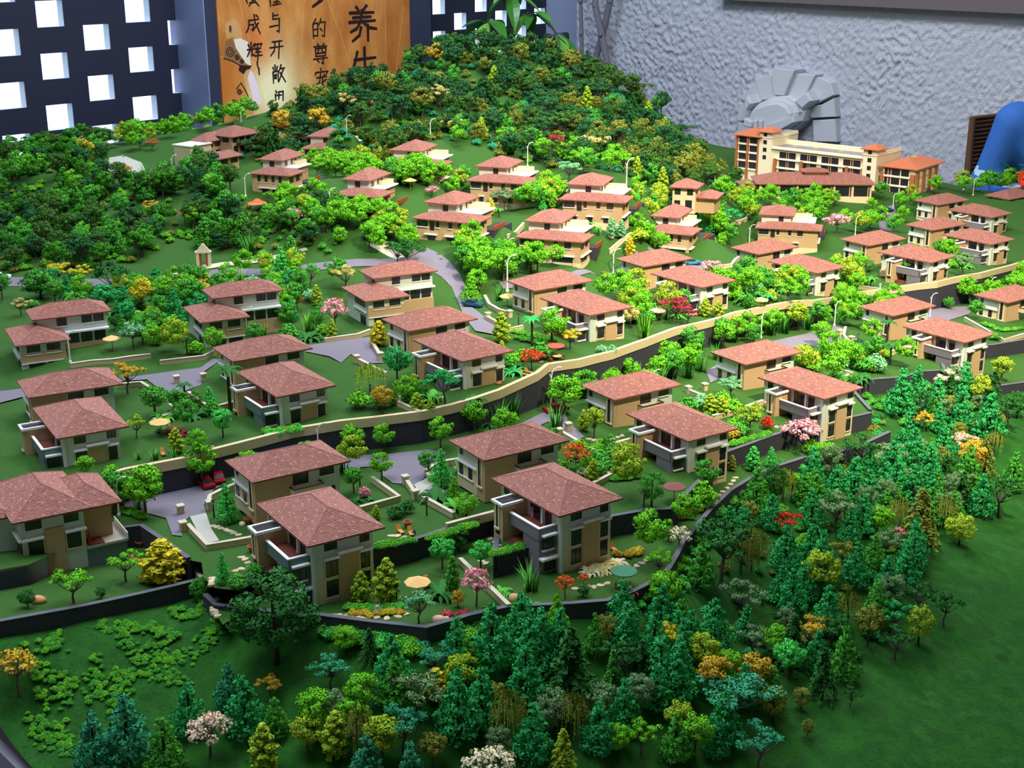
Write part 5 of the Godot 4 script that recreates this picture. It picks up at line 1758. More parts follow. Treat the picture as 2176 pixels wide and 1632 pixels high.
func prototypes():
	protos.villa_green_3 = villa_front(3,M.stone_green)
	protos.villa_grey_3 = villa_front(3,M.stone_grey)
	protos.villa_green_2 = villa_front(2,M.stone_green)
	protos.villa_grey_2 = villa_front(2,M.stone_grey)
	protos.villa_long = villa_back(2,false)
	protos.villa_long_garage = villa_back(2,true)
	protos.villa_two_wings = villa_corner()
	protos.villa_slope_garage = villa_slope(0.17,true,false)
	protos.villa_slope = villa_slope(0.17,false,false)
	protos.villa_slope_long = villa_slope(0.19,false,false)
	protos.villa_slope_short = villa_slope(0.13,true,true)
	protos.villa_small = villa_small()
	protos.villa_terraces = villa_terraces()
	protos.hotel = hotel()
	protos.restaurant = restaurant()
	protos.street_lamp = street_lamp()
	protos.garden_lantern = garden_lantern()
	protos.parasol_tan = parasol(rgb(226,184,116))
	protos.parasol_fallen = parasol(rgb(226,184,116))
	protos.parasol_rose = parasol(rgb(222,150,136))
	protos.parasol_green = parasol(rgb(64,122,92),true)
	protos.parasol_red = parasol(rgb(158,76,60),true)
	protos.parasol_maroon = parasol(rgb(128,74,66),true)
	protos.garden_table = garden_table()
	protos.garden_chair = garden_chair()
	protos.lounger = lounger()
	protos.pot = pot()
	protos.jar = jar()
	protos.pergola = pergola()
	protos.stone_gate = stone_gate()

func villa_small() -> Node3D:
	var t := Node3D.new()
	add_child(t)
	var H := 0.058
	block(t,"walls",Vector3(0.008,-0.012,-0.070),Vector3(0.070,H,-0.008),M.cream)
	for a in [[-0.064,-0.048],[-0.030,-0.014]]: window(t,"x",0.008,a[0],a[1],H - 0.020,H - 0.004,2)
	window(t,"z",-0.008,0.022,0.036,H - 0.020,H - 0.004,2)
	window(t,"x",0.008,-0.064,-0.048,0.006,0.022,2)
	window(t,"x",0.008,-0.034,-0.016,0.002,0.024,2,false,"garden_door")
	block(t,"low_walls",Vector3(0.030,-0.012,-0.008),Vector3(0.100,0.030,0.040),M.stone)
	hip_roof(t,0.020,0.110,-0.012,0.050,0.030,0.014,false,"low_roof")
	hip_roof(t,0.0,0.078,-0.078,0.0,H,0.020)
	return t

func club_masses(t: Node3D):
	for a in CLUB:
		var x0: float = a[0]; var z1: float = a[1]; var z0: float = z1 - a[2]; var x1: float = x0 + a[3]; var y: float = a[4]
		var p := thing_part(t,a[6])
		block(p,"walls",Vector3(x0 + 0.010,-0.075,z0 + 0.008),Vector3(x1 - 0.010,y,z1 - 0.010),M.stone)
		hip_roof(p,x0,x1,z0,z1,y,a[5])
		var zf: float = z1 - 0.010
		var w: float = x1 - x0 - 0.020
		for k in int(a[7]):
			var u: float = x0 + 0.010 + w * (k + 0.5) / a[7]
			window(p,"z",zf,u - w * 0.36 / a[7],u + w * 0.36 / a[7],y - 0.0195,y - 0.004,3)
			if a[6] != "low_wing": window(p,"z",zf,u - w * 0.30 / a[7],u + w * 0.30 / a[7],y - 0.050,y - 0.030,3)
		for k in 2: window(p,"x",x0 + 0.010,lerpf(z0,z1,0.22 + 0.36 * k),lerpf(z0,z1,0.44 + 0.36 * k),y - 0.0195,y - 0.005,1)
		if a[6] == "tall_house":
			slab(p,"z",zf,x0 + 0.030,x1 - 0.008,y - 0.030,y - 0.0215,0.010,flat_mat(rgb(120,44,40),0.7),"balcony_rail")
	block(t,"flat_annex",Vector3(-0.075,-0.075,-0.060),Vector3(0.012,-0.004,0.010),M.cream)
	block(t,"flat_roof",Vector3(-0.079,-0.004,-0.064),Vector3(0.014,-0.001,0.014),M.trim)

func foot_of(x: float, z: float) -> Vector3:   # the visible ground under a place
	var p := Vector2(x,z)
	for s in sunk:
		if Geometry2D.is_point_in_polygon(p,s): return Vector3(x,land(1,x,z) - 0.029,z)
	if Geometry2D.is_point_in_polygon(p,lower): return Vector3(x,land(1,x,z),z)
	if Geometry2D.is_point_in_polygon(p,outer): return Vector3(x,land(2,x,z),z)
	return Vector3(x,land(0,x,z),z)

func house(proto: String,called: String,label: String,category: String,at: Vector3,turn: float):
	copy(protos[proto],called,label,category,at,turn)

func settle(): pass

func set_down(kind: String,label: String,category: String,x: float,z: float,turn := 0.0,group := "",size := 1.0):
	var at := foot_of(x,z)
	var o := copy(protos[kind],"parasol" if kind.begins_with("parasol") else kind,label,category,at,turn,group,size)
	if kind == "parasol_fallen":
		o.rotation = Vector3(0.2,turn,0.85)
		o.position += Vector3(0.012,0.006,0)

func rock(x: float,z: float,size: float,turn: float,col: Color,label: String):
	var at := foot_of(x,z)
	var o := obj("boulder",boulder(int(at.x * 9000.0)),flat_mat(col,0.9))
	o.position = at - Vector3(0,size * 0.15,0)
	o.scale = Vector3.ONE * size
	o.rotation.y = turn
	tag(o,label,"rock")

func park(x: float,z: float,turn: float,col: Color,label: String):
	var at := foot_of(x,z)
	var o := car(col)
	remove_child(o)
	o.name = numbered("car")
	add_child(o)
	o.position = at + Vector3(0,0.0012,0)
	o.rotation.y = turn
	tag(o,label,"car")

func finer(line: PackedVector2Array,n: int) -> PackedVector2Array:
	var o := PackedVector2Array()
	for i in line.size() - 1:
		for k in n: o.append(line[i].lerp(line[i + 1],float(k) / n))
	o.append(line[-1])
	return o

func barrier(called: String, label: String, line: PackedVector2Array, lay: Array, thick: float, mat: Material):   # lay: ground and lift of the upper edge, ground and lift of the foot
	var path := PackedVector3Array(); var tops := PackedFloat32Array()
	line = finer(line,2)
	var m := Mb.new()
	var cap := Mb.new()
	var up := PackedVector3Array(); var high := PackedFloat32Array()
	for p in line:
		var h: float = land(lay[0],p.x,p.y) + lay[1]
		path.append(Vector3(p.x,minf(land(lay[2],p.x,p.y) + lay[3],h - 0.004),p.y)); tops.append(h)
		up.append(Vector3(p.x,h,p.y)); high.append(h + 0.0008)
	ribbon(m,path,tops,thick)
	ribbon(cap,up,high,thick * 1.25)
	var t := thing(called,label,"wall")
	obj("wall_face",m,mat,t)
	obj("coping",cap,M.kerb if called == "garden_wall" else M.retain_cap,t)

func long_wall(line: PackedVector2Array):
	line = finer(line,3)
	var face := Mb.new(); var band := Mb.new()
	var foot := PackedVector3Array(); var mid := PackedVector3Array(); var a := PackedFloat32Array(); var b := PackedFloat32Array()
	for p in line:
		var h := land(0,p.x,p.y)
		foot.append(Vector3(p.x,land(1,p.x,p.y) - 0.006,p.y)); mid.append(Vector3(p.x,h - 0.007,p.y)); a.append(h - 0.007); b.append(h + 0.0085)
	ribbon(face,foot,a,0.005)
	ribbon(band,mid,b,0.008)
	var t := thing("retaining_wall","long curving beige-topped retaining wall between the terrace and the lower villas","wall")
	obj("dark_face",face,M.retain,t)
	obj("beige_parapet",band,M.garden_wall,t)

func gate_pier(x: float,z: float,label: String):
	var t := thing("gate_pier",label,"pier",foot_of(x,z),0.55,"beige gate piers of the driveways")
	block(t,"shaft",Vector3(-0.0042,-0.004,-0.0042),Vector3(0.0042,0.0125,0.0042),M.garden_wall)
	block(t,"pier_cap",Vector3(-0.0056,0.0125,-0.0056),Vector3(0.0056,0.0148,0.0056),M.kerb)

func stepping(label: String,line: Array):
	var spots := []
	for p in points(line): spots.append(foot_of(p.x,p.y))
	var t := thing("stepping_path",label,"path")
	for i in spots.size():
		var m := Mb.new()
		var ring := []
		var k := 7
		for j in k:
			var a := -TAU * j / k
			var q := 0.0046 * (1.0 + 0.22 * sin(j * 2.3 + i * 1.7))
			ring.append(Vector2(cos(a) * q * 1.25,sin(a) * q))
		var lo := []; var hi := []
		for p in ring:
			lo.append(Vector3(p.x,-0.001,-p.y)); hi.append(Vector3(p.x * 0.93,0.0016,-p.y * 0.93))
		lo.reverse(); hi.reverse()
		m.hexa(lo,hi)
		var o := obj("stone",m,[M.step,flat_mat(rgb(206,188,152),0.9),flat_mat(rgb(180,166,136),0.9)][i % 3],t)
		o.position = spots[i]
		o.rotation.y = i * 0.7

func stairs(at: Vector3,label: String):
	var t := thing("garden_stair",label,"stairs",at,0.55)
	for k in 7:
		block(t,"step",Vector3(-0.012 + 0.005 * k,-0.004,-0.006),Vector3(-0.007 + 0.005 * k,0.004 * (k + 1),0.006),flat_mat(rgb(84,84,92),0.85))
	var m := Mb.new()
	m.hexa([Vector3(-0.014,-0.004,0.006),Vector3(0.024,-0.004,0.006),Vector3(0.024,-0.004,0.009),Vector3(-0.014,-0.004,0.009)],[Vector3(-0.014,0.010,0.006),Vector3(0.024,0.036,0.006),Vector3(0.024,0.036,0.009),Vector3(-0.014,0.010,0.009)])
	obj("cheek_wall",m,M.retain,t)

const NAMES := {"conifer": ["fluffy_conifer","conifer","tree"],"fir": ["drooping_fir","drooping fir","tree"],"broadleaf": ["broadleaf_tree","round-crowned tree","tree"],"bush": ["leafy_bush","dense bush","bush"],"shade": ["spreading_tree","spreading tree","tree"],"cypress": ["slim_cypress","slim cypress","tree"],"willow": ["weeping_tree","weeping tree","tree"],"blossom": ["flowering_tree","flowering tree","tree"],"reed": ["reed_clump","reed clump","reeds"],"bamboo": ["bamboo_clump","bamboo clump","bamboo"],"palm": ["palm_tree","palm","palm"],"fern": ["fern_rosette","broad fern","fern"],"banana": ["banana_plant","banana plant","plant"],"shrub": ["low_shrub","low shrub","shrub"]}
const ORDER := ["first","second","third","fourth","fifth","sixth","seventh","eighth","ninth","tenth","eleventh","twelfth"]
const WHERE := ["before","behind","beyond","beside"]
var now := ["",""]

func kind(k: String,tint: String): now = [k,tint]

func shade_of(tint: String,v := 0.0) -> Color:
	var t: Array = TINTS[tint]
	return Color8(t[1],t[2],t[3]).lightened(maxf(v,0.0)).darkened(maxf(-v,0.0))

func by(rel: int, spot: int, list: Array):   # plants of one kind near one landmark, from it outward: x, z, then height in millimetres times 100 plus breadth in tenths
	var nm: Array = NAMES[now[0]]
	var n := list.size() / 3
	var tint: Array = TINTS[now[1]]
	var words := "%s %s %%s the %s" % [tint[0],nm[1],SPOTS[spot]]
	for i in n:
		var at := foot_of(list[i * 3] * 0.001,list[i * 3 + 1] * 0.001)
		var label: String = words % WHERE[rel]
		if n > 1 and n <= 12: label = ORDER[i] + " " + label
		elif n > 12: label = "one of many: " + label
		var serial := int(absf(at.x * 7919.0 + at.z * 104729.0)) % 997
		plant(now[0],nm[0],label,nm[2],(words % WHERE[rel]) if n > 1 else "",at,int(list[i * 3 + 2] / 100) * 0.001,(list[i * 3 + 2] % 100) * 0.1,shade_of(now[1],0.0),serial)

func spots_in(poly_: Array,n: int,lay: int) -> PackedVector3Array:
	var poly := points(poly_)
	var lo := poly[0]; var hi := poly[0]
	for p in poly:
		lo = lo.min(p); hi = hi.max(p)
	var spots := PackedVector3Array()
	for i in n * 6:
		if spots.size() >= n: break
		var q := Vector2(rng.randf_range(lo.x,hi.x),rng.randf_range(lo.y,hi.y))
		if Geometry2D.is_point_in_polygon(q,poly): spots.append(Vector3(q.x,land(lay,q.x,q.y),q.y))
	return spots

func distant_woods(hill: Array, n: int, wood: Array, k: int, belt: Array):   # the broadleaf trees that show smallest
	var all := spots_in(hill,n,0)
	all.append_array(spots_in(wood,k,0))
	for p in points(belt): all.append(foot_of(p.x,p.y))
	var mm := MultiMesh.new()
	mm.transform_format = MultiMesh.TRANSFORM_3D
	mm.use_colors = true
	mm.mesh = shape_of("broadleaf",1)[0]
	mm.instance_count = all.size()
	for i in all.size():
		var s := rng.randf_range(0.050,0.078)
		var c := shade_of((["pine","moss","pine","green","olive","moss"] if i < n else ["leaf","leaf","green","moss","pine","bright"] if i < n + k else ["bright","bright","green","bright","lime","bright"])[i % 6]).srgb_to_linear()
		mm.set_instance_transform(i,Transform3D(Basis(Vector3.UP,rng.randf() * TAU).scaled(Vector3.ONE * s),all[i]))
		mm.set_instance_color(i,c)
	var o := MultiMeshInstance3D.new()
	o.multimesh = mm
	o.material_override = leafy(Color.WHITE)
	o.name = "distant_broadleaf_woods"
	add_child(o)
	tag(o,"mass of small green broadleaf trees filling the hill and the wood behind the larger ones","woods","","stuff")

func verge(called: String,label: String,line: Array,lay: int,drop: float,kind_: String,tints: Array,n: int,t0: float,t1: float,spread: float):
	var p := points(line)
	var spots := PackedVector3Array()
	for i in n:
		var f := rng.randf() * (p.size() - 1)
		var k := mini(int(f),p.size() - 2)
		var q := p[k].lerp(p[k + 1],f - k) + Vector2(rng.randfn(),rng.randfn()) * spread * 0.6
		spots.append(Vector3(q.x,land(lay,q.x,q.y) + drop,q.y))
	var mats := []
	for t in tints: mats.append(shade_of(t))
	scatter(called,label,kind_,mats,spots,t0,t1,1.3)

func undergrowth(label: String,poly_: Array,lay: int,tints: Array,n: int,t0: float,t1: float):
	var spots := spots_in(poly_,n,lay)
	var mats := []
	for t in tints: mats.append(shade_of(t))
	scatter("undergrowth",label,"shrub",mats,spots,t0,t1,1.4)


func _ready():
	# camera
	var cam := Camera3D.new()
	cam.name = "camera"
	cam.position = Vector3(0,EYE,0)
	cam.rotation_degrees = Vector3(-18.463,0,0)
	cam.fov = 30.98
	cam.near = 0.05
	cam.far = 80.0
	add_child(cam)
	cam.current = true
	# sky, exposure
	var sky_mat := ProceduralSkyMaterial.new()
	sky_mat.sky_top_color = rgb(196,214,244)
	sky_mat.sky_horizon_color = rgb(236,242,252)
	sky_mat.ground_bottom_color = rgb(214,220,226)
	sky_mat.ground_horizon_color = rgb(236,242,252)
	sky_mat.sun_angle_max = 0.0
	var sky := Sky.new()
	sky.sky_material = sky_mat
	var env := Environment.new()
	env.background_mode = Environment.BG_SKY
	env.sky = sky
	env.background_energy_multiplier = 3.4
	env.tonemap_mode = Environment.TONE_MAPPER_LINEAR
	env.tonemap_exposure = 1.0
	env.sdfgi_enabled = true
	env.ssao_enabled = true
	env.ssil_enabled = true
	var we := WorldEnvironment.new()
	we.name = "daylight"
	we.environment = env
	add_child(we)
	# a warm spotlight on the model; added fill panels stand in for daylight
	spot_lamp(Vector3(1.15,3.3,-1.15),Vector3(0.68,0.80,-3.25),rgb(255,240,212),25.0,25.0,0.06)
	ceiling_panel(Vector3(-0.9,3.36,-1.6),Vector2(1.6,1.6),rgb(222,234,255),7.0,"front villas")
	ceiling_panel(Vector3(0.6,3.36,-3.4),Vector2(1.4,1.4),rgb(255,250,240),7.0,"middle terrace")
	ceiling_panel(Vector3(-0.5,3.36,-4.6),Vector2(0.9,0.9),rgb(214,230,255),8.0,"hill")
	# the lie of the land: spots of three smooth grounds
	# terrace
	survey([-0.05532,-0.01768,0.08588],[-0.085,-2.2621,0.02274,0.1476,-2.551,0.03089,-0.3805,-2.1205,-0.02419,-0.679,-1.9347,-0.01215,0.7403,-3.2743,-0.30414,0.411,-2.9215,-0.03640,1.0493,-3.3843,0.10936,1.3104,-3.7096,-0.02435,1.4604,-4.1543,-0.00149,-0.91,-2.42,-0.25171,-0.294,-2.716,-0.06461,-0.6,-2.57,-0.08786,-0.4513,-4.0908,-2.54226,-0.4252,-4.2385,-2.91272,-0.6522,-4.1263,-0.28407,-0.6261,-4.274,-0.81141,-0.5757,-3.5828,0.03096,-0.5214,-3.7226,0.06798,-0.7211,-3.6393,0.60981,-0.6668,-3.7791,0.14084,-0.3165,-3.2964,0.67844,-0.2624,-3.4363,0.13055,-0.462,-3.3526,0.22556,-0.4079,-3.4925,0.01023,-0.078,-3.1507,1.93891,-0.0152,-3.2869,3.78420,-0.2633,-3.2362,-0.77450,-0.2004,-3.3724,-0.61391,0.175,-3.1357,1.67392,0.2269,-3.2765,0.32187,-0.0164,-3.2062,-3.37779,0.0354,-3.3469,-3.26162,-0.1718,-3.5552,3.62381,-0.1285,-3.6988,2.93845,-0.3671,-3.6141,-0.46342,-0.3237,-3.7577,-0.18276,0.0498,-3.4958,0.88054,0.1001,-3.6371,0.01900,-0.1424,-3.5642,-4.00796,-0.0921,-3.7055,-2.57433,0.2872,-3.3177,6.06827,0.3324,-3.4607,7.38011,0.0927,-3.3792,1.61625,0.1379,-3.5222,-1.75686,0.4481,-3.3299,-1.19756,0.508,-3.4674,2.21849,0.3051,-3.3922,-8.89211,0.365,-3.5297,-5.13605,0.904,-3.8952,-0.12459,0.9422,-4.0403,0.58893,0.6835,-3.9533,-1.40678,0.7217,-4.0983,-1.43541,-0.9514,-4.251,-0.38190,-0.7608,-4.2396,0.25607,-0.6363,-4.1791,-0.51208,-0.8363,-4.3711,0.24986,-0.6363,-4.3511,-0.02842,-0.2541,-3.996,0.83833,0.016,-3.9231,0.00602,0.2442,-3.5468,2.70756,-0.4904,-4.1765,5.09480,0.3973,-3.7167,0.80210,-0.9969,-4.7885,-0.04234,-0.7151,-4.7619,0.09503,-0.5452,-4.8253,-0.06774,-0.3554,-4.8942,-0.00866,-0.2296,-5.0109,0.11742,-0.0133,-5.0188,0.16194,0.1697,-5.0051,0.15808,0.3195,-4.9819,-0.29865,0.6656,-5.0104,0.17433,0.5192,-4.9513,0.70695,-0.4254,-4.39,0.85057,-0.0117,-4.3404,0.08578,-0.0125,-4.6779,-0.06702,0.1521,-4.0032,-0.20654,0.3826,-4.3173,0.04195,-0.2287,-4.6172,-0.17654,0.2323,-4.552,-0.00028,0.6525,-4.4833,0.21417,0.7911,-4.512,-0.20668,1.0185,-4.5586,0.13664,1.3388,-4.5577,0.34567,1.6221,-4.6821,-0.17299,1.6903,-4.5591,0.19296,0.6572,-4.0504,2.16117,-0.5845,-3.1767,-0.29559,-0.3564,-3.1234,0.09952,-0.7523,-3.1325,0.14490,-1.1526,-4.0445,0.28305,-1.3524,-3.754,-0.30091,-1.5012,-4.2965,-0.04882,-1.357,-4.5133,0.04223,-1.1712,-4.5732,0.04947,-1.0737,-3.1096,-0.00209,-1.2693,-3.1096,-0.01716,-1.0331,-2.5296,0.06425,-0.7841,-2.4818,0.27739,-0.9273,-3.6632,0.08285,-0.7433,-3.5448,-0.77978,-1.5589,-3.7622,0.14616,-1.1468,-3.5448,0.08257,-0.0932,-3.0319,-0.59066,0.537,-3.2698,0.81579,0.634,-3.4785,-0.48181,0.5688,-3.5597,-0.98858,0.3048,-3.1266,0.00693,0.2441,-3.2068,-3.42353,0.9466,-3.5852,-0.11090,0.8813,-3.671,0.52757,1.2064,-3.9002,0.02024,1.1484,-3.9847,-0.11215,1.357,-4.354,0.07731,1.3,-4.4402,-0.48379,-0.1897,-2.4506,-0.06753,-0.248,-2.5302,0.13955,0.046,-2.7341,-0.04391,-0.0108,-2.8197,0.12357,-0.4859,-2.3084,-0.01067,-0.5439,-2.3988,-0.03066,-0.7824,-2.1145,0.04876,0.78,-5.02,-0.52941,0.97,-5.15,0.08782,1.2,-5,0.02329,0.7,-4.8,-0.78362,0.86,-4.75,0.37428,0.1,-5.6,-0.07768,-0.6,-5.5,-0.08730,0.9,-5.5,0.02560,-1.5,-5,-0.01955,1.6,-5.2,0.00421,2.2,-4.4,-0.01607,2.2,-3.6,-0.01981],0.0)
	# lower row
	survey([-0.70089,-0.04496,0.06662],[0.0618,-1.6746,0.03848,-0.2533,-1.5648,-0.02863,0.2821,-2.0723,-0.05359,0.5586,-2.3418,-0.00903,0.9656,-2.8307,-0.02097,-0.9,-1.7,0.10636,-0.62,-1.62,0.02578,1.45,-3.15,0.00964,1.9,-3.3,-0.00312,0.55,-2.72,0.02844,-0.83,-1.83,-0.13221,-0.66,-1.85,-0.05181,-0.577,-1.92,0.05746,-0.496,-1.97,-0.01337,-0.355,-2.094,0.03131,-0.279,-2.124,-0.04086,-0.15,-2.151,-0.04968,-0.06,-2.21,0.10579],0.0)
	# outer slope
	survey([-1.01074,-0.04497,-0.08625],[-0.645,-1.451,4.89698,-0.613,-1.4838,0.36962,-0.5309,-1.5461,0.13268,-0.4739,-1.5952,0.11704,-0.4085,-1.6526,-0.43781,-0.3928,-1.5975,-0.36534,-0.3724,-1.5633,0.68401,-0.3339,-1.5533,0.44145,-0.2854,-1.5437,0.32503,-0.2358,-1.5361,-0.14986,-0.1715,-1.5158,-0.12271,-0.1038,-1.4991,0.78758,-0.0513,-1.5372,-0.20808,-0.0059,-1.5621,-0.34341,0.0308,-1.5677,0.10192,0.0757,-1.5762,-0.07342,0.1213,-1.5893,0.45640,0.1571,-1.6226,-0.13650,0.1923,-1.6666,0.28863,0.2129,-1.7112,0.39178,0.2301,-1.7653,0.24078,0.2474,-1.8267,-0.09086,0.2653,-1.8709,0.08018,0.3126,-1.9939,-0.04227,0.3526,-2.0769,-0.05323,0.4029,-2.149,-0.00286,0.4526,-2.2052,0.01019,0.5088,-2.2553,-0.11759,0.5619,-2.2786,0.10509,0.6309,-2.3402,-0.03956,0.7038,-2.4229,-0.51148,0.9381,-2.8408,-0.31875,0.9532,-2.8069,-0.58955,1.0303,-2.7954,0.20038,1.1051,-2.8382,0.04546,1.2591,-2.9069,0.00598,1.4344,-2.9721,0.01228,0.676,-2.4633,0.62177,0.6687,-2.5652,-0.15442,0.688,-2.6388,-0.02731,0.8005,-2.7022,0.05661,0.8568,-2.7628,-0.26379,0.9035,-2.7858,0.95137,-0.5894,-1.3905,-2.06505,-0.5182,-1.3147,0.35260,-0.6747,-1.4776,-3.41433,-0.4626,-1.4224,-0.15534,-0.314,-1.3588,0.03325,-0.3379,-1.4949,-0.96859,-0.0997,-1.3442,-0.15965,-0.049,-1.4382,-0.07300,0.0878,-1.3739,-0.10201,0.1223,-1.4956,-0.07379,0.288,-1.4258,-0.06965,0.2986,-1.6958,-0.99915,0.4367,-1.5804,0.17467,0.5344,-1.4853,0.05184,0.6503,-1.515,-0.03112,0.756,-1.8234,-0.04881,0.6156,-1.8966,0.11623,0.9052,-2.249,-0.12980,0.7826,-2.3468,0.18372,1.0062,-2.5439,-0.07435,0.5095,-2.0803,0.02213,1.1794,-2.6921,-0.00114,0.9091,-1.8072,0.03530,0.057,-1.2634,0.06405,-0.4331,-1.2102,0.07014,0.5771,-1.2994,-0.01261],0.0)
	materials()
	the_hall()
	# the ground of the model
	var edge := points([-826,-1827,-751,-1844,-659,-1851,-578,-1924,-497,-1973,-463,-2008,-355,-2095,-279,-2125,-222,-2136,-150,-2154,-101,-2182,-62,-2212,-23,-2249,10,-2294,43,-2340,64,-2390,122,-2422,187,-2484,259,-2589,333,-2715,409,-2817,487,-2930,560,-2994,626,-3054,705,-3128,807,-3313,870,-3350,923,-3359,1069,-3391,1223,-3526,1437,-3799,1697,-4042])   # the long wall
	var rim := [points([-645,-1451,-613,-1484,-531,-1546,-474,-1595,-408,-1653]), points([-393,-1597,-372,-1563,-334,-1553,-285,-1544,-236,-1536,-172,-1516,-104,-1499,-51,-1537,-6,-1562,31,-1568,76,-1576,121,-1589,157,-1623,192,-1667,213,-1711,230,-1765,247,-1827,265,-1871,313,-1994,353,-2077,403,-2149,453,-2205,509,-2255,562,-2279,631,-2340,704,-2423]), points([676,-2463,669,-2565,688,-2639,800,-2702,857,-2763,903,-2786]), points([938,-2841,953,-2807,1030,-2795,1105,-2838,1259,-2907,1434,-2972])]   # the outer walls, piece by piece
	var bank := [points([-696,-1573,-627,-1631,-582,-1785,-526,-1802,-480,-1738,-427,-1662]), points([-353,-1512,-321,-1605,-273,-1665,-185,-1709,-146,-1720,-119,-1744,-78,-1786,-19,-1835,-22,-1665,27,-1707,73,-1753,145,-1843,203,-1885,236,-1895,292,-2030,359,-2184,458,-2286,509,-2334,578,-2377,673,-2448]), points([911,-2759,950,-2967,1103,-3043,1233,-3130,1575,-3296])]   # house level above the sunk gardens
	var rims := PackedVector2Array()
	for r in rim: rims.append_array(r)
	outer = rims.duplicate(); outer.append_array(points([2750,-2900,2300,-1600,1200,-850,500,-720,-450,-1235,-784,-1591]))
	var back := rims.duplicate(); back.reverse()
	lower = edge.duplicate(); lower.append_array(back)
	for k in 3:
		var s: PackedVector2Array = rim[[0,1,3][k]].duplicate()
		var q: PackedVector2Array = bank[k].duplicate()
		q.reverse(); s.append_array(q); sunk.append(s)
	var upper := edge.duplicate(); upper.append_array(points([2600,-3400,2350,-3950,1820,-4550,1620,-4850,1450,-5200,1000,-5700,300,-5850,-900,-5350,-2000,-4350,-2250,-2600,-1500,-1750]))
	tag(drape("ground_terrace",upper,0,0.0,M.turf,0.024,0.003),"green ground of the upper terrace and the wooded hill","")
	var entry := [lower]
	for s in sunk:
		var left := []
		for e in entry:
			for c in Geometry2D.clip_polygons(e,s):
				if c.size() > 2: left.append(c)
		entry = left
	for e in entry: drape("ground_lower_row",e,1,0.0,M.turf,0.02)
	for s in sunk: drape("ground_sunk_garden",s,1,-0.029,M.turf,0.02)
	tag(drape("ground_outer_slope",outer,2,0.0,M.grass,0.012,0.004),"dark green flocked slope falling to the lower picture edge","")
	drape("road_surface",points([-605,-1946,-586,-1953,-542,-1982,-484,-2006,-461,-2041,-443,-1984,-456,-1959,-458,-1923,-456,-1889,-445,-1853,-466,-1840,-471,-1800,-457,-1755,-472,-1760,-499,-1835,-533,-1861,-575,-1894,-599,-1917,-669,-1937,-766,-1946,-773,-1967,-678,-1964]),1,0.0015,M.road,0.03)
	drape("driveway_paving",points([-466,-1840,-445,-1853,-423,-1785,-402,-1736,-415,-1723,-441,-1776]),1,0.0015,M.paving,0.03)
	drape("road_surface",points([-401,-2078,-297,-2099,-202,-2104,-136,-2117,-106,-2104,-119,-2064,-134,-2031,-134,-1995,-149,-1954,-164,-1963,-183,-1968,-202,-2003,-215,-2048,-289,-2036,-391,-2022]),1,0.0015,M.road,0.03)
	drape("driveway_paving",points([-150,-1959,-131,-1991,-101,-1929,-106,-1901,-132,-1901]),1,0.0015,M.paving,0.03)
	drape("road_surface",points([-61,-2148,10,-2232,65,-2327,95,-2305,98,-2271,112,-2234,123,-2200,108,-2180,80,-2225,63,-2262,17,-2187,-52,-2117]),1,0.0015,M.road,0.03)
	drape("road_surface",points([387,-2631,519,-2856,666,-3013,754,-3120,777,-3096,757,-3028,740,-2988,722,-2928,678,-2883,648,-2913,496,-2719,386,-2556]),1,0.0015,M.road,0.03)
	drape("road_surface",points([937,-3275,1091,-3401,1192,-3454,1146,-3349,1023,-3213,937,-3190]),1,0.0015,M.road,0.03)
	drape("road_surface",points([-241,-3182,-202,-3188,-155,-3120,-117,-3056,-96,-2979,-84,-2834,-54,-2735,-9,-2640,-33,-2602,-73,-2633,-101,-2769,-118,-2907,-134,-2998,-159,-3043,-196,-3079,-236,-3107]),0,0.0015,M.road,0.03)
	drape("road_surface",points([-397,-2581,-335,-2606,-280,-2618,-265,-2535,-250,-2482,-237,-2430,-276,-2432,-303,-2492,-316,-2442,-343,-2487,-394,-2532]),0,0.0015,M.road,0.03)
	drape("road_surface",points([-958,-2323,-870,-2337,-763,-2348,-677,-2374,-645,-2392,-575,-2438,-565,-2497,-548,-2492,-565,-2410,-553,-2338,-591,-2271,-607,-2290,-654,-2358,-701,-2344,-754,-2314,-850,-2288,-921,-2224]),0,0.0015,M.road,0.03)
	drape("road_surface",points([-1262,-3149,-1071,-3134,-879,-3112,-731,-3186,-667,-3204,-492,-3152,-424,-3143,-314,-3141,-238,-3143,-236,-3107,-311,-3103,-420,-3104,-486,-3114,-646,-3147,-717,-3120,-859,-3036,-1047,-3058,-1230,-3062]),0,0.0015,M.road,0.03)
	drape("road_surface",points([-30,-3030,120,-3068,239,-3230,273,-3241,409,-3346,472,-3295,454,-3241,350,-3220,249,-3218,118,-3011,-19,-2981]),0,0.0015,M.road,0.03)
	drape("road_surface",points([671,-4885,734,-5055,773,-5018,690,-4399,636,-4237,625,-4342]),0,0.0015,M.road,0.03)
	drape("road_surface",points([1186,-4418,1227,-4513,1265,-4540,1248,-4437,1175,-4217,1137,-4212]),0,0.0015,M.road,0.03)
	drape("plaza_paving",points([-1228,-4226,-1199,-4279,-1113,-4156,-1051,-3966,-1092,-3913,-1157,-3945]),0,0.0015,M.paving,0.03)
	drape("footpath_paving",points([-864,-3098,-802,-3158,-771,-3179,-742,-3239,-699,-3252,-491,-3234,-484,-3220,-682,-3223,-723,-3202,-752,-3133,-788,-3121,-844,-3064]),0,0.0015,M.kerb,0.03)
	drape("footpath_paving",points([-343,-3212,-289,-3233,-249,-3146,-258,-3121,-319,-3189]),0,0.0015,M.kerb,0.03)
	# walls: foot points (x, y, z) in metres, heights of the upper edge
	long_wall(edge)
	barrier("garden_wall","low beige wall round the driveway corner before the green balconied villa",points([-456,-1787,-410,-1700,-345,-1737]),[1,0.0085,1,-0.004],0.005,M.garden_wall)
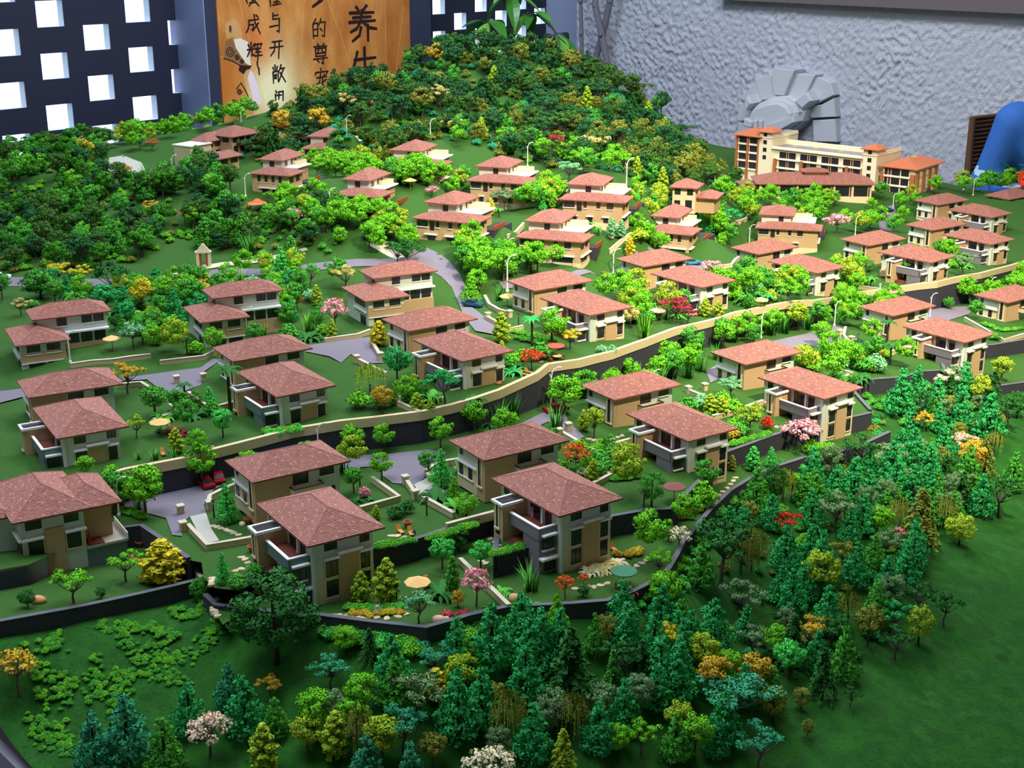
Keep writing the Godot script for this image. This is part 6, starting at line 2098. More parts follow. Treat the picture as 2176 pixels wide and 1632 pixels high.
	barrier("garden_wall","curved beige wall beside the two red cars",points([-448,-1884,-452,-1914,-440,-1939,-422,-1967]),[1,0.0085,1,-0.004],0.005,M.garden_wall)
	barrier("garden_wall","beige wall between the long villa garden and the road bend",points([-215,-1979,-167,-1891,-220,-1848]),[1,0.0085,1,-0.004],0.005,M.garden_wall)
	barrier("garden_wall","beige driveway wall beside the long villa behind the pink figure villa",points([-164,-1972,-145,-1909,-112,-1862,-83,-1819]),[1,0.0085,1,-0.004],0.005,M.garden_wall)
	barrier("garden_wall","short curved beige wall at the inside of the road bend",points([-125,-1977,-134,-2006,-116,-2042,-85,-2055]),[1,0.0085,1,-0.004],0.005,M.garden_wall)
	barrier("garden_wall","beige garden corner wall beside the orange flowering bush",points([117,-2080,155,-2020,123,-1969]),[1,0.0085,1,-0.004],0.005,M.garden_wall)
	barrier("garden_wall","beige wall running up to the tower of the pink figure villa",points([-92,-1775,-17,-1834]),[1,0.0085,1,-0.004],0.005,M.garden_wall)
	barrier("garden_wall","beige wall dividing the two sunk front gardens",points([-71,-1717,-36,-1636,-4,-1561]),[1,-0.0205,1,-0.033],0.005,M.garden_wall)
	barrier("garden_wall","beige wall closing the garden of the corner villa",points([-471,-1768,-439,-1707,-409,-1651]),[1,-0.0205,1,-0.033],0.005,M.garden_wall)
	barrier("garden_wall","beige garden corner wall beside the stepping stones of the dark red car villa",points([81,-2202,132,-2127,202,-2197]),[1,0.0085,1,-0.004],0.005,M.garden_wall)
	barrier("garden_wall","beige wall between the pink blossom garden and the fern bed",points([334,-2486,396,-2409,411,-2402]),[1,0.0085,1,-0.004],0.005,M.garden_wall)
	barrier("garden_wall","beige garden wall behind the red flowers of the pink blossom villa",points([357,-2345,406,-2386,471,-2456]),[1,0.0085,1,-0.004],0.005,M.garden_wall)
	barrier("garden_wall","beige wall of the lawn with the yellow tree",points([602,-2753,694,-2680,653,-2629]),[1,0.0085,1,-0.004],0.005,M.garden_wall)
	barrier("garden_wall","curved beige wall round the palm garden",points([773,-3088,750,-3006,748,-2923,778,-2833,884,-2959]),[1,0.0085,1,-0.004],0.005,M.garden_wall)
	barrier("garden_wall","beige garden corner wall at the picture edge villa",points([1111,-3276,1139,-3076,1250,-3179]),[1,0.0085,1,-0.004],0.005,M.garden_wall)
	barrier("garden_wall","curved beige wall round the tan parasol garden beside the blue car road",points([-59,-2912,-48,-2826,-27,-2774,-5,-2750]),[0,0.0085,0,-0.004],0.005,M.garden_wall)
	barrier("garden_wall","beige driveway wall of the red figures villa",points([-53,-2725,-5,-2623,22,-2644]),[0,0.0085,0,-0.004],0.005,M.garden_wall)
	barrier("garden_wall","beige driveway wall of the spreading tree villa",points([-287,-2444,-255,-2397,-225,-2353]),[0,0.0085,0,-0.004],0.005,M.garden_wall)
	barrier("garden_wall","short beige wall beside the narrow yellow tree",points([-266,-2535,-245,-2457]),[0,0.0085,0,-0.004],0.005,M.garden_wall)
	barrier("garden_wall","beige wall at the golden tree corner before the spreading tree villa",points([-208,-2224,-150,-2150]),[0,0.0085,0,-0.004],0.005,M.garden_wall)
	barrier("garden_wall","beige wall round the slim palm driveway",points([-562,-2278,-507,-2197,-472,-2230]),[0,0.0085,0,-0.004],0.005,M.garden_wall)
	barrier("garden_wall","beige garden corner wall beside the lime tree",points([-588,-2137,-559,-2182,-579,-2214]),[0,0.0085,0,-0.004],0.005,M.garden_wall)
	barrier("garden_wall","curved beige wall behind the broad green tree",points([-692,-2312,-656,-2325,-624,-2285]),[0,0.0085,0,-0.004],0.005,M.garden_wall)
	barrier("garden_wall","beige wall before the two-winged villa at the estate edge",points([-811,-2426,-737,-2439,-677,-2479]),[0,0.0085,0,-0.004],0.005,M.garden_wall)
	barrier("garden_wall","curved beige wall along the road with the dark palm",points([-651,-2444,-581,-2491,-568,-2537]),[0,0.0085,0,-0.004],0.005,M.garden_wall)
	barrier("garden_wall","beige wall of the pink bush garden",points([-367,-2600,-304,-2622,-283,-2660]),[0,0.0085,0,-0.004],0.005,M.garden_wall)
	barrier("garden_wall","stepped beige wall up the slope before the stepped garden",points([-10,-3263,29,-3405]),[0,0.0085,0,-0.004],0.005,M.garden_wall)
	barrier("garden_wall","stepped beige wall up the slope beside the cypress pair",points([103,-3497,144,-3563]),[0,0.0085,0,-0.004],0.005,M.garden_wall)
	barrier("garden_wall","long sloping beige wall beside the round lawn",points([234,-3262,288,-3291,342,-3436]),[0,0.0085,0,-0.004],0.005,M.garden_wall)
	barrier("garden_wall","cream wall round the bamboo garden near the hotel road",points([488,-3780,673,-4028,742,-4247]),[0,0.0085,0,-0.004],0.005,M.garden_wall)
	barrier("garden_wall","beige wall beside the pink tree and the teal car",points([427,-3209,527,-3244,560,-3344]),[0,0.0085,0,-0.004],0.005,M.garden_wall)
	barrier("garden_wall","beige wall between the orange figure villa and its neighbour",points([835,-3453,919,-3367]),[0,0.0085,0,-0.004],0.005,M.garden_wall)
	barrier("retaining_wall","long dark retaining wall below the corner villa garden",rim[0],[1,-0.023,2,-0.012],0.006,M.retain)
	barrier("retaining_wall","long dark retaining wall below the front gardens, bent round the green parasol",rim[1],[1,-0.023,2,-0.012],0.006,M.retain)
	barrier("retaining_wall","dark retaining wall below the villa with the two palms",rim[2],[1,0.004,2,-0.012],0.006,M.retain)
	barrier("retaining_wall","dark retaining wall at the far lower edge below the lime tree",rim[3],[1,-0.023,2,-0.012],0.006,M.retain)
	barrier("retaining_wall","dark wall between house level and the sunk garden behind the fallen parasol garden",bank[0].slice(2),[1,0.003,1,-0.041],0.006,M.retain)
	barrier("retaining_wall","dark wall between the house level and the sunk front gardens",bank[1].slice(2),[1,0.003,1,-0.041],0.006,M.retain)
	barrier("retaining_wall","dark wall above the sunk garden of the lime tree",bank[2],[1,0.003,1,-0.041],0.006,M.retain)
	gate_pier(-0.4433,-1.8709,"beige gate pier ending the curved wall by the red cars")
	gate_pier(-0.4618,-1.7812,"beige gate outer pier of the driveway beside the red cars")
	gate_pier(-0.4825,-1.8553,"beige gate inner pier of the driveway beside the red cars")
	gate_pier(-0.1634,-1.9659,"beige gate outer pier of the driveway behind the pink figure villa")
	gate_pier(-0.1439,-1.9009,"beige gate inner pier of the driveway behind the pink figure villa")
	gate_pier(-0.1249,-1.9729,"beige gate pier at the inside of the road bend")
	gate_pier(0.0802,-2.1947,"beige gate pier before the stepping stones of the dark red car")
	gate_pier(0.0966,-2.2268,"beige gate pier opposite the dark red car")
	gate_pier(0.3341,-2.4866,"beige gate pier at the fern bed, house side")
	gate_pier(0.3686,-2.511,"beige gate pier at the fern bed, hedge side")
	gate_pier(0.7454,-3.0257,"beige gate pier at the empty road end")
	gate_pier(0.7594,-2.9712,"beige gate pier at the palm garden corner")
	gate_pier(-0.0048,-2.7414,"beige gate pier of the tan parasol garden")
	gate_pier(-0.049,-2.7267,"beige gate pier of the driveway before two red figures")
	gate_pier(-0.2866,-2.4413,"beige gate pier of the willow driveway")
	gate_pier(-0.244,-2.4514,"beige gate pier beside the narrow yellow tree")
	gate_pier(-0.5982,-2.3465,"beige gate pier of the slim palm driveway")
	gate_pier(-0.554,-2.3631,"beige gate pier at the road narrowing by the dark palm")
	gate_pier(-0.1122,-2.6477,"beige gate pier opposite the red figures driveway")
	# houses: one of each kind, then its copies
	prototypes()
	house("villa_green_3","villa","three storey villa with green balcony block directly behind the big dark round tree","villa",Vector3(-0.2512,0.7778,-1.6614),0.5737)
	house("villa_grey_3","villa","three storey villa with grey balcony and pink figure above the green parasol","villa",Vector3(0.061,0.7699,-1.7713),0.6037)
	house("villa_grey_3","villa","three storey villa with grey balcony between the maroon parasol and the red flowers","villa",Vector3(0.2822,0.7243,-2.169),0.5941)
	house("villa_grey_3","villa","three storey villa with grey balcony behind the round pink blossom tree","villa",Vector3(0.5525,0.7023,-2.4382),0.6583)
	house("villa_grey_3","villa","three storey villa with grey balcony standing below the two dark palms","villa",Vector3(0.9592,0.6604,-2.9271),0.6622)
	house("villa_green_2","villa","two storey villa with green balcony block beside the two slim palms and driveway","villa",Vector3(-0.3813,0.8114,-2.2171),0.6035)
	house("villa_green_2","villa","two storey villa with green balcony above the corner villa with roof terraces","villa",Vector3(-0.6732,0.8096,-2.0312),0.5349)
	house("villa_grey_2","villa","two storey villa with grey balcony, a spreading tree and black lantern before it","villa",Vector3(-0.0875,0.8271,-2.3587),0.6214)
	house("villa_grey_2","villa","two storey villa with two red figures on its grey balcony","villa",Vector3(0.1461,0.8281,-2.6476),0.6111)
	house("villa_grey_2","villa","two storey villa with one white figure on its grey balcony","villa",Vector3(0.4054,0.7872,-3.018),0.6537)
	house("villa_grey_2","villa","two storey villa with an orange figure on its grey balcony","villa",Vector3(0.7341,0.7317,-3.3708),0.6599)
	house("villa_grey_2","villa","two storey villa with a round tree hiding its grey balcony","villa",Vector3(1.0369,0.7317,-3.4801),0.7235)
	house("villa_grey_2","villa","two storey villa with two white figures on its grey balcony","villa",Vector3(1.3035,0.7046,-3.806),0.6665)
	house("villa_grey_2","villa","two storey villa with a lone white figure, farther up the row beside the hotel","villa",Vector3(1.4521,0.6878,-4.2506),0.681)
	house("villa_long","villa","long villa behind the villa with the pink figure","villa",Vector3(-0.0043,0.799,-1.9567),0.5826)
	house("villa_long","villa","long villa behind the green balconied villa, red cars parked beside it","villa",Vector3(-0.3244,0.802,-1.8663),0.5814)
	house("villa_long","villa","long villa beside the narrow yellow tree and the road bend","villa",Vector3(-0.1557,0.827,-2.5311),0.6011)
	house("villa_long","villa","long villa behind the villa with two red figures","villa",Vector3(0.0803,0.828,-2.8211),0.5989)
	house("villa_long","villa","long villa beside the small dark red car","villa",Vector3(0.2117,0.76,-2.3382),0.5918)
	house("villa_long","villa","long villa behind the villa with the pink blossom tree","villa",Vector3(0.4813,0.739,-2.6038),0.5826)
	house("villa_long","villa","long villa with dark palms before it, near the empty road end","villa",Vector3(0.8919,0.697,-3.0992),0.6247)
	house("villa_long","villa","long villa behind the green balconied villa with slim palms","villa",Vector3(-0.4502,0.812,-2.3924),0.564)
	house("villa_long","villa","long villa behind the villa above the corner villa","villa",Vector3(-0.7383,0.812,-2.1949),0.5015)
	house("villa_long_garage","villa","long villa with garden door behind the villa with the orange figure","villa",Vector3(0.663,0.732,-3.5587),0.6354)
	house("villa_long_garage","villa","long villa with garden door beside the pink tree and teal car","villa",Vector3(0.3374,0.785,-3.2045),0.5969)
	house("villa_long_garage","villa","long villa with garden door behind the villa hidden by a round tree","villa",Vector3(0.9742,0.73,-3.6677),0.6273)
	house("villa_long_garage","villa","long villa with garden door behind the villa with two white figures","villa",Vector3(1.2366,0.704,-3.9802),0.6049)
	house("villa_long_garage","villa","long villa with garden door beside the hotel","villa",Vector3(1.39,0.687,-4.4391),0.607)
	house("villa_long_garage","villa","villa below the seated woman, cut by the picture edge","villa",Vector3(1.6729,0.672,-4.6095),0.6458)
	house("villa_long","villa","long villa at the picture edge above the round lime tree","villa",Vector3(1.2441,0.657,-3.3611),0.6458)
	house("villa_two_wings","villa","two-winged villa with the low wing nearest the white lamp, at the estate edge","villa",Vector3(-0.9002,0.802,-2.5037),0.4775)
	house("villa_two_wings","villa","two-winged villa between the tall yellow tree and the orange-red bush","villa",Vector3(-0.5898,0.807,-2.6422),0.4766)
	house("villa_two_wings","villa","two-winged villa beside the pink bush and the blue car road","villa",Vector3(-0.2864,0.812,-2.783),0.4914)
	house("villa_slope_garage","villa","hillside villa with two garage openings above the road with the Y-shaped posts","villa",Vector3(-0.0851,0.874,-3.176),1.1386)
	house("villa_slope_garage","villa","hillside villa with white terrace, its garage opening toward the tall white lamp","villa",Vector3(0.166,0.8337,-3.1603),1.218)
	house("villa_slope","villa","hillside villa with a small tan parasol before its long front","villa",Vector3(-0.1823,0.9388,-3.5792),1.2775)
	house("villa_slope","villa","hillside villa with two spreading trees before its long front","villa",Vector3(0.0405,0.9046,-3.5203),1.2291)
	house("villa_slope","villa","hillside villa with a dark panel on its upper roof","villa",Vector3(0.277,0.8906,-3.3419),1.2646)
	house("villa_slope","villa","hillside villa behind the bright red blossom tree","villa",Vector3(-0.4646,0.8986,-4.1135),1.396)
	house("villa_slope_short","villa","short hillside villa with four slim windows behind the villa with one white figure","villa",Vector3(0.4442,0.8079,-3.3534),1.1598)
	house("villa_slope_short","villa","short hillside villa with four slim windows beside the rose blossom","villa",Vector3(-0.3214,0.9075,-3.3197),1.2021)
	house("villa_slope_short","villa","short hillside villa with four slim windows below the club house","villa",Vector3(-0.5806,0.9102,-3.6061),1.2003)
	house("villa_slope_long","villa","hillside villa below the restaurant, beside the round pink blossom tree","villa",Vector3(0.8907,0.6964,-3.9194),1.3132)
	house("villa_terraces","villa","big corner villa with rear wing and paved terraces behind the tall yellow tree","villa",Vector3(-0.6518,0.768,-1.6555),0.548)
	house("villa_small","villa","small cream villa behind straw yellow bamboo near the hotel road","villa",Vector3(0.4944,0.867,-3.6624),1.2217)
	house("hotel","hotel","long cream hotel with two stair towers and orange tiled roofs","hotel",Vector3(1.3475,0.816,-4.5929),0.8727)
	house("restaurant","restaurant","low brown roofed hall with six glazed bays before the hotel","restaurant",Vector3(1.0043,0.725,-4.5556),-0.0433)
	var club := thing("club_house","long club house with red roofs, dark windows and a red balcony rail","club house",Vector3(-0.9353,0.96,-4.247),0.9948)
	club_masses(club)
	settle()
	# small things
	set_down("street_lamp","white street lamp beside the tan parasol and the bright conifer","street lamp",-0.0104,-2.9643,0.2,"street lamps of the model",1.35)
	set_down("street_lamp","tall white street lamp between two back gardens","street lamp",0.2415,-3.2181,0.2,"street lamps of the model",1.15)
	set_down("street_lamp","white street lamp at the end of the long wall","street lamp",0.0701,-2.3447,0.2,"street lamps of the model",1.25)
	set_down("street_lamp","white street lamp below the long wall bend","street lamp",0.2587,-2.4255,0.3,"street lamps of the model",1)
	set_down("street_lamp","white street lamp among shrubs below the long wall","street lamp",0.5504,-2.9383,0.3,"street lamps of the model",1)
	set_down("street_lamp","leaning white street lamp at the empty road end","street lamp",0.7559,-3.1254,0.2,"street lamps of the model",1)
	set_down("street_lamp","white street lamp beside the grey spreading tree villa","street lamp",1.262,-3.5462,0.3,"street lamps of the model",1)
	set_down("street_lamp","white street lamp below the tree-hidden balcony villa","street lamp",1.0299,-3.293,0.1,"street lamps of the model",1)
	set_down("street_lamp","white street lamp before the green balconied villa with slim palms","street lamp",-0.3137,-2.0952,0.2,"street lamps of the model",1)
	set_down("street_lamp","white street lamp beside the wing by the orange-red bush","street lamp",-0.5333,-2.6756,-0.1,"street lamps of the model",1)
	set_down("street_lamp","white street lamp beside the wing at the estate edge","street lamp",-0.8202,-2.4535,0.3,"street lamps of the model",1)
	set_down("street_lamp","white street lamp behind the corner villa","street lamp",-0.5739,-1.8594,0.1,"street lamps of the model",1)
	set_down("street_lamp","white street lamp beside the two-winged villa with the pink bush","street lamp",-0.2255,-2.835,0.1,"street lamps of the model",1)
	set_down("street_lamp","white street lamp in the wood below the club house","street lamp",-0.9706,-3.9485,0.2,"street lamps of the model",1)
	set_down("street_lamp","white street lamp beside the short villa below the club house","street lamp",-0.7047,-3.6342,0.2,"street lamps of the model",1)
	set_down("street_lamp","white street lamp below the short villa beside the rose blossom","street lamp",-0.4498,-3.389,0.3,"street lamps of the model",1)
	set_down("street_lamp","white street lamp above the club house roof","street lamp",-0.879,-4.5344,0.1,"street lamps of the model",1)
	set_down("street_lamp","white street lamp at the wood edge beside the screen","street lamp",-1.3437,-4.3137,0.1,"street lamps of the model",1)
	set_down("street_lamp","white street lamp behind the villa with two spreading trees","street lamp",0.0432,-3.8439,0.1,"street lamps of the model",1.1)
	set_down("street_lamp","tall white street lamp behind the dark roof panel villa","street lamp",0.3009,-3.6214,0.1,"street lamps of the model",1.35)
	set_down("street_lamp","white street lamp behind the tan parasol villa","street lamp",-0.2319,-3.9645,0.3,"street lamps of the model",1)
	set_down("street_lamp","white street lamp beside the hotel road","street lamp",0.6213,-4.2254,0.3,"street lamps of the model",1)
	set_down("street_lamp","white street lamp beside the round pink blossom tree","street lamp",1.0143,-4.0253,0.1,"street lamps of the model",1)
	set_down("street_lamp","white street lamp above the dark blue car","street lamp",1.2486,-4.491,0.2,"street lamps of the model",1)
	set_down("street_lamp","white street lamp at the hotel corner trees","street lamp",1.5726,-4.7912,-0.1,"street lamps of the model",1)
	set_down("street_lamp","white street lamp before the seated woman","street lamp",1.5623,-4.6567,0.2,"street lamps of the model",1)
	set_down("street_lamp","white street lamp before the glazed hall","street lamp",0.9737,-4.5057,0.3,"street lamps of the model",1)
	set_down("street_lamp","white street lamp behind the red blossom villa","street lamp",-0.4932,-4.1592,0.3,"street lamps of the model",1)
	set_down("street_lamp","white street lamp behind the orange figure long villa","street lamp",0.6942,-3.976,-0.1,"street lamps of the model",1)
	set_down("street_lamp","white street lamp beside the hillside villa before the stepped wall","street lamp",-0.0089,-3.2055,0.2,"street lamps of the model",1)
	set_down("garden_lantern","black garden lantern before the spreading tree villa","lantern",-0.155,-2.2471,0,"black garden lanterns",1)
	set_down("garden_lantern","black garden lantern beside two lime cypresses","lantern",-0.1463,-1.5787,0,"black garden lanterns",1)
	set_down("garden_lantern","black garden lantern behind the long villa beside the red cars","lantern",-0.2327,-1.9629,0,"black garden lanterns",1)
	set_down("garden_lantern","black garden lantern under the round pink blossom tree","lantern",0.491,-2.2989,0,"black garden lanterns",1)
	set_down("garden_lantern","black garden lantern beside the palms of the red figures villa","lantern",0.0132,-2.665,0,"black garden lanterns",1)
	set_down("garden_lantern","black garden lantern on the terrace edge","lantern",0.8898,-3.4186,0,"black garden lanterns",1)
	set_down("garden_lantern","black garden lantern beside the maroon parasol","lantern",0.1963,-1.9004,0,"black garden lanterns",1)
	set_down("garden_lantern","black garden lantern at the driveway wall","lantern",-0.4299,-1.8359,0,"black garden lanterns",1)
	set_down("garden_lantern","black garden lantern behind the broad trees","lantern",-0.6132,-1.9997,0,"black garden lanterns",1)
	set_down("garden_lantern","black garden lantern in the palm garden","lantern",0.7668,-2.9448,0,"black garden lanterns",1)
	set_down("garden_lantern","black garden lantern beside the banana plants","lantern",0.5713,-3.0988,0,"black garden lanterns",1)
	set_down("garden_lantern","black garden lantern at the lower driveway wall","lantern",-0.1226,-1.8317,0,"black garden lanterns",1)
	set_down("parasol_tan","tan parasol beside the red jar in the sunk garden","parasol",-0.121,-1.6022)
	set_down("parasol_green","flat green parasol beside the cream leaved plants","parasol",0.1471,-1.6491)
	set_down("parasol_red","flat red-brown parasol at the corner of the long wall","parasol",0.0803,-2.4538)
	set_down("parasol_maroon","flat maroon parasol below the grey balconied villa","parasol",0.2462,-1.9428)
	set_down("parasol_tan","tan parasol beside the long villa behind the red figures","parasol",-0.0099,-2.8275)
	set_down("parasol_tan","tan parasol beside the two banana plants","parasol",0.5566,-2.9976)
	set_down("parasol_tan","tan parasol beside burgundy plants in the green balconied garden","parasol",-0.5641,-2.0869)
	set_down("parasol_tan","small tan parasol behind the pale weeping blossom","parasol",-0.7587,-2.5181)
	set_down("parasol_rose","pale rose parasol beside the tower of the white figure villa","parasol",0.3045,-2.7938)
	set_down("parasol_tan","small tan parasol before the hillside villa","parasol",-0.2595,-3.513)
	set_down("parasol_rose","small rose parasol on the bamboo garden terrace","parasol",0.5604,-3.9939)
	set_down("parasol_rose","small rose parasol beside the red blossom tree","parasol",-0.4503,-4.0947)
	set_down("parasol_fallen","tan parasol tipped over on the corner villa lawn","parasol",-0.4775,-1.6786,0.4)
	set_down("garden_table","round tan table beside the tipped parasol","table",-0.4625,-1.6789)
	set_down("garden_table","round table under the red-brown parasol","table",0.0826,-2.4428)
	set_down("garden_table","round table under the green parasol","table",0.1496,-1.6416)
	set_down("garden_table","round table under the tan parasol by the red jar","table",-0.1175,-1.5961)
	set_down("garden_chair","red garden chair between the tipped parasol and the black wall","chair",-0.4674,-1.6534,2.6)
	set_down("garden_chair","red garden chair beyond the round tan table","chair",-0.4466,-1.6703,-1.5)
	set_down("garden_chair","red garden chair beside the red-brown parasol, wall side","chair",0.0719,-2.4309,1)
	set_down("garden_chair","red garden chair beside the red-brown parasol, house side","chair",0.0938,-2.4381,-1.2)
	set_down("garden_chair","red garden chair beside the green parasol, villa side","chair",0.1384,-1.64,1.3)
	set_down("garden_chair","red garden chair beside the green parasol, wall side","chair",0.1564,-1.6331,-1.4)
	set_down("lounger","wooden lounger beside the terracotta pot, one nearer the dark stairs","lounger",-0.1552,-1.7631,0.5)
	set_down("lounger","wooden lounger beside the terracotta pot, one nearer the grey wall","lounger",-0.1402,-1.7553,0.3)
	set_down("lounger","wooden lounger on the curved lawn, lower of the pair","lounger",0.0218,-2.3468,0.9)
	set_down("lounger","wooden lounger on the curved lawn, upper of the pair","lounger",0.0312,-2.3573,0.9)
	set_down("lounger","lone wooden lounger on the corner villa lawn","lounger",-0.5158,-1.7327,1.2)
	set_down("lounger","lone wooden lounger below the slope of the green balconied garden","lounger",-0.5405,-2.0007,0.4)
	set_down("lounger","lone wooden lounger behind the pink figure villa","lounger",0.1437,-1.783,0.4)
	set_down("pot","terracotta pot beside the dark sloping wall","pot",-0.5291,-1.7971)
	set_down("pot","terracotta pot beside the long villa corner","pot",-0.3753,-1.8089)
	set_down("pot","terracotta pot below the beige driveway wall","pot",-0.3492,-1.6957)
	set_down("pot","terracotta pot behind the two loungers","pot",-0.1469,-1.7849)
	set_down("jar","red lidded jar behind the tan parasol","jar",-0.1132,-1.6438)
	set_down("pot","terracotta pot beside the tall white lamp","pot",0.2186,-3.2136)
	rock(-0.595,-1.565,0.01,0.0138,rgb(206,150,96),"rounded orange boulder on the corner villa lawn")
	rock(-0.0904,-1.5261,0.0095,0.255,rgb(206,176,140),"pale boulder at the dark wall corner, larger one")
	rock(-0.0814,-1.5317,0.006,1.9644,rgb(196,160,130),"small boulder beside the pale boulder at the wall corner")
	rock(0.003,-1.5959,0.009,1.2203,rgb(200,160,110),"tan boulder beside the dividing wall")
	rock(-0.3826,-1.8014,0.006,1.6538,rgb(214,190,150),"small cream boulder beside the terracotta pot")
	rock(-0.1362,-2.2589,0.007,2.7951,rgb(190,120,92),"reddish boulder under the spreading tree")
	rock(-0.0231,-2.2995,0.006,0.2496,rgb(190,110,60),"brown boulder between the two dark ferns")
	rock(0.0534,-2.4162,0.006,0.762,rgb(120,90,80),"dark boulder behind the red-brown parasol")
	rock(0.0255,-3.3507,0.008,2.274,rgb(210,180,150),"pale boulder on the round lawn")
	rock(0.2414,-3.2927,0.008,1.5387,rgb(214,180,150),"pale boulder beside the cypress pair")
	park(-0.4578,-2.0009,1.9,rgb(150,22,30),"dark red car parked behind the curved wall, one nearer the long villa")
	park(-0.4729,-1.9786,2.1,rgb(150,22,30),"dark red car half hidden by the roadside tree")
	park(0.0778,-2.3194,0.5,rgb(150,16,28),"small dark red car before the long wall")
	park(-0.0829,-2.8427,-0.5,rgb(30,80,110),"blue car on the terrace road")
	park(-0.3338,-3.2381,0.2,rgb(30,90,100),"teal car half hidden among trees above the footpath")
	park(0.4363,-3.2815,0.2,rgb(50,130,150),"teal car behind the pink blossom tree")
	park(1.2271,-4.4855,0.3,rgb(40,60,90),"dark blue car among the trees below the hotel")
	park(0.7518,-4.9071,1.4,rgb(225,225,220),"white car on the hotel road")
	park(-1.1848,-3.1229,0.2,rgb(225,228,230),"white car on the park road at the wood edge")
	set_down("pergola","red roofed pergola beside the grey plaza","pergola",-1.1041,-3.9353,0.3,"",1.05)
	set_down("pergola","red roofed pergola below the short hillside villa","pergola",-0.6616,-3.564,0.3,"",1.05)
	set_down("pergola","brown roofed pergola half hidden at the wood edge","pergola",-1.163,-3.3216,0.3,"",1.3)
	set_down("stone_gate","cream stone gate with pointed top and red posts","gate",-0.7354,-3.2289,0.15)
	figurine("figurine","pink figurine on the balcony above the green parasol",Vector3(0.0283,0.8274,-1.7407),rgb(226,150,170))
	figurine("figurine","red figurine on the balcony, one nearer the tower",Vector3(0.1113,0.8566,-2.6307),rgb(200,40,60))
	figurine("figurine","red figurine on the balcony, one nearer the flowers",Vector3(0.1195,0.8566,-2.6273),rgb(200,40,50))
	figurine("figurine","white figurine alone on a balcony beside the fern and cypresses",Vector3(0.3753,0.8157,-3.0202),rgb(240,240,240))
	figurine("figurine","orange figurine on a balcony",Vector3(0.7219,0.7602,-3.34),rgb(226,110,40))
	figurine("figurine","white figurine on the paired balcony, tower side",Vector3(1.2911,0.7331,-3.7922),rgb(232,226,214))
	figurine("figurine","white figurine on the paired balcony, corner side",Vector3(1.2998,0.7331,-3.7863),rgb(232,226,214))
	figurine("figurine","white figurine on the last balcony before the hotel",Vector3(1.449,0.7163,-4.2442),rgb(232,226,220))
	figurine("figurine","rose figurine on the corner villa terrace",Vector3(-0.5932,0.7965,-1.7622),rgb(220,110,110))
	figurine("figurine","red figurine beside planters on the corner villa terrace",Vector3(-0.5738,0.7965,-1.7177),rgb(190,40,60))
	figurine("figurine","white figurine at the yellow flower bed",Vector3(-0.1671,0.7795,-1.5466),rgb(230,232,236))
	figurine("figurine","grey figurine on the terrace edge path",Vector3(0.927,0.7217,-3.3867),rgb(190,190,195))
	figurine("figurine","pale figurine among the shrubs behind the long wall",Vector3(-0.4673,0.8098,-2.0206),rgb(220,200,190))
	stepping("stepping stones curving round the driveway garden",[-424,-1797,-417,-1793,-410,-1787,-402,-1781,-395,-1775,-388,-1767,-380,-1759])
	stepping("stepping stones in the green balconied villa entry garden",[-359,-1671,-353,-1664,-347,-1652,-342,-1638,-350,-1629,-357,-1622])
	stepping("stone treads of the curved garden steps beside the black wall corner",[-381,-1594,-380,-1584,-378,-1574,-376,-1563,-373,-1555,-369,-1546,-365,-1538])
	stepping("stepping stones along the yellow flower bed",[-224,-1545,-216,-1545,-207,-1544,-198,-1541,-188,-1538,-178,-1536,-168,-1538,-155,-1536,-142,-1541,-133,-1549])
	stepping("stepping stones curving beside the porch of the pink figure villa",[-42,-1725,-36,-1716,-31,-1810,-24,-1797,-20,-1711,-21,-1697,-24,-1757,-27,-1745])
	stepping("long stone treads beside the green parasol",[82,-1633,91,-1640,100,-1643,107,-1641,117,-1648,126,-1656,163,-1714,171,-1726,179,-1738,187,-1750,195,-1761])
	stepping("stepping stones round the dark red car villa",[130,-2193,138,-2190,145,-2190,154,-2195,162,-2199,171,-2206,181,-2216,189,-2225])
	stepping("stepping stones before the two loungers",[-167,-1749,-158,-1749,-148,-1743,-141,-1736])
	stepping("stone treads beside the outer dark wall bend",[374,-2150,368,-2135,361,-2119,353,-2100,344,-2082,334,-2066])
	stepping("stepping stones in the palm garden",[776,-3001,783,-2987,791,-2974,797,-2956,802,-2934])
	stepping("stepping stones before the spreading tree villa",[-188,-2246,-179,-2250,-170,-2244,-127,-2231,-119,-2234])
	stepping("stepping stones beside the pink blossom tree",[462,-2358,469,-2350,475,-2337,484,-2329])
	stepping("stepping stones behind the round tree garden wall",[-72,-1885,-67,-1889,-34,-1898,-27,-1902])
	stairs(Vector3(-0.1588,0.7651,-1.7497),"dark garden stair beside the spring green tree")
	stairs(Vector3(0.1711,0.7475,-1.8663),"dark garden stair beyond the pink figure villa")
	stairs(Vector3(0.4054,0.7138,-2.2727),"dark garden stair beside the pink blossom garden")
	extras()
	plants_all()
	# prototypes are not part of the scene
	for p in protos.values(): p.queue_free()

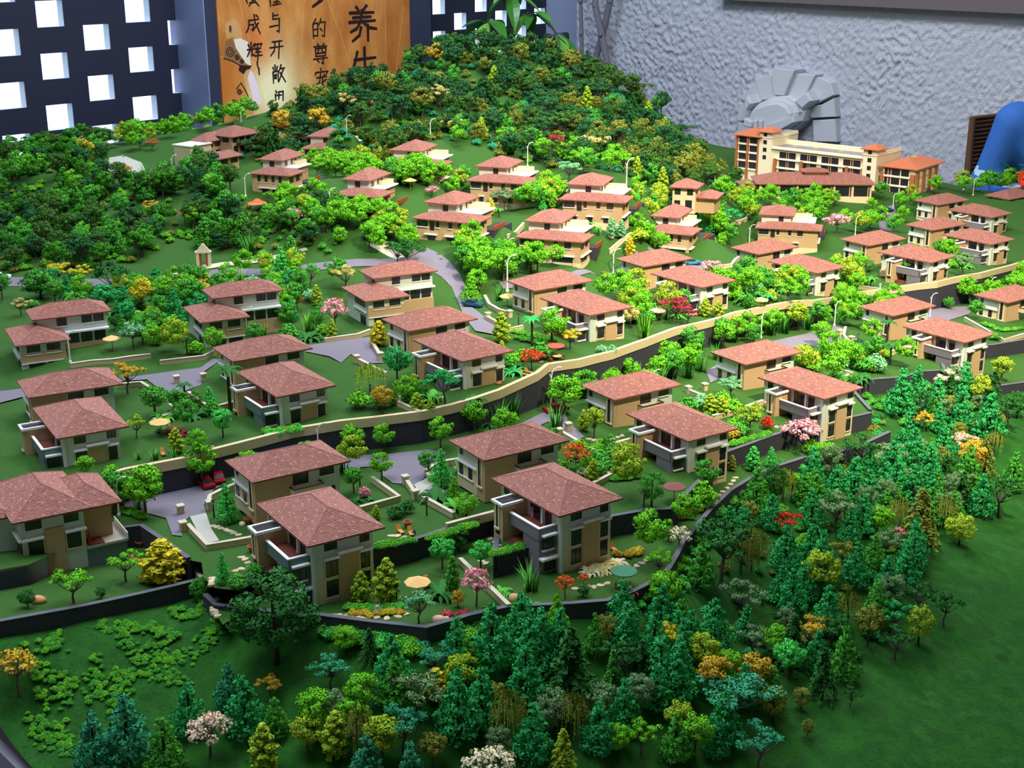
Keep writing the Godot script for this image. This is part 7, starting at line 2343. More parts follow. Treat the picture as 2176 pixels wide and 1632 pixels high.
func plants_all():
	kind("bamboo","bright")
	by(1,34,[504,-3115,5014])
	by(3,38,[598,-3980,5513])
	kind("bamboo","green")
	by(2,34,[526,-2979,5411])
	kind("bamboo","sand")
	by(1,46,[506,-3848,5715,558,-3935,6313])
	kind("banana","cone")
	by(2,34,[562,-3054,4012,581,-3035,4412])
	kind("banana","green")
	by(3,37,[907,-3403,5112])
	by(0,44,[-33,-3474,4110])
	by(2,45,[191,-3334,4212,211,-3311,3511])
	kind("blossom","burg")
	by(0,48,[122,-3928,8009])
	kind("blossom","cream")
	by(0,2,[-24,-1318,6611])
	by(0,17,[239,-1810,3812])
	kind("blossom","gold")
	by(3,0,[-574,-1417,6410])
	kind("blossom","mint")
	by(2,25,[-720,-2525,6111])
	kind("blossom","orange")
	by(3,3,[68,-1602,3709])
	by(3,4,[94,-1645,2110])
	by(1,18,[100,-2039,5311])
	by(1,24,[-460,-2869,3712])
	kind("blossom","peach")
	by(2,0,[-341,-1351,6210])
	kind("blossom","pink")
	by(1,2,[-45,-1575,5809])
	by(3,7,[621,-2036,3010])
	by(0,34,[311,-2799,3010])
	by(3,34,[263,-2980,3310])
	by(2,41,[-203,-3489,3413])
	by(3,41,[-533,-3357,5913])
	by(3,42,[-849,-3551,5010])
	by(0,57,[-295,-3563,4510])
	by(3,67,[101,-3488,4110])
	kind("blossom","red")
	by(3,20,[36,-2376,4413])
	by(0,40,[-496,-4068,4413])
	kind("blossom","rose")
	by(3,10,[515,-2304,6813])
	by(0,27,[-358,-2690,7909])
	by(2,36,[474,-3205,3917])
	by(2,38,[963,-4041,6815])
	kind("broadleaf","bright")
	by(0,2,[-172,-1403,5810,-181,-1374,5210])
	by(3,2,[-226,-1380,6110])
	by(0,3,[217,-1422,5610])
	by(2,3,[275,-1557,5010])
	by(2,4,[200,-1638,6110])
	by(2,5,[448,-1927,4610])
	by(1,6,[357,-1670,5410])
	by(3,9,[676,-2899,6010])
	by(0,10,[465,-2131,4810])
	by(3,10,[546,-2245,6110])
	by(1,12,[-702,-1834,4810,-616,-1882,4210,-533,-1853,7810,-575,-1888,5310])
	by(0,13,[-629,-1898,3910])
	by(2,13,[-485,-1991,4610])
	by(1,14,[-401,-1974,5910,-317,-2016,5810,-201,-1982,4710])
	by(3,14,[-478,-1979,7010])
	by(1,18,[-117,-2118,5710,-13,-2155,5910])
	by(1,19,[184,-2420,5610,256,-2456,5410])
	by(0,20,[93,-2313,7013])
	by(1,21,[447,-2804,6110])
	by(3,21,[346,-2596,6010])
	by(3,22,[653,-3046,5810])
	by(2,28,[-261,-2113,5210,-209,-2114,5010])
	by(0,31,[-63,-2194,5810])
	by(2,32,[140,-2425,5210])
	by(2,33,[279,-2549,5310,306,-2651,5410,290,-2558,5110])
	by(0,34,[487,-2872,5810])
	by(2,34,[514,-2924,5910])
	by(1,35,[-76,-2959,5810,-19,-3030,7610,-66,-3007,9710])
	by(0,39,[-17,-3169,6210,-70,-3110,6210,-74,-3095,6110,-31,-3080,5910,-88,-3038,6310])
	by(3,39,[-243,-3207,6010,-285,-3245,6510,-304,-3238,6410])
	by(0,41,[-361,-3307,6410,-415,-3311,6410,-320,-3292,6910,-292,-3293,6310,-417,-3293,6510,-443,-3273,6510,-336,-3196,6310])
	by(3,41,[-492,-3358,6210])
	by(0,42,[-571,-3422,6210])
	by(2,42,[-579,-3537,7010,-589,-3509,6510])
	by(2,44,[190,-3716,6910])
	by(0,45,[36,-3181,6310,44,-3115,6510,58,-3099,6610,-11,-3131,6610])
	by(3,46,[288,-3872,7110])
	by(0,48,[178,-3935,7110,87,-3864,7510,138,-3833,6810])
	kind("broadleaf","cone")
	by(0,23,[-1024,-2999,6010])
	by(1,24,[-624,-2807,6510,-656,-2794,5710])
	by(1,25,[-782,-2708,5410,-855,-2824,6313])
	by(3,27,[-486,-2980,5810])
	by(3,31,[-202,-2319,6910])
	kind("broadleaf","gold")
	by(2,3,[253,-1520,6110])
	by(3,6,[306,-1550,6410])
	by(2,10,[840,-2356,7310])
	by(2,28,[-216,-2171,5010])
	by(1,40,[-605,-4364,9311])
	by(3,48,[-177,-4151,8011])
	by(3,51,[-259,-4876,8611])
	by(1,52,[-726,-4399,9111])
	by(1,55,[-1268,-4107,7610])
	kind("broadleaf","green")
	by(1,12,[-714,-1825,3810,-744,-1825,4110,-758,-1836,5110,-585,-1870,6710])
	by(1,14,[-239,-1934,4111])
	by(3,18,[-130,-1999,4210])
	by(3,21,[313,-2561,6210])
	by(3,22,[714,-3114,5910])
	by(0,23,[-728,-3029,6110,-701,-3010,6210,-827,-2944,6010,-780,-2906,6210,-985,-2889,5910])
	by(1,23,[-908,-3341,7110])
	by(0,24,[-503,-2591,5010])
	by(1,24,[-487,-2857,6010,-512,-2897,6510,-525,-2918,6210,-641,-2946,6310])
	by(3,24,[-701,-2610,6410,-726,-2738,6310])
	by(2,25,[-713,-2565,6110])
	by(3,28,[-558,-2185,4510])
	by(2,29,[-595,-2173,5313])
	by(0,34,[449,-2843,6110])
	by(0,39,[-29,-3137,6110,-110,-3064,6510])
	by(0,41,[-458,-3281,6710,-488,-3258,6010])
	by(3,41,[-538,-3335,6010])
	by(3,42,[-741,-3566,7910])
	by(0,45,[12,-3081,5810])
	by(2,47,[-435,-4618,8110])
	by(0,48,[61,-3976,7210])
	by(0,51,[163,-4629,9310])
	by(0,54,[-1119,-2944,6110])
	by(2,54,[-1055,-3320,7610,-999,-3388,6210])
	by(0,55,[-944,-3764,7710,-1114,-3641,7510])
	by(2,55,[-894,-3831,7310,-883,-3794,6810])
	by(3,55,[-1433,-4013,8010])
	kind("broadleaf","leaf")
	by(1,23,[-915,-3315,7510])
	by(3,23,[-977,-3215,6710])
	by(1,26,[-693,-3374,7210,-728,-3398,6210,-573,-3367,6610])
	by(0,41,[-424,-3280,6010])
	by(3,41,[-549,-3378,7010])
	by(1,42,[-780,-3675,6810])
	by(3,42,[-764,-3553,6610])
	by(0,43,[-1406,-4203,8110])
	by(1,43,[-1407,-4566,8110])
	by(3,43,[-1387,-4348,8110,-1575,-4346,7710])
	by(0,54,[-1069,-3175,8110])
	by(1,54,[-1224,-3405,6710,-1109,-3520,6510,-1203,-3612,8210,-1365,-3594,8110,-1306,-3641,7910])
	by(2,54,[-1043,-3304,6810])
	by(0,55,[-1104,-3734,7910,-1012,-3689,6710,-938,-3693,7610])
	by(3,55,[-1420,-3921,8110])
	kind("broadleaf","lime")
	by(0,2,[-146,-1343,6210,-231,-1355,5210])
	by(2,2,[-59,-1437,5610])
	by(0,3,[200,-1443,4910])
	by(2,3,[242,-1558,5910])
	by(2,5,[453,-1835,7510])
	by(0,9,[963,-2699,6710])
	by(2,9,[1060,-2849,5811])
	by(0,11,[182,-2061,5211])
	by(3,11,[139,-2200,5609])
	by(0,23,[-851,-2934,6110])
	by(0,39,[-112,-3117,6710])
	by(0,41,[-312,-3252,6110])
	by(3,41,[-513,-3391,6710])
	kind("broadleaf","moss")
	by(1,23,[-920,-3389,7610])
	by(1,26,[-635,-3324,7010])
	by(3,38,[600,-4197,7510])
	by(0,40,[-470,-4082,7310,-335,-4061,9310])
	by(1,40,[-471,-4341,8810])
	by(3,41,[-513,-3470,6810])
	by(1,42,[-751,-3672,7710])
	by(3,42,[-826,-3531,7510])
	by(0,43,[-1386,-4243,8210])
	by(3,43,[-1306,-4353,8210,-1494,-4457,7910,-1519,-4197,8010])
	by(1,46,[385,-3908,8210,419,-3950,7210,444,-3959,7310,525,-4010,7310])
	by(0,47,[-530,-4448,8310])
	by(0,48,[7,-3911,6910,240,-3931,9410])
	by(1,48,[66,-4202,7410,-134,-4343,8710,-54,-4466,7710])
	by(2,48,[341,-4006,8210])
	by(0,49,[339,-4916,9610,290,-4913,9810,367,-4888,9110])
	by(2,49,[417,-4909,9610])
	by(0,50,[602,-4469,9410])
	by(1,50,[617,-4814,8510])
	by(0,51,[63,-4927,9510,129,-4819,8910,138,-4611,9110,35,-4527,9810,-83,-4494,8510])
	by(2,52,[-759,-4285,9810])
	by(0,54,[-1174,-3190,6710])
	by(1,54,[-1165,-3375,7210,-1195,-3428,6610,-1116,-3436,7210,-1174,-3450,8110,-1195,-3569,7810])
	by(2,54,[-1108,-3320,6710])
	by(0,55,[-1173,-3839,7010,-1086,-3812,7710,-992,-3703,7710,-958,-3697,7310,-924,-3712,7910])
	by(2,55,[-863,-3809,7810])
	by(3,55,[-1298,-3948,8110])
	kind("broadleaf","olive")
	by(0,2,[-89,-1348,4310])
	by(1,6,[500,-1734,6309])
	by(3,38,[524,-4094,8611,515,-4061,9311])
	by(2,40,[-376,-4299,8011,-282,-4165,9711,-283,-4419,9611])
	by(1,46,[447,-3883,7411,489,-4029,7811])
	by(2,47,[-405,-4536,9611,-250,-4554,8511,-241,-4583,8811])
	by(3,47,[-628,-4540,9211])
	by(1,48,[147,-4379,8011])
	by(2,48,[240,-4026,7911,312,-4134,8511,436,-4135,7811])
	by(3,49,[207,-4883,9411,201,-4858,8311])
	by(0,50,[567,-4323,8911])
	by(3,50,[477,-4477,8411])
	by(0,51,[31,-4818,8811])
	by(2,51,[134,-4980,8511])
	kind("broadleaf","pine")
	by(3,38,[497,-4218,7610])
	by(1,40,[-642,-4349,9110,-343,-4383,9310])
	by(2,40,[-346,-4250,8610,-260,-4225,7810])
	by(3,40,[-669,-4184,9010])
	by(3,43,[-1387,-4374,8210])
	by(1,46,[419,-3849,7910,487,-3870,8010,460,-3941,7010])
	by(0,47,[-486,-4429,9010])
	by(1,47,[-515,-4680,9410])
	by(2,47,[-299,-4484,8310,-283,-4465,9210,-257,-4529,9510,-160,-4510,8110])
	by(0,48,[191,-3806,8410])
	by(1,48,[216,-4147,7310,82,-4362,8810,178,-4457,8310])
	by(2,48,[211,-4076,7410])
	by(3,48,[-55,-4086,8310,-171,-4066,9110])
	by(2,49,[532,-4991,8710])
	by(0,50,[473,-4302,9110])
	by(3,50,[546,-4548,8210,449,-4562,9310])
	by(0,51,[107,-4765,8010,-99,-4786,8410,5,-4717,8110])
	by(2,51,[95,-4921,8310])
	by(3,51,[-186,-4815,9310,-233,-4888,8910,-199,-4797,8910,-250,-4963,9610])
	by(0,54,[-1148,-3268,7010])
	by(3,54,[-1262,-3359,7010])
	by(0,55,[-1130,-3786,6810])
	by(3,55,[-1246,-3983,8210,-1374,-4057,7410])
	kind("broadleaf","sand")
	by(2,33,[240,-2693,5110])
	kind("broadleaf","spring")
	by(1,6,[367,-1621,5910])
	by(3,16,[-42,-1696,4310,-94,-1700,4610])
	by(0,28,[-462,-2076,5010])
	kind("broadleaf","yellow")
	by(3,24,[-785,-2844,7210])
	kind("bush","bright")
	by(3,2,[-202,-1497,3712])
	by(0,3,[123,-1399,4310])
	by(1,14,[-286,-2016,4411])
	by(3,16,[-66,-1826,3714])
	by(3,21,[368,-2686,4811])
	by(1,22,[795,-3208,4311,922,-3286,4611])
	by(3,22,[733,-3128,4911])
	by(2,32,[189,-2477,4611])
	by(0,34,[360,-2867,2110])
	by(2,34,[545,-2976,4811,570,-3068,3310])
	by(3,34,[275,-2976,3110,259,-2942,3210])
	by(0,37,[967,-3350,3411])
	by(3,37,[896,-3416,2210])
	by(1,38,[739,-4288,5111])
	by(0,39,[-21,-3068,4311])
	by(0,40,[-470,-4036,4911])
	by(0,41,[-406,-3216,4611])
	by(1,41,[-273,-3529,3010])
	by(0,42,[-594,-3454,4311])
	by(2,42,[-589,-3578,5111,-569,-3520,4711])
	by(1,43,[-1186,-4759,4511])
	by(0,44,[84,-3551,3910,77,-3532,3410,104,-3545,2610])
	by(0,45,[-2,-3059,4111])
	by(2,46,[589,-3813,3510])
	by(1,53,[-1188,-4919,6211])
	by(1,56,[-487,-3817,4111])
	by(2,56,[-438,-3709,4211])
	by(0,57,[-217,-3535,4811])
	by(1,58,[319,-3551,3510])
	by(0,59,[676,-3259,3210,647,-3233,2310])
	by(1,60,[1112,-4244,5011])
	by(0,61,[1055,-4496,5611,971,-4301,5211])
	by(1,62,[1603,-4775,5011,1687,-4869,4711])
	by(1,63,[1222,-3463,4411])
	by(3,67,[102,-3475,3010,103,-3508,3510,110,-3528,3010])
	kind("bush","dark")
	by(1,1,[-523,-1586,1712])
	by(2,1,[-287,-1494,12412])
	by(3,1,[-602,-1547,2612])
	by(1,3,[92,-1610,1913])
	by(0,9,[1033,-2670,6110])
	by(2,11,[430,-2104,7009])
	by(0,23,[-709,-2983,4112,-980,-2996,5111,-1032,-2941,6817])
	by(1,24,[-644,-2916,4011,-747,-2853,5111])
	by(1,25,[-795,-2678,3511])
	by(3,27,[-478,-3001,3711])
	kind("bush","gold")
	by(1,2,[-68,-1572,2510])
	kind("bush","green")
	by(1,1,[-408,-1628,3311])
	by(3,9,[772,-2840,3510,730,-2795,3210])
	by(1,11,[352,-2280,2810])
	by(3,11,[161,-2150,3210])
	by(1,12,[-722,-1819,4211,-708,-1845,3011,-737,-1841,3411])
	by(1,14,[-395,-1989,3711])
	by(3,16,[-74,-1766,4010])
	by(0,17,[209,-1910,5710,227,-1838,2610])
	by(1,18,[-18,-2049,3210])
	by(2,18,[98,-1984,3510])
	by(0,20,[75,-2374,3411])
	by(2,21,[679,-2618,2910])
	by(3,21,[366,-2645,3811,322,-2671,5011])
	by(1,22,[830,-3209,4711,892,-3268,3611])
	by(3,22,[772,-3138,4411])
	by(2,24,[-399,-2719,4310])
	by(1,25,[-873,-2739,4110])
	by(3,27,[-400,-2792,4010,-464,-2953,6610])
	by(3,28,[-530,-2184,2110,-535,-2219,3210])
	by(0,31,[-154,-2233,3810,-182,-2227,2710])
	by(0,34,[349,-2890,3310,472,-2872,3511,524,-2878,4811])
	by(2,34,[572,-3146,2310])
	by(0,37,[1107,-3396,3412])
	by(1,37,[936,-3542,3810])
	by(0,59,[657,-3271,2110])
	by(2,59,[881,-3330,4211])
	by(1,63,[1300,-3518,4611])
	by(0,64,[1228,-3711,3410,1192,-3635,2410])
	by(2,64,[1449,-3789,4311,1443,-3711,3911])
	by(2,65,[1095,-3644,2110])
	kind("bush","grey")
	by(0,2,[-15,-1367,4310])
	by(2,2,[39,-1406,5310,51,-1419,5310])
	by(3,2,[-207,-1392,5110])
	by(0,3,[153,-1463,5410])
	by(1,6,[385,-1739,4110])
	by(0,7,[558,-1831,6010])
	by(3,7,[587,-2055,5210])
	by(0,9,[951,-2675,3610,854,-2584,5110])
	by(0,10,[548,-2216,7308,675,-2201,5910,625,-2144,5910,586,-2110,5709])
	by(2,10,[768,-2239,5010,755,-2184,4510,752,-2374,4410,834,-2373,4110])
	kind("bush","lime")
	by(1,6,[578,-1752,6409])
	by(1,7,[732,-2069,5712])
	by(3,24,[-721,-2669,5710])
	kind("bush","olive")
	by(2,2,[-21,-1420,4410])
	by(0,3,[118,-1546,4310])
	by(2,4,[283,-1648,3910])
	by(1,5,[373,-2007,4410])
	by(3,6,[371,-1554,3410,369,-1504,2310,327,-1514,5409])
	by(2,8,[860,-2497,4210])
	by(0,9,[964,-2759,4510,909,-2619,4210,869,-2607,5110,950,-2562,5810])
	by(0,10,[563,-2193,4810])
	by(2,10,[771,-2330,5610])
	by(1,46,[336,-3903,7811])
	by(1,47,[-551,-4706,6311,-472,-4820,5511])
	by(1,48,[134,-4078,5311,11,-4210,6411,195,-4230,6311,324,-4232,7511,-105,-4408,5611])
	by(3,48,[-98,-3969,6011])
	by(0,49,[193,-4577,6211])
	by(2,49,[432,-4975,5011])
	by(3,49,[208,-4938,6811])
	by(0,50,[631,-4449,6911,536,-4384,5511,628,-4301,7011,406,-4373,7611])
	by(1,50,[603,-4774,5411,666,-4861,6911])
	by(3,50,[269,-4546,5911])
	by(0,51,[99,-4669,7611])
	by(3,51,[-68,-4859,5811])
	kind("bush","pine")
	by(1,26,[-718,-3359,4912])
	by(3,41,[-474,-3396,6412])
	by(0,42,[-697,-3491,6312,-772,-3450,5212,-739,-3416,4712])
	by(1,42,[-814,-3692,5612])
	by(3,42,[-781,-3522,5112,-831,-3684,4712])
	by(3,43,[-1347,-4342,6312,-1487,-4282,5112,-1506,-4339,6012,-1587,-4651,5812])
	by(1,54,[-1230,-3531,5812])
	by(2,54,[-1030,-3357,5812])
	by(1,55,[-1225,-4137,5412])
	by(3,56,[-869,-3774,5812])
	kind("conifer","bright")
	by(3,3,[56,-1550,5808])
	by(3,18,[-86,-1897,3909])
	by(2,27,[-89,-2880,6810])
	kind("conifer","cone")
	by(0,1,[-371,-1391,6710,-307,-1388,7810])
	by(0,2,[-141,-1436,7910,-35,-1405,7610,-61,-1385,9210])
	by(2,2,[-66,-1473,7010,-24,-1482,8911,16,-1445,7610,21,-1484,8010,23,-1372,7610])
	by(0,3,[143,-1539,7510,59,-1518,6910,183,-1507,7510,36,-1510,7110,175,-1475,6610,201,-1492,7410,133,-1438,6610,101,-1399,6810,255,-1450,7410,244,-1430,5509])
	by(2,3,[141,-1578,7010,178,-1543,7210,212,-1581,5810,216,-1562,6310,208,-1523,7010])
	by(3,3,[12,-1525,7611])
	by(0,4,[194,-1607,6610])
	by(2,4,[213,-1656,5910,230,-1585,6410,266,-1623,7910,323,-1704,5510])
	by(0,5,[391,-1814,5510,425,-1822,6111,401,-1782,7610])
	by(2,5,[328,-1913,7010,352,-1921,6810,352,-1952,5510,410,-1887,7610,409,-2005,6410,450,-1908,6910,462,-1879,8310,478,-2030,7310,515,-1881,7410])
	by(1,6,[412,-1659,6510,447,-1756,7710])
	by(3,6,[291,-1530,6210])
	by(1,7,[812,-2208,7910])
	by(3,7,[634,-1985,7510,622,-1951,6910,604,-1925,5310,595,-1894,7110,564,-2042,7410,535,-2008,5910,555,-1854,7210])
	by(2,8,[761,-2559,10110,827,-2525,5910])
	by(0,9,[935,-2715,8610,957,-2616,6510,816,-2644,8409,844,-2600,8110,887,-2575,8310,930,-2537,10110])
	by(0,10,[655,-2188,8410,576,-2158,8410,676,-2162,8810,508,-2174,8210,594,-2131,7610,538,-2122,8310])
	by(1,10,[729,-2393,7310])
	by(2,10,[630,-2274,5210,661,-2237,9110,740,-2281,7810,715,-2181,6910,746,-2261,5410,730,-2349,7310,756,-2312,5410,798,-2394,7310])
	by(0,23,[-980,-2958,5110])
	by(1,24,[-460,-2784,5210,-714,-2913,4610])
	by(3,24,[-695,-2752,7810])
	by(1,25,[-811,-2797,6910])
	by(2,25,[-731,-2638,4810])
	kind("conifer","green")
	by(2,0,[-385,-1326,7110])
	by(2,1,[-272,-1385,5310])
	by(0,2,[-135,-1410,7410])
	by(2,2,[-52,-1459,5810])
	by(0,3,[102,-1528,6008,192,-1408,6410])
	by(1,4,[266,-1761,7210])
	by(2,4,[218,-1600,6110])
	by(1,6,[445,-1646,8009,523,-1785,7610])
	by(3,6,[329,-1545,6010])
	by(1,7,[698,-2123,7110,747,-2155,6010])
	by(3,7,[558,-1939,5710])
	by(2,8,[834,-2574,5310])
	by(0,10,[646,-2150,5510,622,-2120,5310,502,-2143,5310,502,-2121,6710,483,-2113,6110])
	by(2,10,[739,-2231,5510,766,-2362,5210,816,-2297,8310,815,-2325,5710,916,-2347,7410])
	by(2,11,[395,-2067,7810])
	by(1,25,[-771,-2638,4609])
	by(1,26,[-662,-3359,8610])
	by(2,26,[-518,-3179,6812])
	by(0,42,[-622,-3438,6710,-773,-3415,8710])
	by(3,42,[-794,-3657,7210])
	by(3,43,[-1493,-4265,6310,-1618,-4469,8810])
	by(0,52,[-944,-4137,8210])
	by(2,54,[-1038,-3253,6810,-977,-3349,8710])
	by(0,55,[-1176,-3705,7410,-981,-3686,8310])
	by(3,55,[-1248,-3834,8110])
	kind("conifer","pine")
	by(1,46,[439,-3844,7410])
	by(0,47,[-548,-4480,7410])
	by(1,47,[-468,-4706,9410,-599,-4759,9410])
	by(2,47,[-362,-4558,10310])
	by(0,48,[57,-3911,8310])
	by(1,48,[-84,-4442,11110,-96,-4462,10110])
	by(2,48,[268,-3939,8710])
	by(1,49,[269,-5063,10410])
	by(1,50,[605,-4736,10310])
	by(3,50,[374,-4435,9410])
	by(0,51,[9,-4830,7510,-38,-4604,9410])
	by(2,51,[152,-4885,9910])
	kind("conifer","spring")
	by(1,1,[-364,-1578,4607])
	by(3,10,[445,-2215,3810])
	by(3,14,[-406,-1814,6408])
	by(3,18,[-108,-1953,6608])
	by(2,26,[-522,-3059,8709])
	by(3,28,[-517,-2235,3412])
	by(2,34,[475,-3072,3809])
	by(0,46,[378,-3627,6009])
	by(1,46,[562,-3837,5110])
	by(2,46,[521,-3755,5310])
	by(0,57,[-272,-3561,3809])
	by(1,58,[325,-3560,5109])
	by(0,59,[674,-3178,4909])
	by(1,59,[817,-3442,3109])
	by(3,67,[79,-3475,3909])
	kind("conifer","teal")
	by(0,0,[-460,-1319,7610])
	by(2,0,[-428,-1336,9310])
	by(2,1,[-334,-1435,5710])
	by(0,2,[-113,-1321,5610,-160,-1322,6010])
	kind("cypress","cone")
	by(0,23,[-792,-3000,6016])
	kind("cypress","green")
	by(1,2,[-76,-1604,5909])
	kind("cypress","lime")
	by(0,1,[-276,-1331,6215])
	by(0,2,[-198,-1350,6215])
	by(3,8,[441,-2363,3814,407,-2363,2614])
	by(3,9,[730,-2884,2514,720,-2812,3014,696,-2816,3614])
	by(1,11,[363,-2249,2514])
	by(2,13,[-522,-2011,4216])
	by(2,14,[-194,-1817,2316])
	by(0,15,[-192,-1589,4515])
	by(2,15,[-159,-1585,6415])
	by(3,17,[125,-1993,4114])
	by(0,19,[123,-2234,3914])
	by(2,19,[360,-2379,4018,378,-2373,4018])
	by(3,20,[-19,-2425,4114])
	by(1,21,[631,-2731,2714,669,-2800,3414])
	by(0,23,[-679,-3000,4914])
	by(1,24,[-582,-2776,3514])
	by(2,24,[-354,-2620,4314])
	by(3,24,[-714,-2638,3114,-687,-2574,3814])
	by(3,27,[-421,-2892,4814])
	by(2,30,[-21,-2548,6215])
	by(0,31,[-168,-2243,4314,-199,-2206,3014,-158,-2173,3518,-135,-2166,2618])
	by(0,34,[419,-2899,4218,446,-2893,4018,308,-2887,3414])
	by(2,34,[493,-3083,3114,518,-3062,3314])
	by(3,37,[869,-3500,4714])
	by(0,40,[-388,-4084,7013])
	by(3,46,[413,-3788,7513,341,-3762,6613])
	by(3,48,[-88,-3993,7013])
	by(0,49,[466,-4778,8113])
	by(1,50,[518,-4737,8213])
	by(3,50,[242,-4531,8213])
	by(0,51,[-59,-4636,8113])
	by(0,59,[625,-3239,3114,639,-3216,4314,612,-3178,3014])
	by(1,59,[817,-3472,3414])
	by(3,64,[1195,-3744,3014])
	by(2,65,[1089,-3603,4314,1114,-3746,4214])
	kind("cypress","mint")
	by(1,36,[264,-3287,4515])
	by(2,45,[241,-3293,5015])
	kind("cypress","olive")
	by(2,11,[373,-2184,2916])
	kind("cypress","spring")
	by(2,11,[410,-2191,4516])
	kind("cypress","yellow")
	by(1,1,[-459,-1653,6226])
	by(0,2,[-90,-1429,4122])
	by(3,30,[-254,-2539,5119])
	by(1,36,[282,-3252,5213])
	by(0,44,[-54,-3509,4614])
	kind("fern","burg")
	by(1,2,[-71,-1526,1412,-80,-1546,1810,-60,-1549,1810])
	by(2,3,[165,-1559,1412])
	by(0,4,[155,-1627,1812])
	kind("fern","cone")
	by(3,20,[2,-2359,3214])
	kind("fern","dark")
	by(1,2,[-91,-1602,4710])
	by(3,8,[430,-2379,3311,417,-2377,2511])
	by(3,9,[774,-2936,3011,711,-2818,2911,689,-2842,3811])
	by(3,10,[467,-2236,2410])
	by(2,14,[-230,-1889,2110,-210,-1896,1710])
	by(1,17,[143,-2054,2411])
	by(1,18,[63,-2057,3511])
	by(3,18,[-112,-1894,4411])
	by(2,19,[323,-2415,2810,338,-2429,3012])
	by(3,20,[5,-2386,3311])
	by(1,21,[688,-2788,4311])
	by(2,21,[596,-2615,3811,646,-2647,2412,697,-2647,3311,683,-2698,2711,705,-2662,4011])
	by(0,22,[772,-2967,2610])
	by(1,24,[-528,-2857,4511])
	by(2,24,[-401,-2628,5011])
	by(3,24,[-808,-2861,5311])
	by(1,25,[-842,-2788,5311])
	by(3,28,[-532,-2168,4011])
	by(0,31,[-37,-2225,2713,-67,-2209,3214])
	by(1,33,[197,-2732,3911])
	by(0,34,[288,-2876,4311,292,-2859,3811])
	by(2,34,[504,-2959,2615,520,-3033,4211,548,-3081,4211])
	by(2,35,[243,-2801,3411])
	by(1,37,[1073,-3558,3211])
	by(0,59,[623,-3146,3511])
	by(1,59,[845,-3484,2711])
	by(3,64,[1158,-3721,3511,1140,-3743,3411])
	by(0,65,[897,-3564,3011])
	by(2,65,[1113,-3648,3711])
	kind("fern","green")
	by(3,3,[-12,-1614,2511])
	by(1,11,[332,-2268,3911])
	by(3,11,[132,-2122,3411,109,-2094,3511])
	by(3,17,[126,-1965,1910])
	by(0,18,[-81,-1857,3911])
	by(1,18,[87,-2030,1612])
	by(1,21,[643,-2738,3311])
	by(2,21,[614,-2625,3012])
	by(0,23,[-824,-2910,3911,-943,-2917,6112])
	by(1,24,[-626,-2912,4011])
	by(3,24,[-765,-2850,3511])
	by(1,25,[-739,-2658,3911,-954,-2689,3511,-1029,-2881,3111])
	by(2,29,[-575,-2157,4211])
	by(0,31,[-138,-2226,4411])
	by(0,34,[356,-2847,3511])
	by(3,37,[891,-3458,3211])
	by(0,64,[1195,-3687,4711,1200,-3647,4111,1212,-3623,4311])
	by(3,64,[1157,-3775,4111,1174,-3717,3011,1148,-3768,3911])
	by(2,65,[1149,-3681,4111])
	kind("fir","dark")
	by(3,2,[-171,-1480,4510])
	by(0,3,[161,-1512,5510,70,-1459,9912])
	by(2,5,[350,-1968,5410])
	by(1,6,[405,-1590,7609,377,-1655,8410])
	by(0,9,[992,-2701,8210,878,-2629,8410])
	by(2,10,[706,-2251,6210,775,-2301,5410,781,-2218,7010])
	by(3,47,[-674,-4503,10110])
	by(1,48,[257,-4179,7210,-16,-4267,7610,304,-4311,7710])
	by(3,48,[-169,-4181,10910])
	by(0,49,[412,-4770,8110])
	by(3,50,[378,-4499,10210])
	by(0,51,[99,-4871,8610])
	by(2,52,[-738,-4244,8910,-721,-4261,9910])
	kind("fir","green")
	by(0,3,[123,-1486,5609])
	kind("fir","lime")
	by(2,2,[58,-1362,5910])
	kind("fir","olive")
	by(3,7,[654,-2037,10211])
	by(2,10,[877,-2389,6910])
	kind("palm","cone")
	by(1,32,[38,-2523,6910,76,-2544,6510])
	kind("palm","dark")
	by(3,9,[843,-2984,6610,801,-2802,6010])
	by(0,24,[-620,-2527,4109])
	by(3,28,[-475,-2202,9209,-552,-2211,5510])
	kind("reed","bright")
	by(1,24,[-618,-2785,6313,-509,-2810,4813,-548,-2848,4713,-646,-2860,5313])
	by(2,24,[-498,-2661,4313,-414,-2706,5313])
	by(3,24,[-723,-2782,5313])
	by(0,26,[-617,-3054,6613,-587,-3002,4613])
	by(2,33,[260,-2619,7910])
	by(3,34,[249,-2910,4812])
	by(2,35,[258,-2860,4113])
	by(1,36,[356,-3320,3813,316,-3333,4813])
	by(3,37,[878,-3443,4313])
	by(1,41,[-288,-3549,4413,-272,-3544,4013])
	by(2,44,[110,-3558,4713])
	by(0,46,[455,-3631,4813])
	by(1,46,[582,-3867,4613])
	by(1,58,[423,-3593,3713])
	by(0,59,[708,-3222,3113])
	by(3,67,[114,-3493,3713])
	kind("reed","green")
	by(3,3,[23,-1623,5112])
	by(3,8,[446,-2387,2613,410,-2332,3813])
	by(3,9,[746,-2910,2513])
	by(0,10,[548,-2072,5213])
	by(3,11,[108,-2111,3413])
	by(1,12,[-679,-1847,4912,-741,-1813,5412,-691,-1848,4712,-732,-1830,5012,-724,-1841,5112,-755,-1823,5212,-548,-1871,4212])
	by(0,13,[-607,-1889,4112,-583,-1899,3812])
	by(2,13,[-573,-1981,2312,-548,-1981,2714,-517,-1976,2912])
	by(1,14,[-328,-2012,4313,-269,-2032,5313])
	by(1,18,[-22,-2138,5013])
	by(3,18,[-83,-2007,3813])
	by(1,19,[224,-2450,5113])
	by(0,20,[75,-2231,5913])
	by(1,21,[420,-2723,4513,389,-2769,6013,640,-2778,3813,657,-2805,3913])
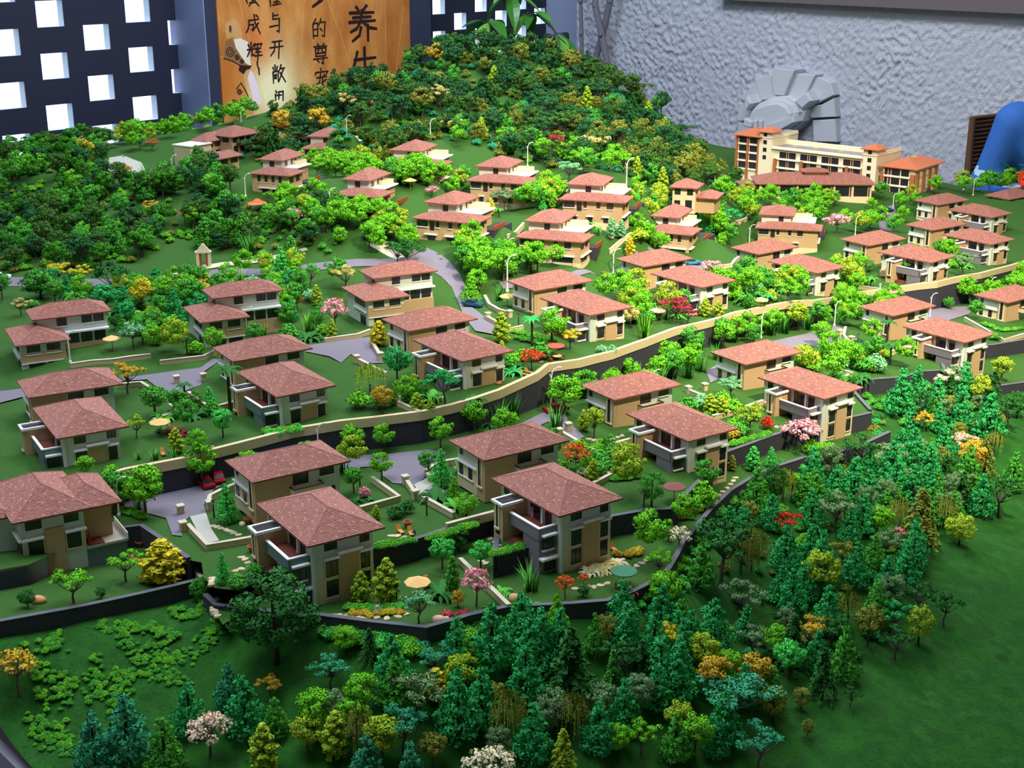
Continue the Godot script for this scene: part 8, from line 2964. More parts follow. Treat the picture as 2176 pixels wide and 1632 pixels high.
	by(3,21,[377,-2630,5113,345,-2582,5713,341,-2672,4713,311,-2576,5913])
	by(3,22,[682,-3075,4613,679,-3061,6013])
	by(1,24,[-709,-2880,4613,-678,-2908,4615])
	by(1,25,[-934,-2792,3713])
	by(2,26,[-632,-3281,7214])
	by(0,31,[-22,-2231,5813])
	by(2,31,[1,-2275,6113])
	by(3,32,[56,-2470,5711])
	by(0,33,[245,-2522,5113])
	by(1,33,[252,-2746,4713])
	by(2,33,[268,-2735,3613,301,-2564,5013,283,-2517,5413])
	by(0,34,[323,-2817,4613])
	by(2,34,[580,-2999,5113,577,-2973,6113,612,-3005,6213])
	by(3,35,[-28,-2886,4812])
	by(0,37,[974,-3364,5413,902,-3342,5513])
	by(3,42,[-921,-3587,6114])
	by(3,43,[-1500,-4211,5614,-1609,-4281,7614])
	by(1,54,[-1156,-3496,6014])
	by(2,54,[-1033,-3401,7114])
	by(0,55,[-1016,-3829,7614,-1023,-3768,7714])
	by(3,55,[-1277,-4013,6014])
	by(3,56,[-855,-3758,7714])
	by(0,59,[789,-3239,6213,819,-3246,6213,845,-3256,4413,601,-3223,3013,646,-3171,4613])
	by(2,59,[839,-3412,3813,858,-3306,6013])
	by(1,63,[1268,-3489,6113,1281,-3515,4413,1306,-3534,5813])
	by(3,63,[1170,-3398,4413])
	by(0,64,[1369,-3683,5513,1226,-3666,3113])
	by(2,64,[1406,-3726,5613,1403,-3710,4813,1421,-3706,6213])
	by(3,64,[1173,-3704,3413])
	by(0,65,[882,-3566,3913])
	kind("shade","bright")
	by(3,1,[-551,-1566,4813])
	by(0,3,[151,-1405,4810])
	by(2,4,[198,-1689,4410])
	by(2,12,[-509,-1651,4612])
	by(2,34,[628,-3062,5313])
	by(0,39,[-17,-3115,5611])
	by(3,39,[-280,-3233,4811])
	by(0,41,[-474,-3321,5311])
	by(0,42,[-611,-3455,5911,-574,-3404,5811])
	by(1,42,[-639,-3596,3111])
	by(2,42,[-552,-3525,6111])
	by(0,43,[-1171,-4375,5511])
	by(2,44,[182,-3693,6811])
	by(0,45,[41,-3097,5611,-3,-3081,6311])
	by(1,46,[385,-3872,7411])
	by(3,46,[307,-3775,6711,265,-3733,6311])
	by(3,48,[-16,-3959,6811])
	by(1,53,[-992,-5039,7011])
	by(1,56,[-543,-3846,5211])
	by(3,57,[-378,-3635,5211,-402,-3683,5411])
	by(0,61,[1012,-4449,6411])
	kind("shade","burg")
	by(1,21,[344,-2781,6313])
	by(0,34,[369,-2795,4110])
	kind("shade","cone")
	by(1,6,[545,-1766,6010])
	by(0,31,[-113,-2199,6711])
	by(3,38,[635,-3965,7214])
	kind("shade","cream")
	by(0,9,[904,-2724,5811])
	kind("shade","dark")
	by(0,3,[137,-1502,5711])
	by(0,5,[301,-1804,10312])
	by(1,6,[440,-1577,3209,445,-1717,5411,533,-1708,5410])
	by(0,7,[631,-1811,5510,597,-1827,5410])
	by(1,7,[848,-2220,8010])
	by(2,8,[805,-2574,6211])
	by(0,9,[988,-2593,7910])
	by(0,10,[611,-2179,5011,524,-2062,5911])
	by(1,10,[617,-2286,6811])
	by(0,23,[-876,-2952,8112])
	by(0,39,[-237,-3088,7113,-262,-3101,6212])
	kind("shade","gold")
	by(2,1,[-285,-1436,3710])
	by(1,6,[413,-1704,5411])
	by(2,8,[795,-2510,4210])
	by(1,29,[-670,-2287,6011])
	by(3,42,[-948,-3599,4013])
	kind("shade","green")
	by(0,23,[-706,-3071,4411])
	by(1,27,[-450,-3010,6011])
	by(3,37,[1011,-3459,5412])
	kind("shade","grey")
	by(0,2,[-108,-1398,6911])
	by(0,3,[109,-1440,5311])
	by(0,5,[322,-1739,6711])
	by(1,6,[324,-1652,5110])
	by(1,7,[718,-2152,5111])
	by(3,7,[583,-1967,5311,518,-2031,7211])
	by(0,9,[929,-2755,6511])
	by(2,10,[663,-2268,7011,792,-2263,5111])
	by(2,37,[1169,-3500,6514])
	by(0,44,[-19,-3540,6413])
	kind("shade","lime")
	by(0,8,[420,-2302,5312])
	by(2,13,[-598,-2069,4210])
	kind("shade","mint")
	by(1,2,[-114,-1522,4511])
	by(3,8,[412,-2472,4512])
	by(2,44,[151,-3614,6214])
	kind("shade","moss")
	by(1,38,[624,-4270,6412])
	by(3,38,[570,-4109,6812,498,-4127,8912])
	by(2,40,[-220,-4177,8612])
	by(3,46,[375,-3810,8712])
	by(0,47,[-610,-4417,8212])
	by(1,47,[-566,-4697,6512,-542,-4791,8412])
	by(2,47,[-481,-4587,8812,-356,-4524,6312,-346,-4760,6612])
	by(3,47,[-619,-4581,8112])
	by(0,48,[70,-4007,6312,122,-3825,8212])
	by(1,48,[73,-4118,7612,154,-4143,9512,133,-4177,7312,52,-4252,6612])
	by(2,48,[399,-4028,9612])
	by(3,48,[44,-4049,6212])
	by(0,49,[311,-4867,7112,263,-4892,8212,238,-4639,8312,191,-4514,7012])
	by(2,49,[449,-4930,8012])
	by(0,50,[483,-4375,9412])
	by(3,50,[613,-4617,9112,348,-4515,6412])
	by(0,51,[-73,-4794,8612,89,-4705,7312])
	by(2,51,[190,-5052,7212])
	by(3,51,[-102,-5042,9712,-177,-4932,9212,-204,-4999,9712,-321,-4934,9312,-321,-4902,8112])
	by(1,52,[-689,-4416,8112])
	by(2,52,[-680,-4319,8112])
	kind("shade","olive")
	by(2,5,[502,-1915,5310])
	kind("shade","orange")
	by(3,42,[-790,-3469,2914])
	by(2,43,[-1130,-4362,4113])
	kind("shade","peach")
	by(2,10,[843,-2424,5510])
	kind("shade","pine")
	by(1,40,[-638,-4317,7912,-476,-4365,7112,-375,-4393,8712])
	by(2,40,[-317,-4228,9612,-282,-4134,9612])
	by(3,42,[-815,-3576,7312])
	by(3,43,[-1566,-4507,7112,-1611,-4328,6412,-1579,-4599,6912])
	by(0,47,[-545,-4512,6812,-516,-4469,7312,-626,-4475,8612,-449,-4418,8212,-376,-4437,6912])
	by(1,47,[-351,-4888,6612])
	by(2,47,[-219,-4544,8412,-181,-4474,7312])
	by(1,48,[83,-4069,8412,116,-4158,7712,72,-4228,7712,143,-4234,8012,109,-4260,9812,183,-4254,8612,112,-4347,9612,71,-4491,8112])
	by(2,48,[313,-4095,8412])
	by(0,49,[288,-4641,7912,280,-4613,9812,240,-4572,9212])
	by(1,49,[235,-5040,8212])
	by(3,49,[268,-4996,7112])
	by(1,50,[586,-4847,8812])
	by(3,50,[506,-4635,6512,448,-4688,7012,424,-4547,8912])
	by(0,51,[-13,-4881,7612,-7,-4659,7212,181,-4680,9512,-8,-4615,6512,181,-4599,8512])
	by(1,51,[10,-5029,7912])
	by(3,51,[-111,-5020,8612,-162,-4908,9712,-213,-4888,6912])
	by(2,52,[-804,-4279,7212])
	by(0,54,[-1060,-3217,7312])
	by(1,54,[-1293,-3478,7112,-978,-3482,7712])
	by(2,54,[-1031,-3236,8212])
	by(0,55,[-1154,-3747,7012,-1345,-3731,5512])
	by(3,55,[-1378,-3753,5712])
	by(3,56,[-816,-3725,5612])
	kind("shade","red")
	by(2,5,[431,-1994,4413])
	kind("shade","sand")
	by(1,25,[-1028,-2797,4312])
	by(1,27,[-368,-2973,6610])
	by(0,47,[-516,-4426,8511])
	by(2,47,[-230,-4477,8311])
	by(0,48,[234,-3909,8911])
	by(3,48,[-151,-3971,6411])
	kind("shade","teal")
	by(0,2,[-91,-1455,4513,-123,-1358,6510])
	by(3,2,[-215,-1446,4412])
	by(2,3,[274,-1479,7614])
	by(0,6,[294,-1422,6710])
	kind("shade","yellow")
	by(2,3,[197,-1560,4710])
	by(1,21,[591,-2719,4910])
	by(0,23,[-974,-3038,5911])
	by(3,23,[-1030,-3058,6111])
	by(1,32,[110,-2503,4411])
	kind("shrub","bright")
	by(1,2,[-60,-1515,1712])
	by(3,2,[-125,-1481,2012,-143,-1490,2412])
	by(1,5,[297,-2000,5110])
	by(0,8,[398,-2309,2913])
	by(3,8,[406,-2393,3213,394,-2452,2613])
	by(3,9,[807,-2857,2613,754,-2844,2513])
	by(3,10,[531,-2291,3110])
	by(3,11,[149,-2153,2213,138,-2138,2013,111,-2122,3013])
	by(1,18,[75,-2033,2513])
	by(2,18,[122,-2050,2813])
	by(3,20,[18,-2428,2713,-2,-2400,2613])
	by(1,21,[617,-2723,3513])
	by(2,21,[571,-2648,2213,617,-2693,2613])
	by(0,24,[-604,-2530,3013])
	by(1,24,[-560,-2868,4313,-598,-2891,3913,-576,-2973,3713])
	by(2,24,[-379,-2672,2613])
	by(1,25,[-744,-2638,2913,-762,-2721,3613])
	by(2,28,[-258,-2202,3513])
	by(3,32,[39,-2429,2313])
	by(1,33,[233,-2746,3613])
	by(0,34,[313,-2845,2313])
	by(2,34,[508,-3051,3413])
	by(2,35,[235,-2809,2413,269,-2801,3613,279,-2800,2313])
	by(0,59,[654,-3288,2813,586,-3185,2413,592,-3150,2113])
	by(1,59,[778,-3442,3113,810,-3458,3713])
	by(2,59,[827,-3395,2113])
	by(2,65,[1099,-3685,2113,1134,-3625,2213,1175,-3611,2813])
	by(2,66,[841,-3527,3113])
	kind("shrub","dark")
	by(2,14,[-166,-1823,2312,-152,-1842,2410])
	kind("shrub","gold")
	by(1,8,[587,-2527,3512])
	by(3,8,[399,-2416,2412])
	by(0,9,[745,-2730,2012])
	by(3,9,[782,-2844,3512,740,-2795,2112])
	by(1,11,[378,-2259,3012])
	by(0,23,[-688,-2981,4312])
	by(0,34,[337,-2921,3212])
	by(2,59,[825,-3380,3112])
	by(0,65,[892,-3576,3412])
	by(2,65,[1089,-3642,2112,1159,-3645,2412])
	kind("shrub","green")
	by(1,1,[-343,-1564,2312])
	by(1,2,[-44,-1528,1612])
	by(3,9,[751,-2877,2713,702,-2849,2513])
	by(1,11,[324,-2261,3313,397,-2276,3113])
	by(3,11,[163,-2140,2213,158,-2075,3213,127,-2100,2113])
	by(3,15,[-331,-1610,2112])
	by(1,17,[151,-2040,2913])
	by(1,18,[61,-2047,2613])
	by(2,19,[319,-2374,3413,327,-2319,3013,347,-2322,2813])
	by(3,20,[-8,-2385,2913])
	by(1,21,[602,-2737,3413])
	by(2,21,[623,-2600,2613,658,-2623,2413,652,-2656,2113,657,-2729,2613,705,-2742,2713,730,-2727,3613])
	by(2,22,[1122,-3099,2514])
	by(0,23,[-772,-2938,3313,-903,-2926,3913,-931,-2879,3713])
	by(1,24,[-696,-2923,2513])
	by(2,24,[-441,-2625,4013])
	by(1,25,[-1024,-2866,2513])
	by(2,28,[-222,-2198,3313])
	by(3,28,[-505,-2185,2813])
	by(0,31,[-172,-2215,2313])
	by(3,32,[51,-2443,3613])
	by(1,33,[276,-2771,3513])
	by(0,34,[295,-2822,3513])
	by(2,35,[256,-2830,3513])
	by(2,36,[561,-3177,2513])
	by(0,59,[643,-3188,3113,595,-3210,3813,631,-3176,2813,612,-3166,2913])
	by(1,59,[791,-3430,2513])
	by(2,59,[835,-3389,2313,827,-3427,2713,836,-3440,3713,852,-3423,2213])
	by(0,64,[1207,-3669,3213])
	kind("shrub","lime")
	by(1,34,[481,-3081,2313])
	by(2,34,[594,-3072,3013])
	by(1,36,[307,-3287,3913])
	by(3,37,[865,-3461,2313])
	by(0,57,[-245,-3570,2413])
	by(1,58,[367,-3577,4313])
	by(0,59,[622,-3166,3213])
	by(2,59,[837,-3369,3113])
	kind("shrub","mint")
	by(0,9,[756,-2736,3912])
	by(3,9,[764,-2778,3313])
	by(2,19,[351,-2410,3213])
	by(2,21,[584,-2541,2013,590,-2548,2413,675,-2725,3313])
	by(0,23,[-723,-3003,4912])
	by(1,24,[-545,-2909,4512,-725,-2860,3713])
	by(3,24,[-667,-2622,4013,-692,-2671,3312])
	by(0,26,[-588,-3052,3512])
	by(3,27,[-439,-2926,3313])
	by(2,32,[170,-2495,2013,188,-2498,1913])
	by(2,34,[569,-3101,3313])
	by(2,35,[252,-2817,2413])
	by(2,65,[1098,-3622,2913])
	kind("shrub","peach")
	by(1,18,[-79,-2017,2012])
	by(2,18,[111,-2021,1812])
	by(2,19,[336,-2303,2412])
	by(1,24,[-530,-2887,3212,-494,-2932,4112])
	by(1,59,[798,-3455,2712])
	kind("shrub","pink")
	by(2,14,[-220,-1912,2010])
	kind("shrub","red")
	by(0,8,[456,-2323,2909])
	kind("willow","lime")
	by(3,31,[-245,-2272,5612])
	kind("willow","olive")
	by(0,2,[-3,-1390,6908,-174,-1355,6608])
	by(0,3,[68,-1410,6009])
	by(0,5,[355,-1863,7209,336,-1844,7009])
	by(1,6,[480,-1771,6009])
	by(1,7,[721,-2122,6109])
	by(3,7,[632,-2070,6409])
	by(2,10,[921,-2472,5209])
	by(2,11,[448,-2115,6309])
	distant_woods([-930,-4350,-750,-4750,-500,-4900,-200,-5050,50,-5100,300,-5100,600,-5000,780,-4750,720,-4400,600,-4050,520,-3800,300,-3750,60,-3850,-200,-3950,-450,-4050,-650,-4150],123,[-1644,-4363,-1657,-4751,-1311,-4513,-1121,-3870,-1001,-3869,-904,-3848,-967,-4258,-705,-3622,-640,-3519,-487,-3473,-391,-3253,-428,-3172,-531,-3274,-597,-3255,-694,-3286,-797,-3442,-883,-3403,-939,-3214,-1071,-3171,-1232,-3189],124,[850,-3280,-401,-3316,812,-3293,-268,-3265,-591,-1907,927,-3308,-674,-2502,-458,-2709,80,-2515,-267,-3230,319,-2591,102,-3148,-750,-1843,-673,-2834,-325,-3179,897,-3257,939,-3316,210,-3715,-395,-3599,1141,-3289,-527,-1844,32,-3166,47,-3136,125,-2406,-367,-3257,-560,-1876,-312,-3166,-1153,-4442,-100,-3137,-904,-4595,-513,-3549,-1015,-4634,-498,-2835,1034,-4043,-758,-3026,-112,-3092,-1286,-4792,837,-3309,591,-2038,-632,-2491,225,-2515,-702,-2900,-493,-3056,-686,-2825,-433,-3817,647,-3028,-471,-3448,-155,-3896,-475,-3788,-464,-2843,-402,-3722,-1259,-4419,1187,-4208,-241,-3159,915,-4175,377,-3757,1135,-4211,-249,-2027,833,-3290,-1147,-4851,-998,-4573,134,-2405,21,-3516,-497,-3085,-1225,-4745,-93,-3150,-648,-2554,203,-3656,566,-3872,860,-4145,322,-3355,-465,-3801,620,-3920,1147,-4117,350,-3363,-1232,-4474,69,-3511,-1280,-4757,743,-4265,-528,-2102,-455,-3826,742,-4331,566,-2960,-798,-2889,-1133,-4894,-988,-4737,-1192,-4991,565,-3893,-309,-3559,-362,-3286,-538,-3863,-605,-2946,593,-3009,-1262,-4854,-471,-3839,260,-2726,1283,-3547,1070,-4166,-1187,-4349,694,-4239,1074,-4103,-588,-2829,-1064,-5255,368,-2712,-954,-4895,-1258,-4506,-1241,-4798,-213,-3553,-1127,-4819,-998,-4721,-440,-3791,90,-3541,689,-2753,-954,-4840,638,-2607,-1281,-5030,1218,-3443,-550,-3940,876,-4215,-1225,-5033,-915,-4795,1655,-4794,-1217,-4469,1325,-4551,-1084,-5188,1241,-3455,-1101,-4523,1473,-3813,1275,-4488,174,-1951,1173,-4466,566,-3692,1092,-4197,895,-4383,-748,-2879,891,-4177,794,-3120,720,-4210,-542,-4063,-1184,-5056,835,-4263,352,-3550,1189,-3465,1757,-4865,-963,-4989,-862,-4666,904,-3276,-283,-3576,787,-4323,612,-4082,-929,-2901,-1159,-5357,1005,-4114,-422,-3856,1804,-4842,-400,-3784,1795,-4876,1038,-4090,946,-4272,485,-2900,929,-4197,-483,-3834,100,-3527,-524,-3908,56,-3081,391,-3672,192,-1755,257,-1885,-1137,-4719,930,-4239,-388,-3268,-563,-3106,-1180,-5111,-387,-3701,831,-4403,366,-2874,1349,-3565,1544,-4712,-153,-3560,-256,-3562,1692,-4769,-1026,-2909,81,-3489,724,-4148,1652,-4768,-451,-4015,395,-3619,-390,-3001,-640,-3038,-1134,-5212,-465,-4050,635,-4097,791,-3224,-267,-3574,1005,-4396,390,-3642,251,-2875,1409,-3635,1345,-3591,930,-4175,-226,-3556,1440,-3768,748,-4208,1421,-4621,-513,-3855,-1282,-5194,-357,-3589,670,-4164,1440,-3744,-181,-3585,-1183,-4728,1663,-4739,-1189,-5209,-402,-3816,-617,-4078,1114,-4212,-582,-4087,-303,-3542,706,-4150,245,-2775,-532,-2976,-399,-3702,822,-4351,30,-3494,528,-3085,-1091,-4888,1091,-4164,-493,-3853,-1123,-4519,1395,-3648,1168,-3456,786,-3147,-932,-4640,699,-2729,91,-3566,1228,-4573,236,-2941,-508,-3891,981,-4466,553,-3135,1327,-4509,817,-3418,955,-4383,271,-2931,1192,-3716,202,-2877,877,-4142,1340,-3645,98,-3558,-136,-3624,662,-2748,1271,-3586,973,-4423,575,-3852,45,-3488,326,-3580,366,-3319,1256,-4390,1415,-3752,313,-2068,-1062,-4857,-1197,-5302,1349,-3605,1203,-3736,-1044,-4951,1798,-4859,931,-4426,93,-3576,-1170,-5399,1451,-3756,1524,-4647,871,-4368,-494,-3898,661,-3191,661,-3236,1195,-3700,303,-3314,331,-3603,-1208,-5067,123,-3541,-532,-4018,80,-3512,85,-3521,1774,-4890,600,-2696,1024,-4469,858,-3349,-1138,-5280,584,-3832,69,-3501,1764,-4900,-799,-2904,830,-2791,332,-3633,-259,-3550,620,-3852,-472,-2801,335,-2860,1815,-4918,118,-3525,332,-3348,324,-3377,1605,-4731,846,-3507,914,-3549,828,-3488,1731,-4824,543,-3131,62,-3487,-1133,-5437,259,-3604,-256,-3572,120,-3515,64,-2068,-247,-3545,81,-3499,578,-3839,277,-2850,469,-3085,593,-3110,543,-3070,548,-3820,112,-3511,-295,-3536,-235,-3567,-240,-3551,796,-2947,857,-3440,-573,-3131,668,-3111,-280,-3534,771,-2815,888,-3502,857,-3384,94,-3481,-618,-3115,-179,-2205,-127,-3648,682,-3221,95,-3501,-260,-3535,103,-3569,106,-3517,68,-3481,-568,-2523,588,-2639,-281,-3557,489,-3049,1086,-3570,1184,-3750])

const SPOTS := ["board edge at the grey floor","plain grass bank below the corner villa","dark wall corner below the front gardens","sunk garden wall by the green parasol","flat green parasol","dark outer wall bend","bare lawn at the lower picture corner","bare lawn bend beside the wood","villa behind the round pink blossom tree","villa below the two dark palms","dark wall below the pink blossom villa","grey balconied villa by the maroon parasol","big corner villa with terraces","green balconied villa above the corner villa","long villa beside the red cars","green balconied villa behind the big dark tree","villa with the pink figure on its balcony","flat maroon parasol","long villa behind the pink figure villa","long villa beside the dark red car","long wall bend","long villa behind the pink blossom villa","long villa with the dark palms","park road","two-winged villa by the orange-red bush","two-winged villa at the estate edge","cream stone gate","two-winged villa beside the road of the blue car","green balconied villa beside two slim palms","long villa beside the golden tree","long villa beside the narrow yellow tree","villa with the spreading tree before its balcony","flat red-brown parasol","villa with two red figures on its balcony","villa with one white figure on its balcony","long villa behind the red figures villa","long villa beside the teal car","villa with a round tree hiding its balcony","hillside villa below the restaurant","hillside villa with two garage openings","hillside villa behind the red blossom tree","short hillside villa beside the rose blossom","red roofed pergola below the short hillside villa","dark screen with square holes","hillside villa with two spreading trees before it","hillside villa before the stepped garden wall","small villa behind the straw bamboo","calligraphy poster","hill foot behind the back villas","grey branches by the stucco wall","stucco wall end of the hill","hill crest under the big-leaved plant","club house","pillar between screen and poster","brown roofed pergola half hidden at the wood edge","red roofed pergola beside the grey plaza","short hillside villa below the club house","hillside villa with the tan parasol","short hillside villa by the yellow cypress","villa with the orange figure on its balcony","long villa behind the two white figures villa","hall with six glazed bays","villa below the seated woman","long villa above the lime tree","villa with two white figures on its balcony","long villa behind the tree-hidden balcony villa","long villa behind the orange figure villa","hillside villa with the dark roof panel"]
const TINTS := {"pine": ["deep green",48,104,56],"moss": ["moss green",72,116,46],"leaf": ["fresh green",70,144,36],"teal": ["blue-green",64,164,116],"green": ["mid green",84,172,58],"bright": ["bright green",118,200,44],"dark": ["dark green",52,116,50],"lime": ["yellow-green",164,196,52],"yellow": ["yellow",222,208,52],"olive": ["olive",136,146,56],"gold": ["golden",214,178,58],"pink": ["pink",240,156,168],"rose": ["rose pink",246,172,182],"red": ["red",214,64,38],"orange": ["orange-red",226,112,44],"cream": ["cream",236,228,190],"peach": ["peach",236,208,180],"spring": ["vivid green",86,212,92],"grey": ["grey-green",116,154,100],"mint": ["pale green",126,196,134],"sand": ["straw yellow",214,200,122],"cone": ["emerald",58,176,92],"burg": ["burgundy",160,56,64]}

func extras():
	verge("hedge","clipped hedge along the dark wall before the pink figure villa",[-24,-1671,-6,-1685,13,-1701],1,0,"shrub",["green","bright"],60,0.008,0.012,0.004)
	verge("hedge","clipped hedge above the dark wall beside the two loungers",[-185,-1704,-158,-1713,-136,-1727],1,0,"shrub",["green","bright"],60,0.008,0.012,0.004)
	verge("hedge","clipped hedge above the stair beside the pink blossom garden",[376,-2224,420,-2263,453,-2292],1,0,"shrub",["green","bright"],60,0.008,0.012,0.004)
	verge("hedge","clipped hedge along the lawn of the grey balconied villa",[145,-2127,177,-2095,199,-2059],1,0,"shrub",["green","bright"],60,0.008,0.012,0.004)
	verge("hedge","clipped hedge above the dark wall by the maroon parasol",[160,-2012,180,-2025,201,-2044],1,0,"shrub",["green","bright"],60,0.008,0.012,0.004)
	verge("hedge","clipped hedge inside the curved wall of the corner villa",[-601,-1887,-565,-1869,-526,-1835],1,0,"shrub",["green","bright"],60,0.008,0.012,0.004)
	verge("hedge","clipped hedge behind the boulder garden wall",[-118,-1730,-83,-1756,-52,-1788],1,0,"shrub",["green","bright"],60,0.008,0.012,0.004)
	verge("hedge","clipped hedge rows beside the palms",[6,-2574,56,-2533,91,-2513],0,0,"shrub",["green","bright"],60,0.008,0.012,0.004)
	verge("hedge","clipped hedge rows behind the palms",[-3,-2622,48,-2581,83,-2557],0,0,"shrub",["green","bright"],60,0.008,0.012,0.004)
	verge("hedge","clipped hedge at the picture edge villa",[1147,-3243,1172,-3182,1230,-3216],1,0,"shrub",["green","bright"],60,0.008,0.012,0.004)
	verge("flower_bed","flower bed of yellow blooms beside the stepping stones",[-200,-1550,-175,-1547,-140,-1552],1,-0.029,"shrub",["gold","yellow"],50,0.006,0.009,0.005)
	verge("flower_bed","flower bed of bright green leaves behind the yellow blooms",[-211,-1565,-176,-1563,-141,-1568],1,-0.029,"shrub",["spring","bright"],50,0.008,0.011,0.004)
	verge("flower_bed","flower bed of cream leaved plants beside the green parasol",[101,-1680,126,-1704,151,-1734],1,-0.029,"fern",["cream","sand"],12,0.018,0.024,0.003)
	verge("flower_bed","flower bed of golden leaves beside the pink figure villa",[154,-1762,170,-1769,181,-1786],1,-0.029,"shrub",["gold","yellow"],26,0.007,0.011,0.006)
	verge("flower_bed","flower bed of orange blooms at the outer wall bend",[252,-1930,280,-1986,302,-2040],1,-0.029,"shrub",["orange","gold","bright"],40,0.008,0.013,0.008)
	verge("flower_bed","flower bed of orange and green before the lime tree",[-342,-2108,-370,-2089,-400,-2091],0,0,"shrub",["bright","spring"],36,0.01,0.016,0.008)
	verge("flower_bed","flower bed of burgundy leaves beside the tan parasol",[-566,-2102,-552,-2108,-533,-2092],0,0,"fern",["burg","dark"],10,0.014,0.02,0.006)
	verge("flower_bed","flower bed of red and white blooms on the curved terrace wall",[388,-2884,426,-2936,463,-2982],0,0,"shrub",["rose","red","green"],24,0.006,0.01,0.004)
	verge("creeper","creeper straggling over the grass bank, strand along the black wall",[-516,-1540,-498,-1531,-482,-1542,-452,-1549,-432,-1536,-414,-1532],2,0,"shrub",["green","bright","green"],90,0.004,0.008,0.01)
	verge("creeper","creeper straggling over the grass bank, strand down the middle",[-482,-1536,-469,-1512,-453,-1493,-445,-1484],2,0,"shrub",["green","bright","green"],60,0.004,0.008,0.01)
	verge("creeper","creeper straggling over the grass bank, strand curling to the big bush",[-437,-1516,-429,-1497,-416,-1494,-400,-1504,-381,-1514,-375,-1535,-370,-1549],2,0,"shrub",["green","bright","green"],105,0.004,0.008,0.01)
	verge("creeper","creeper straggling over the grass bank, strand along the lower middle",[-481,-1460,-454,-1466,-435,-1472,-409,-1470,-393,-1467],2,0,"shrub",["green","bright","green"],75,0.004,0.008,0.01)
	verge("creeper","creeper straggling over the grass bank, strand in a loop near the board edge",[-585,-1463,-571,-1453,-560,-1442,-544,-1442,-521,-1440,-532,-1418,-557,-1423],2,0,"shrub",["green","bright","green"],105,0.004,0.008,0.01)
	verge("creeper","creeper straggling over the grass bank, strand short upper one",[-558,-1476,-553,-1484,-551,-1505],2,0,"shrub",["green","bright","green"],45,0.004,0.008,0.01)
	verge("creeper","creeper straggling over the grass bank, strand down the bank centre",[-504,-1480,-493,-1451,-486,-1437,-497,-1422],2,0,"shrub",["green","bright","green"],60,0.004,0.008,0.01)
	verge("creeper","creeper straggling over the grass bank, strand under the wall corner",[-403,-1629,-377,-1583,-359,-1554],2,0,"shrub",["green","bright","green"],45,0.004,0.008,0.01)
	verge("creeper","creeper straggling over the grass bank, strand small tuft below the wall",[-439,-1599,-412,-1577,-402,-1589],2,0,"shrub",["green","bright","green"],45,0.004,0.008,0.01)
	verge("creeper","creeper straggling over the grass bank, strand near the board edge",[-554,-1393,-538,-1374,-521,-1360],2,0,"shrub",["green","bright","green"],45,0.004,0.008,0.01)
	verge("creeper","creeper straggling over the grass bank, strand beside the conifers",[-512,-1390,-508,-1355,-486,-1341],2,0,"shrub",["green","bright","green"],45,0.004,0.008,0.01)
	verge("creeper","creeper straggling over the grass bank, strand toward the conifers",[-464,-1453,-465,-1439,-465,-1423],2,0,"shrub",["green","bright","green"],45,0.004,0.008,0.01)
	verge("shrubbery","shrubbery at the foot of the dark wall near its lowest corner",[-226,-1533,-178,-1511,-113,-1485],2,0,"shrub",["bright","green","spring"],90,0.01,0.018,0.012)
	verge("shrubbery","shrubbery at the foot of the dark wall between corner and conifers",[-74,-1524,-28,-1552,25,-1574],2,0,"shrub",["bright","green","spring"],90,0.01,0.018,0.012)
	verge("shrubbery","shrubbery at the foot of the dark wall bend",[128,-1595,210,-1679,261,-1825,313,-1993,406,-2160,507,-2266],2,0,"shrub",["bright","green","spring"],90,0.01,0.018,0.012)
	verge("shrubbery","shrubbery along the foot of the long wall",[201,-2662,333,-2832,509,-3053,673,-3229,821,-3379],1,0,"shrub",["bright","green","spring"],90,0.01,0.018,0.012)
	undergrowth("undergrowth of low dark shrubs between the trees of the hill",[-930,-4350,-750,-4750,-500,-4900,-200,-5050,50,-5100,300,-5100,600,-5000,780,-4750,720,-4400,600,-4050,520,-3800,300,-3750,60,-3850,-200,-3950,-450,-4050,-650,-4150],0,["dark","green","olive","teal"],1500,0.012,0.028)
	undergrowth("undergrowth of low green shrubs in the wood beside the park",[-1644,-4363,-1657,-4751,-1311,-4513,-1121,-3870,-1001,-3869,-904,-3848,-967,-4258,-705,-3622,-640,-3519,-487,-3473,-391,-3253,-428,-3172,-531,-3274,-597,-3255,-694,-3286,-797,-3442,-883,-3403,-939,-3214,-1071,-3171,-1232,-3189],0,["dark","green","bright","olive"],700,0.010,0.022)
	undergrowth("low green shrubs between the trees of the outer slope",[252,-1756,351,-2006,434,-2139,534,-2239,691,-2399,645,-2514,728,-2662,798,-2743,934,-2763,1015,-2763,937,-2496,819,-2237,658,-2023,604,-1882,536,-1777,479,-1680,385,-1635,249,-1572],2,["dark","green","olive","cone"],260,0.010,0.020)

const CLUB := [[0,0,0.0676,0.1205,0,0.022,"main_house",3],[0.0593,0.052,0.1164,0.1367,0.012,0.024,"tall_house",4],[0.1743,0.1868,0.1342,0.0619,0,0.016,"end_house",2],[-0.1102,0.1213,0.0559,0.1433,-0.032,0.018,"low_wing",3]]

func outline() -> Array:
	return Array(points([2600,-3400,2350,-3950,1820,-4550,1620,-4850,1450,-5200,1000,-5700,300,-5850,-900,-5350,-2000,-4350,-2250,-2600,-1500,-1750,-784,-1591,-450,-1235,500,-720,1200,-850,2300,-1600,2750,-2900]))

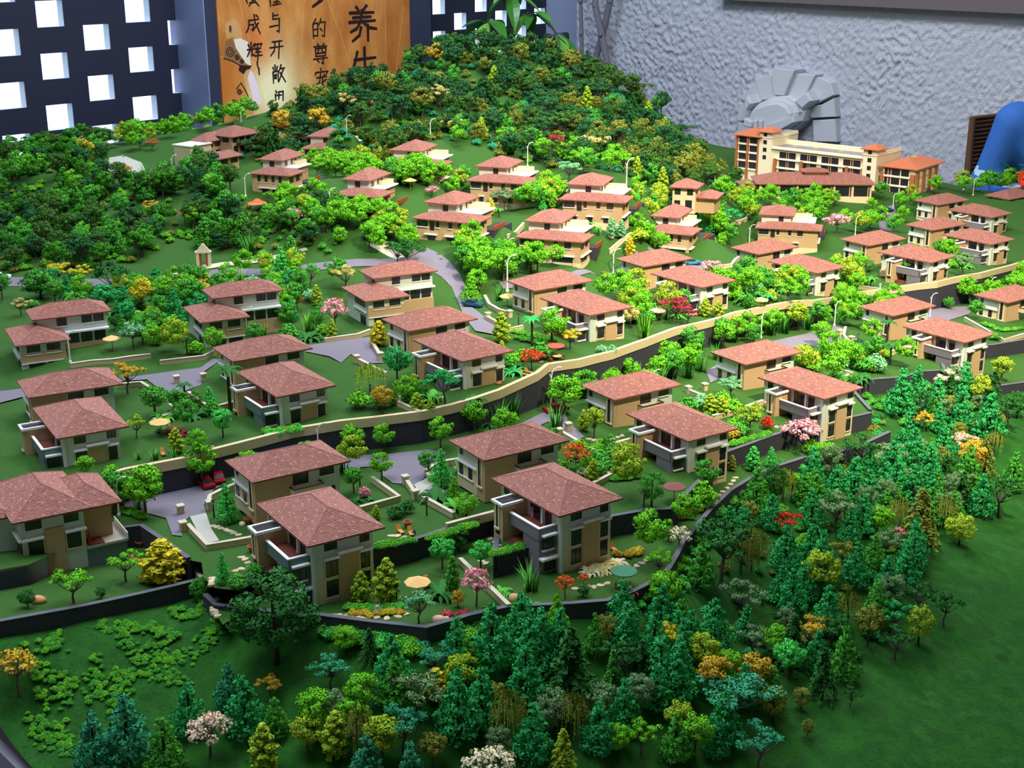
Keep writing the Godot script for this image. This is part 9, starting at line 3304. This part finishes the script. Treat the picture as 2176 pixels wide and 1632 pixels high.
func strokes() -> Array:   # [width, path] in picks of the poster print
	return [
		[11.1,"616,58 627,71"],
		[11.1,"664,55 648,70"],
		[11.1,"585,78 698,80"],
		[11.1,"600,96 684,95"],
		[11.1,"581,112 704,110"],
		[11.1,"642,71 634,111 615,136 586,147"],
		[11.1,"643,111 675,135 710,141"],
		[11.1,"635,133 627,161 593,181"],
		[11.1,"669,126 668,183"],
		[11.1,"613,223 602,258 582,298"],
		[11.1,"600,251 701,248"],
		[11.1,"648,209 649,334"],
		[11.1,"601,286 695,283"],
		[11.1,"587,329 701,333"],
		[11.1,"454,26 414,47"],
		[5.6,"424,92 411,109"],
		[5.6,"410,109 410,160"],
		[5.6,"410,109 432,106 429,155"],
		[5.6,"412,130 431,129"],
		[5.6,"410,152 430,151"],
		[5.6,"447,93 438,114"],
		[5.6,"443,105 466,104 460,156 450,152"],
		[5.6,"442,127 451,135"],
		[5.6,"428,182 434,191"],
		[5.6,"457,182 449,190"],
		[5.6,"410,191 469,191"],
		[5.6,"416,199 417,226"],
		[5.6,"416,199 465,197 461,225"],
		[5.6,"434,195 426,213"],
		[5.6,"447,196 447,212 458,213"],
		[5.6,"418,216 461,215"],
		[5.6,"417,226 462,226"],
		[5.6,"407,236 470,234"],
		[5.6,"450,231 450,254 442,250"],
		[5.6,"423,240 431,248"],
		[5.6,"436,271 440,281"],
		[5.6,"413,285 410,294"],
		[5.6,"413,285 469,283 462,293"],
		[5.6,"417,304 463,302"],
		[5.6,"435,291 429,321 410,331"],
		[5.6,"444,302 442,329 448,341"],
		[5.6,"461,312 438,325"],
		[5.6,"451,294 458,300"],
		[5.6,"129,84 172,81"],
		[5.6,"131,84 127,108 116,125"],
		[5.6,"132,99 148,98 145,118 139,114"],
		[5.6,"153,64 155,91 175,131"],
		[5.6,"169,94 144,120"],
		[5.6,"162,67 170,75"],
		[5.6,"133,160 132,185"],
		[5.6,"121,167 126,178"],
		[5.6,"146,166 139,177"],
		[5.6,"117,184 148,182"],
		[5.6,"128,184 115,207"],
		[5.6,"136,185 134,205 144,201"],
		[5.6,"149,165 149,176"],
		[5.6,"149,167 179,166 173,174"],
		[5.6,"152,183 174,181"],
		[5.6,"161,173 152,195 174,194"],
		[5.6,"146,207 178,206"],
		[5.6,"163,186 157,226"],
		[5.6,"155,229 156,246"],
		[5.6,"160,250 161,273"],
		[5.6,"124,14 128,24"],
		[5.6,"152,15 134,34"],
		[5.6,"157,15 176,36"],
		[5.6,"139,24 164,23"],
		[5.6,"225,17 226,39"],
		[5.6,"254,18 253,34"],
		[5.6,"241,25 265,24"],
		[5.6,"236,35 272,31"],
		[5.6,"234,63 233,84"],
		[5.6,"236,72 256,70"],
		[5.6,"233,84 261,83 257,129 247,124"],
		[5.6,"218,110 253,106"],
		[5.6,"225,163 267,161"],
		[5.6,"214,183 271,180"],
		[5.6,"237,164 232,194 215,211"],
		[5.6,"256,161 249,222"],
		[5.6,"231,245 232,265"],
		[5.6,"222,253 225,262"],
		[5.6,"241,251 238,262"],
		[5.6,"221,271 221,308"],
		[5.6,"221,269 244,267 242,303"],
		[5.6,"228,280 235,278 234,292 228,292 228,280"],
		[5.6,"258,246 249,266"],
		[5.6,"253,259 273,257"],
		[5.6,"268,260 244,305"],
		[5.6,"252,273 274,307"],
		[5.6,"229,337 233,345"],
		[5.6,"226,349 227,370"],
		[5.6,"240,342 261,340 259,373"],
		[5.6,"233,353 253,353"],
		[5.6,"243,349 240,367"],
	]
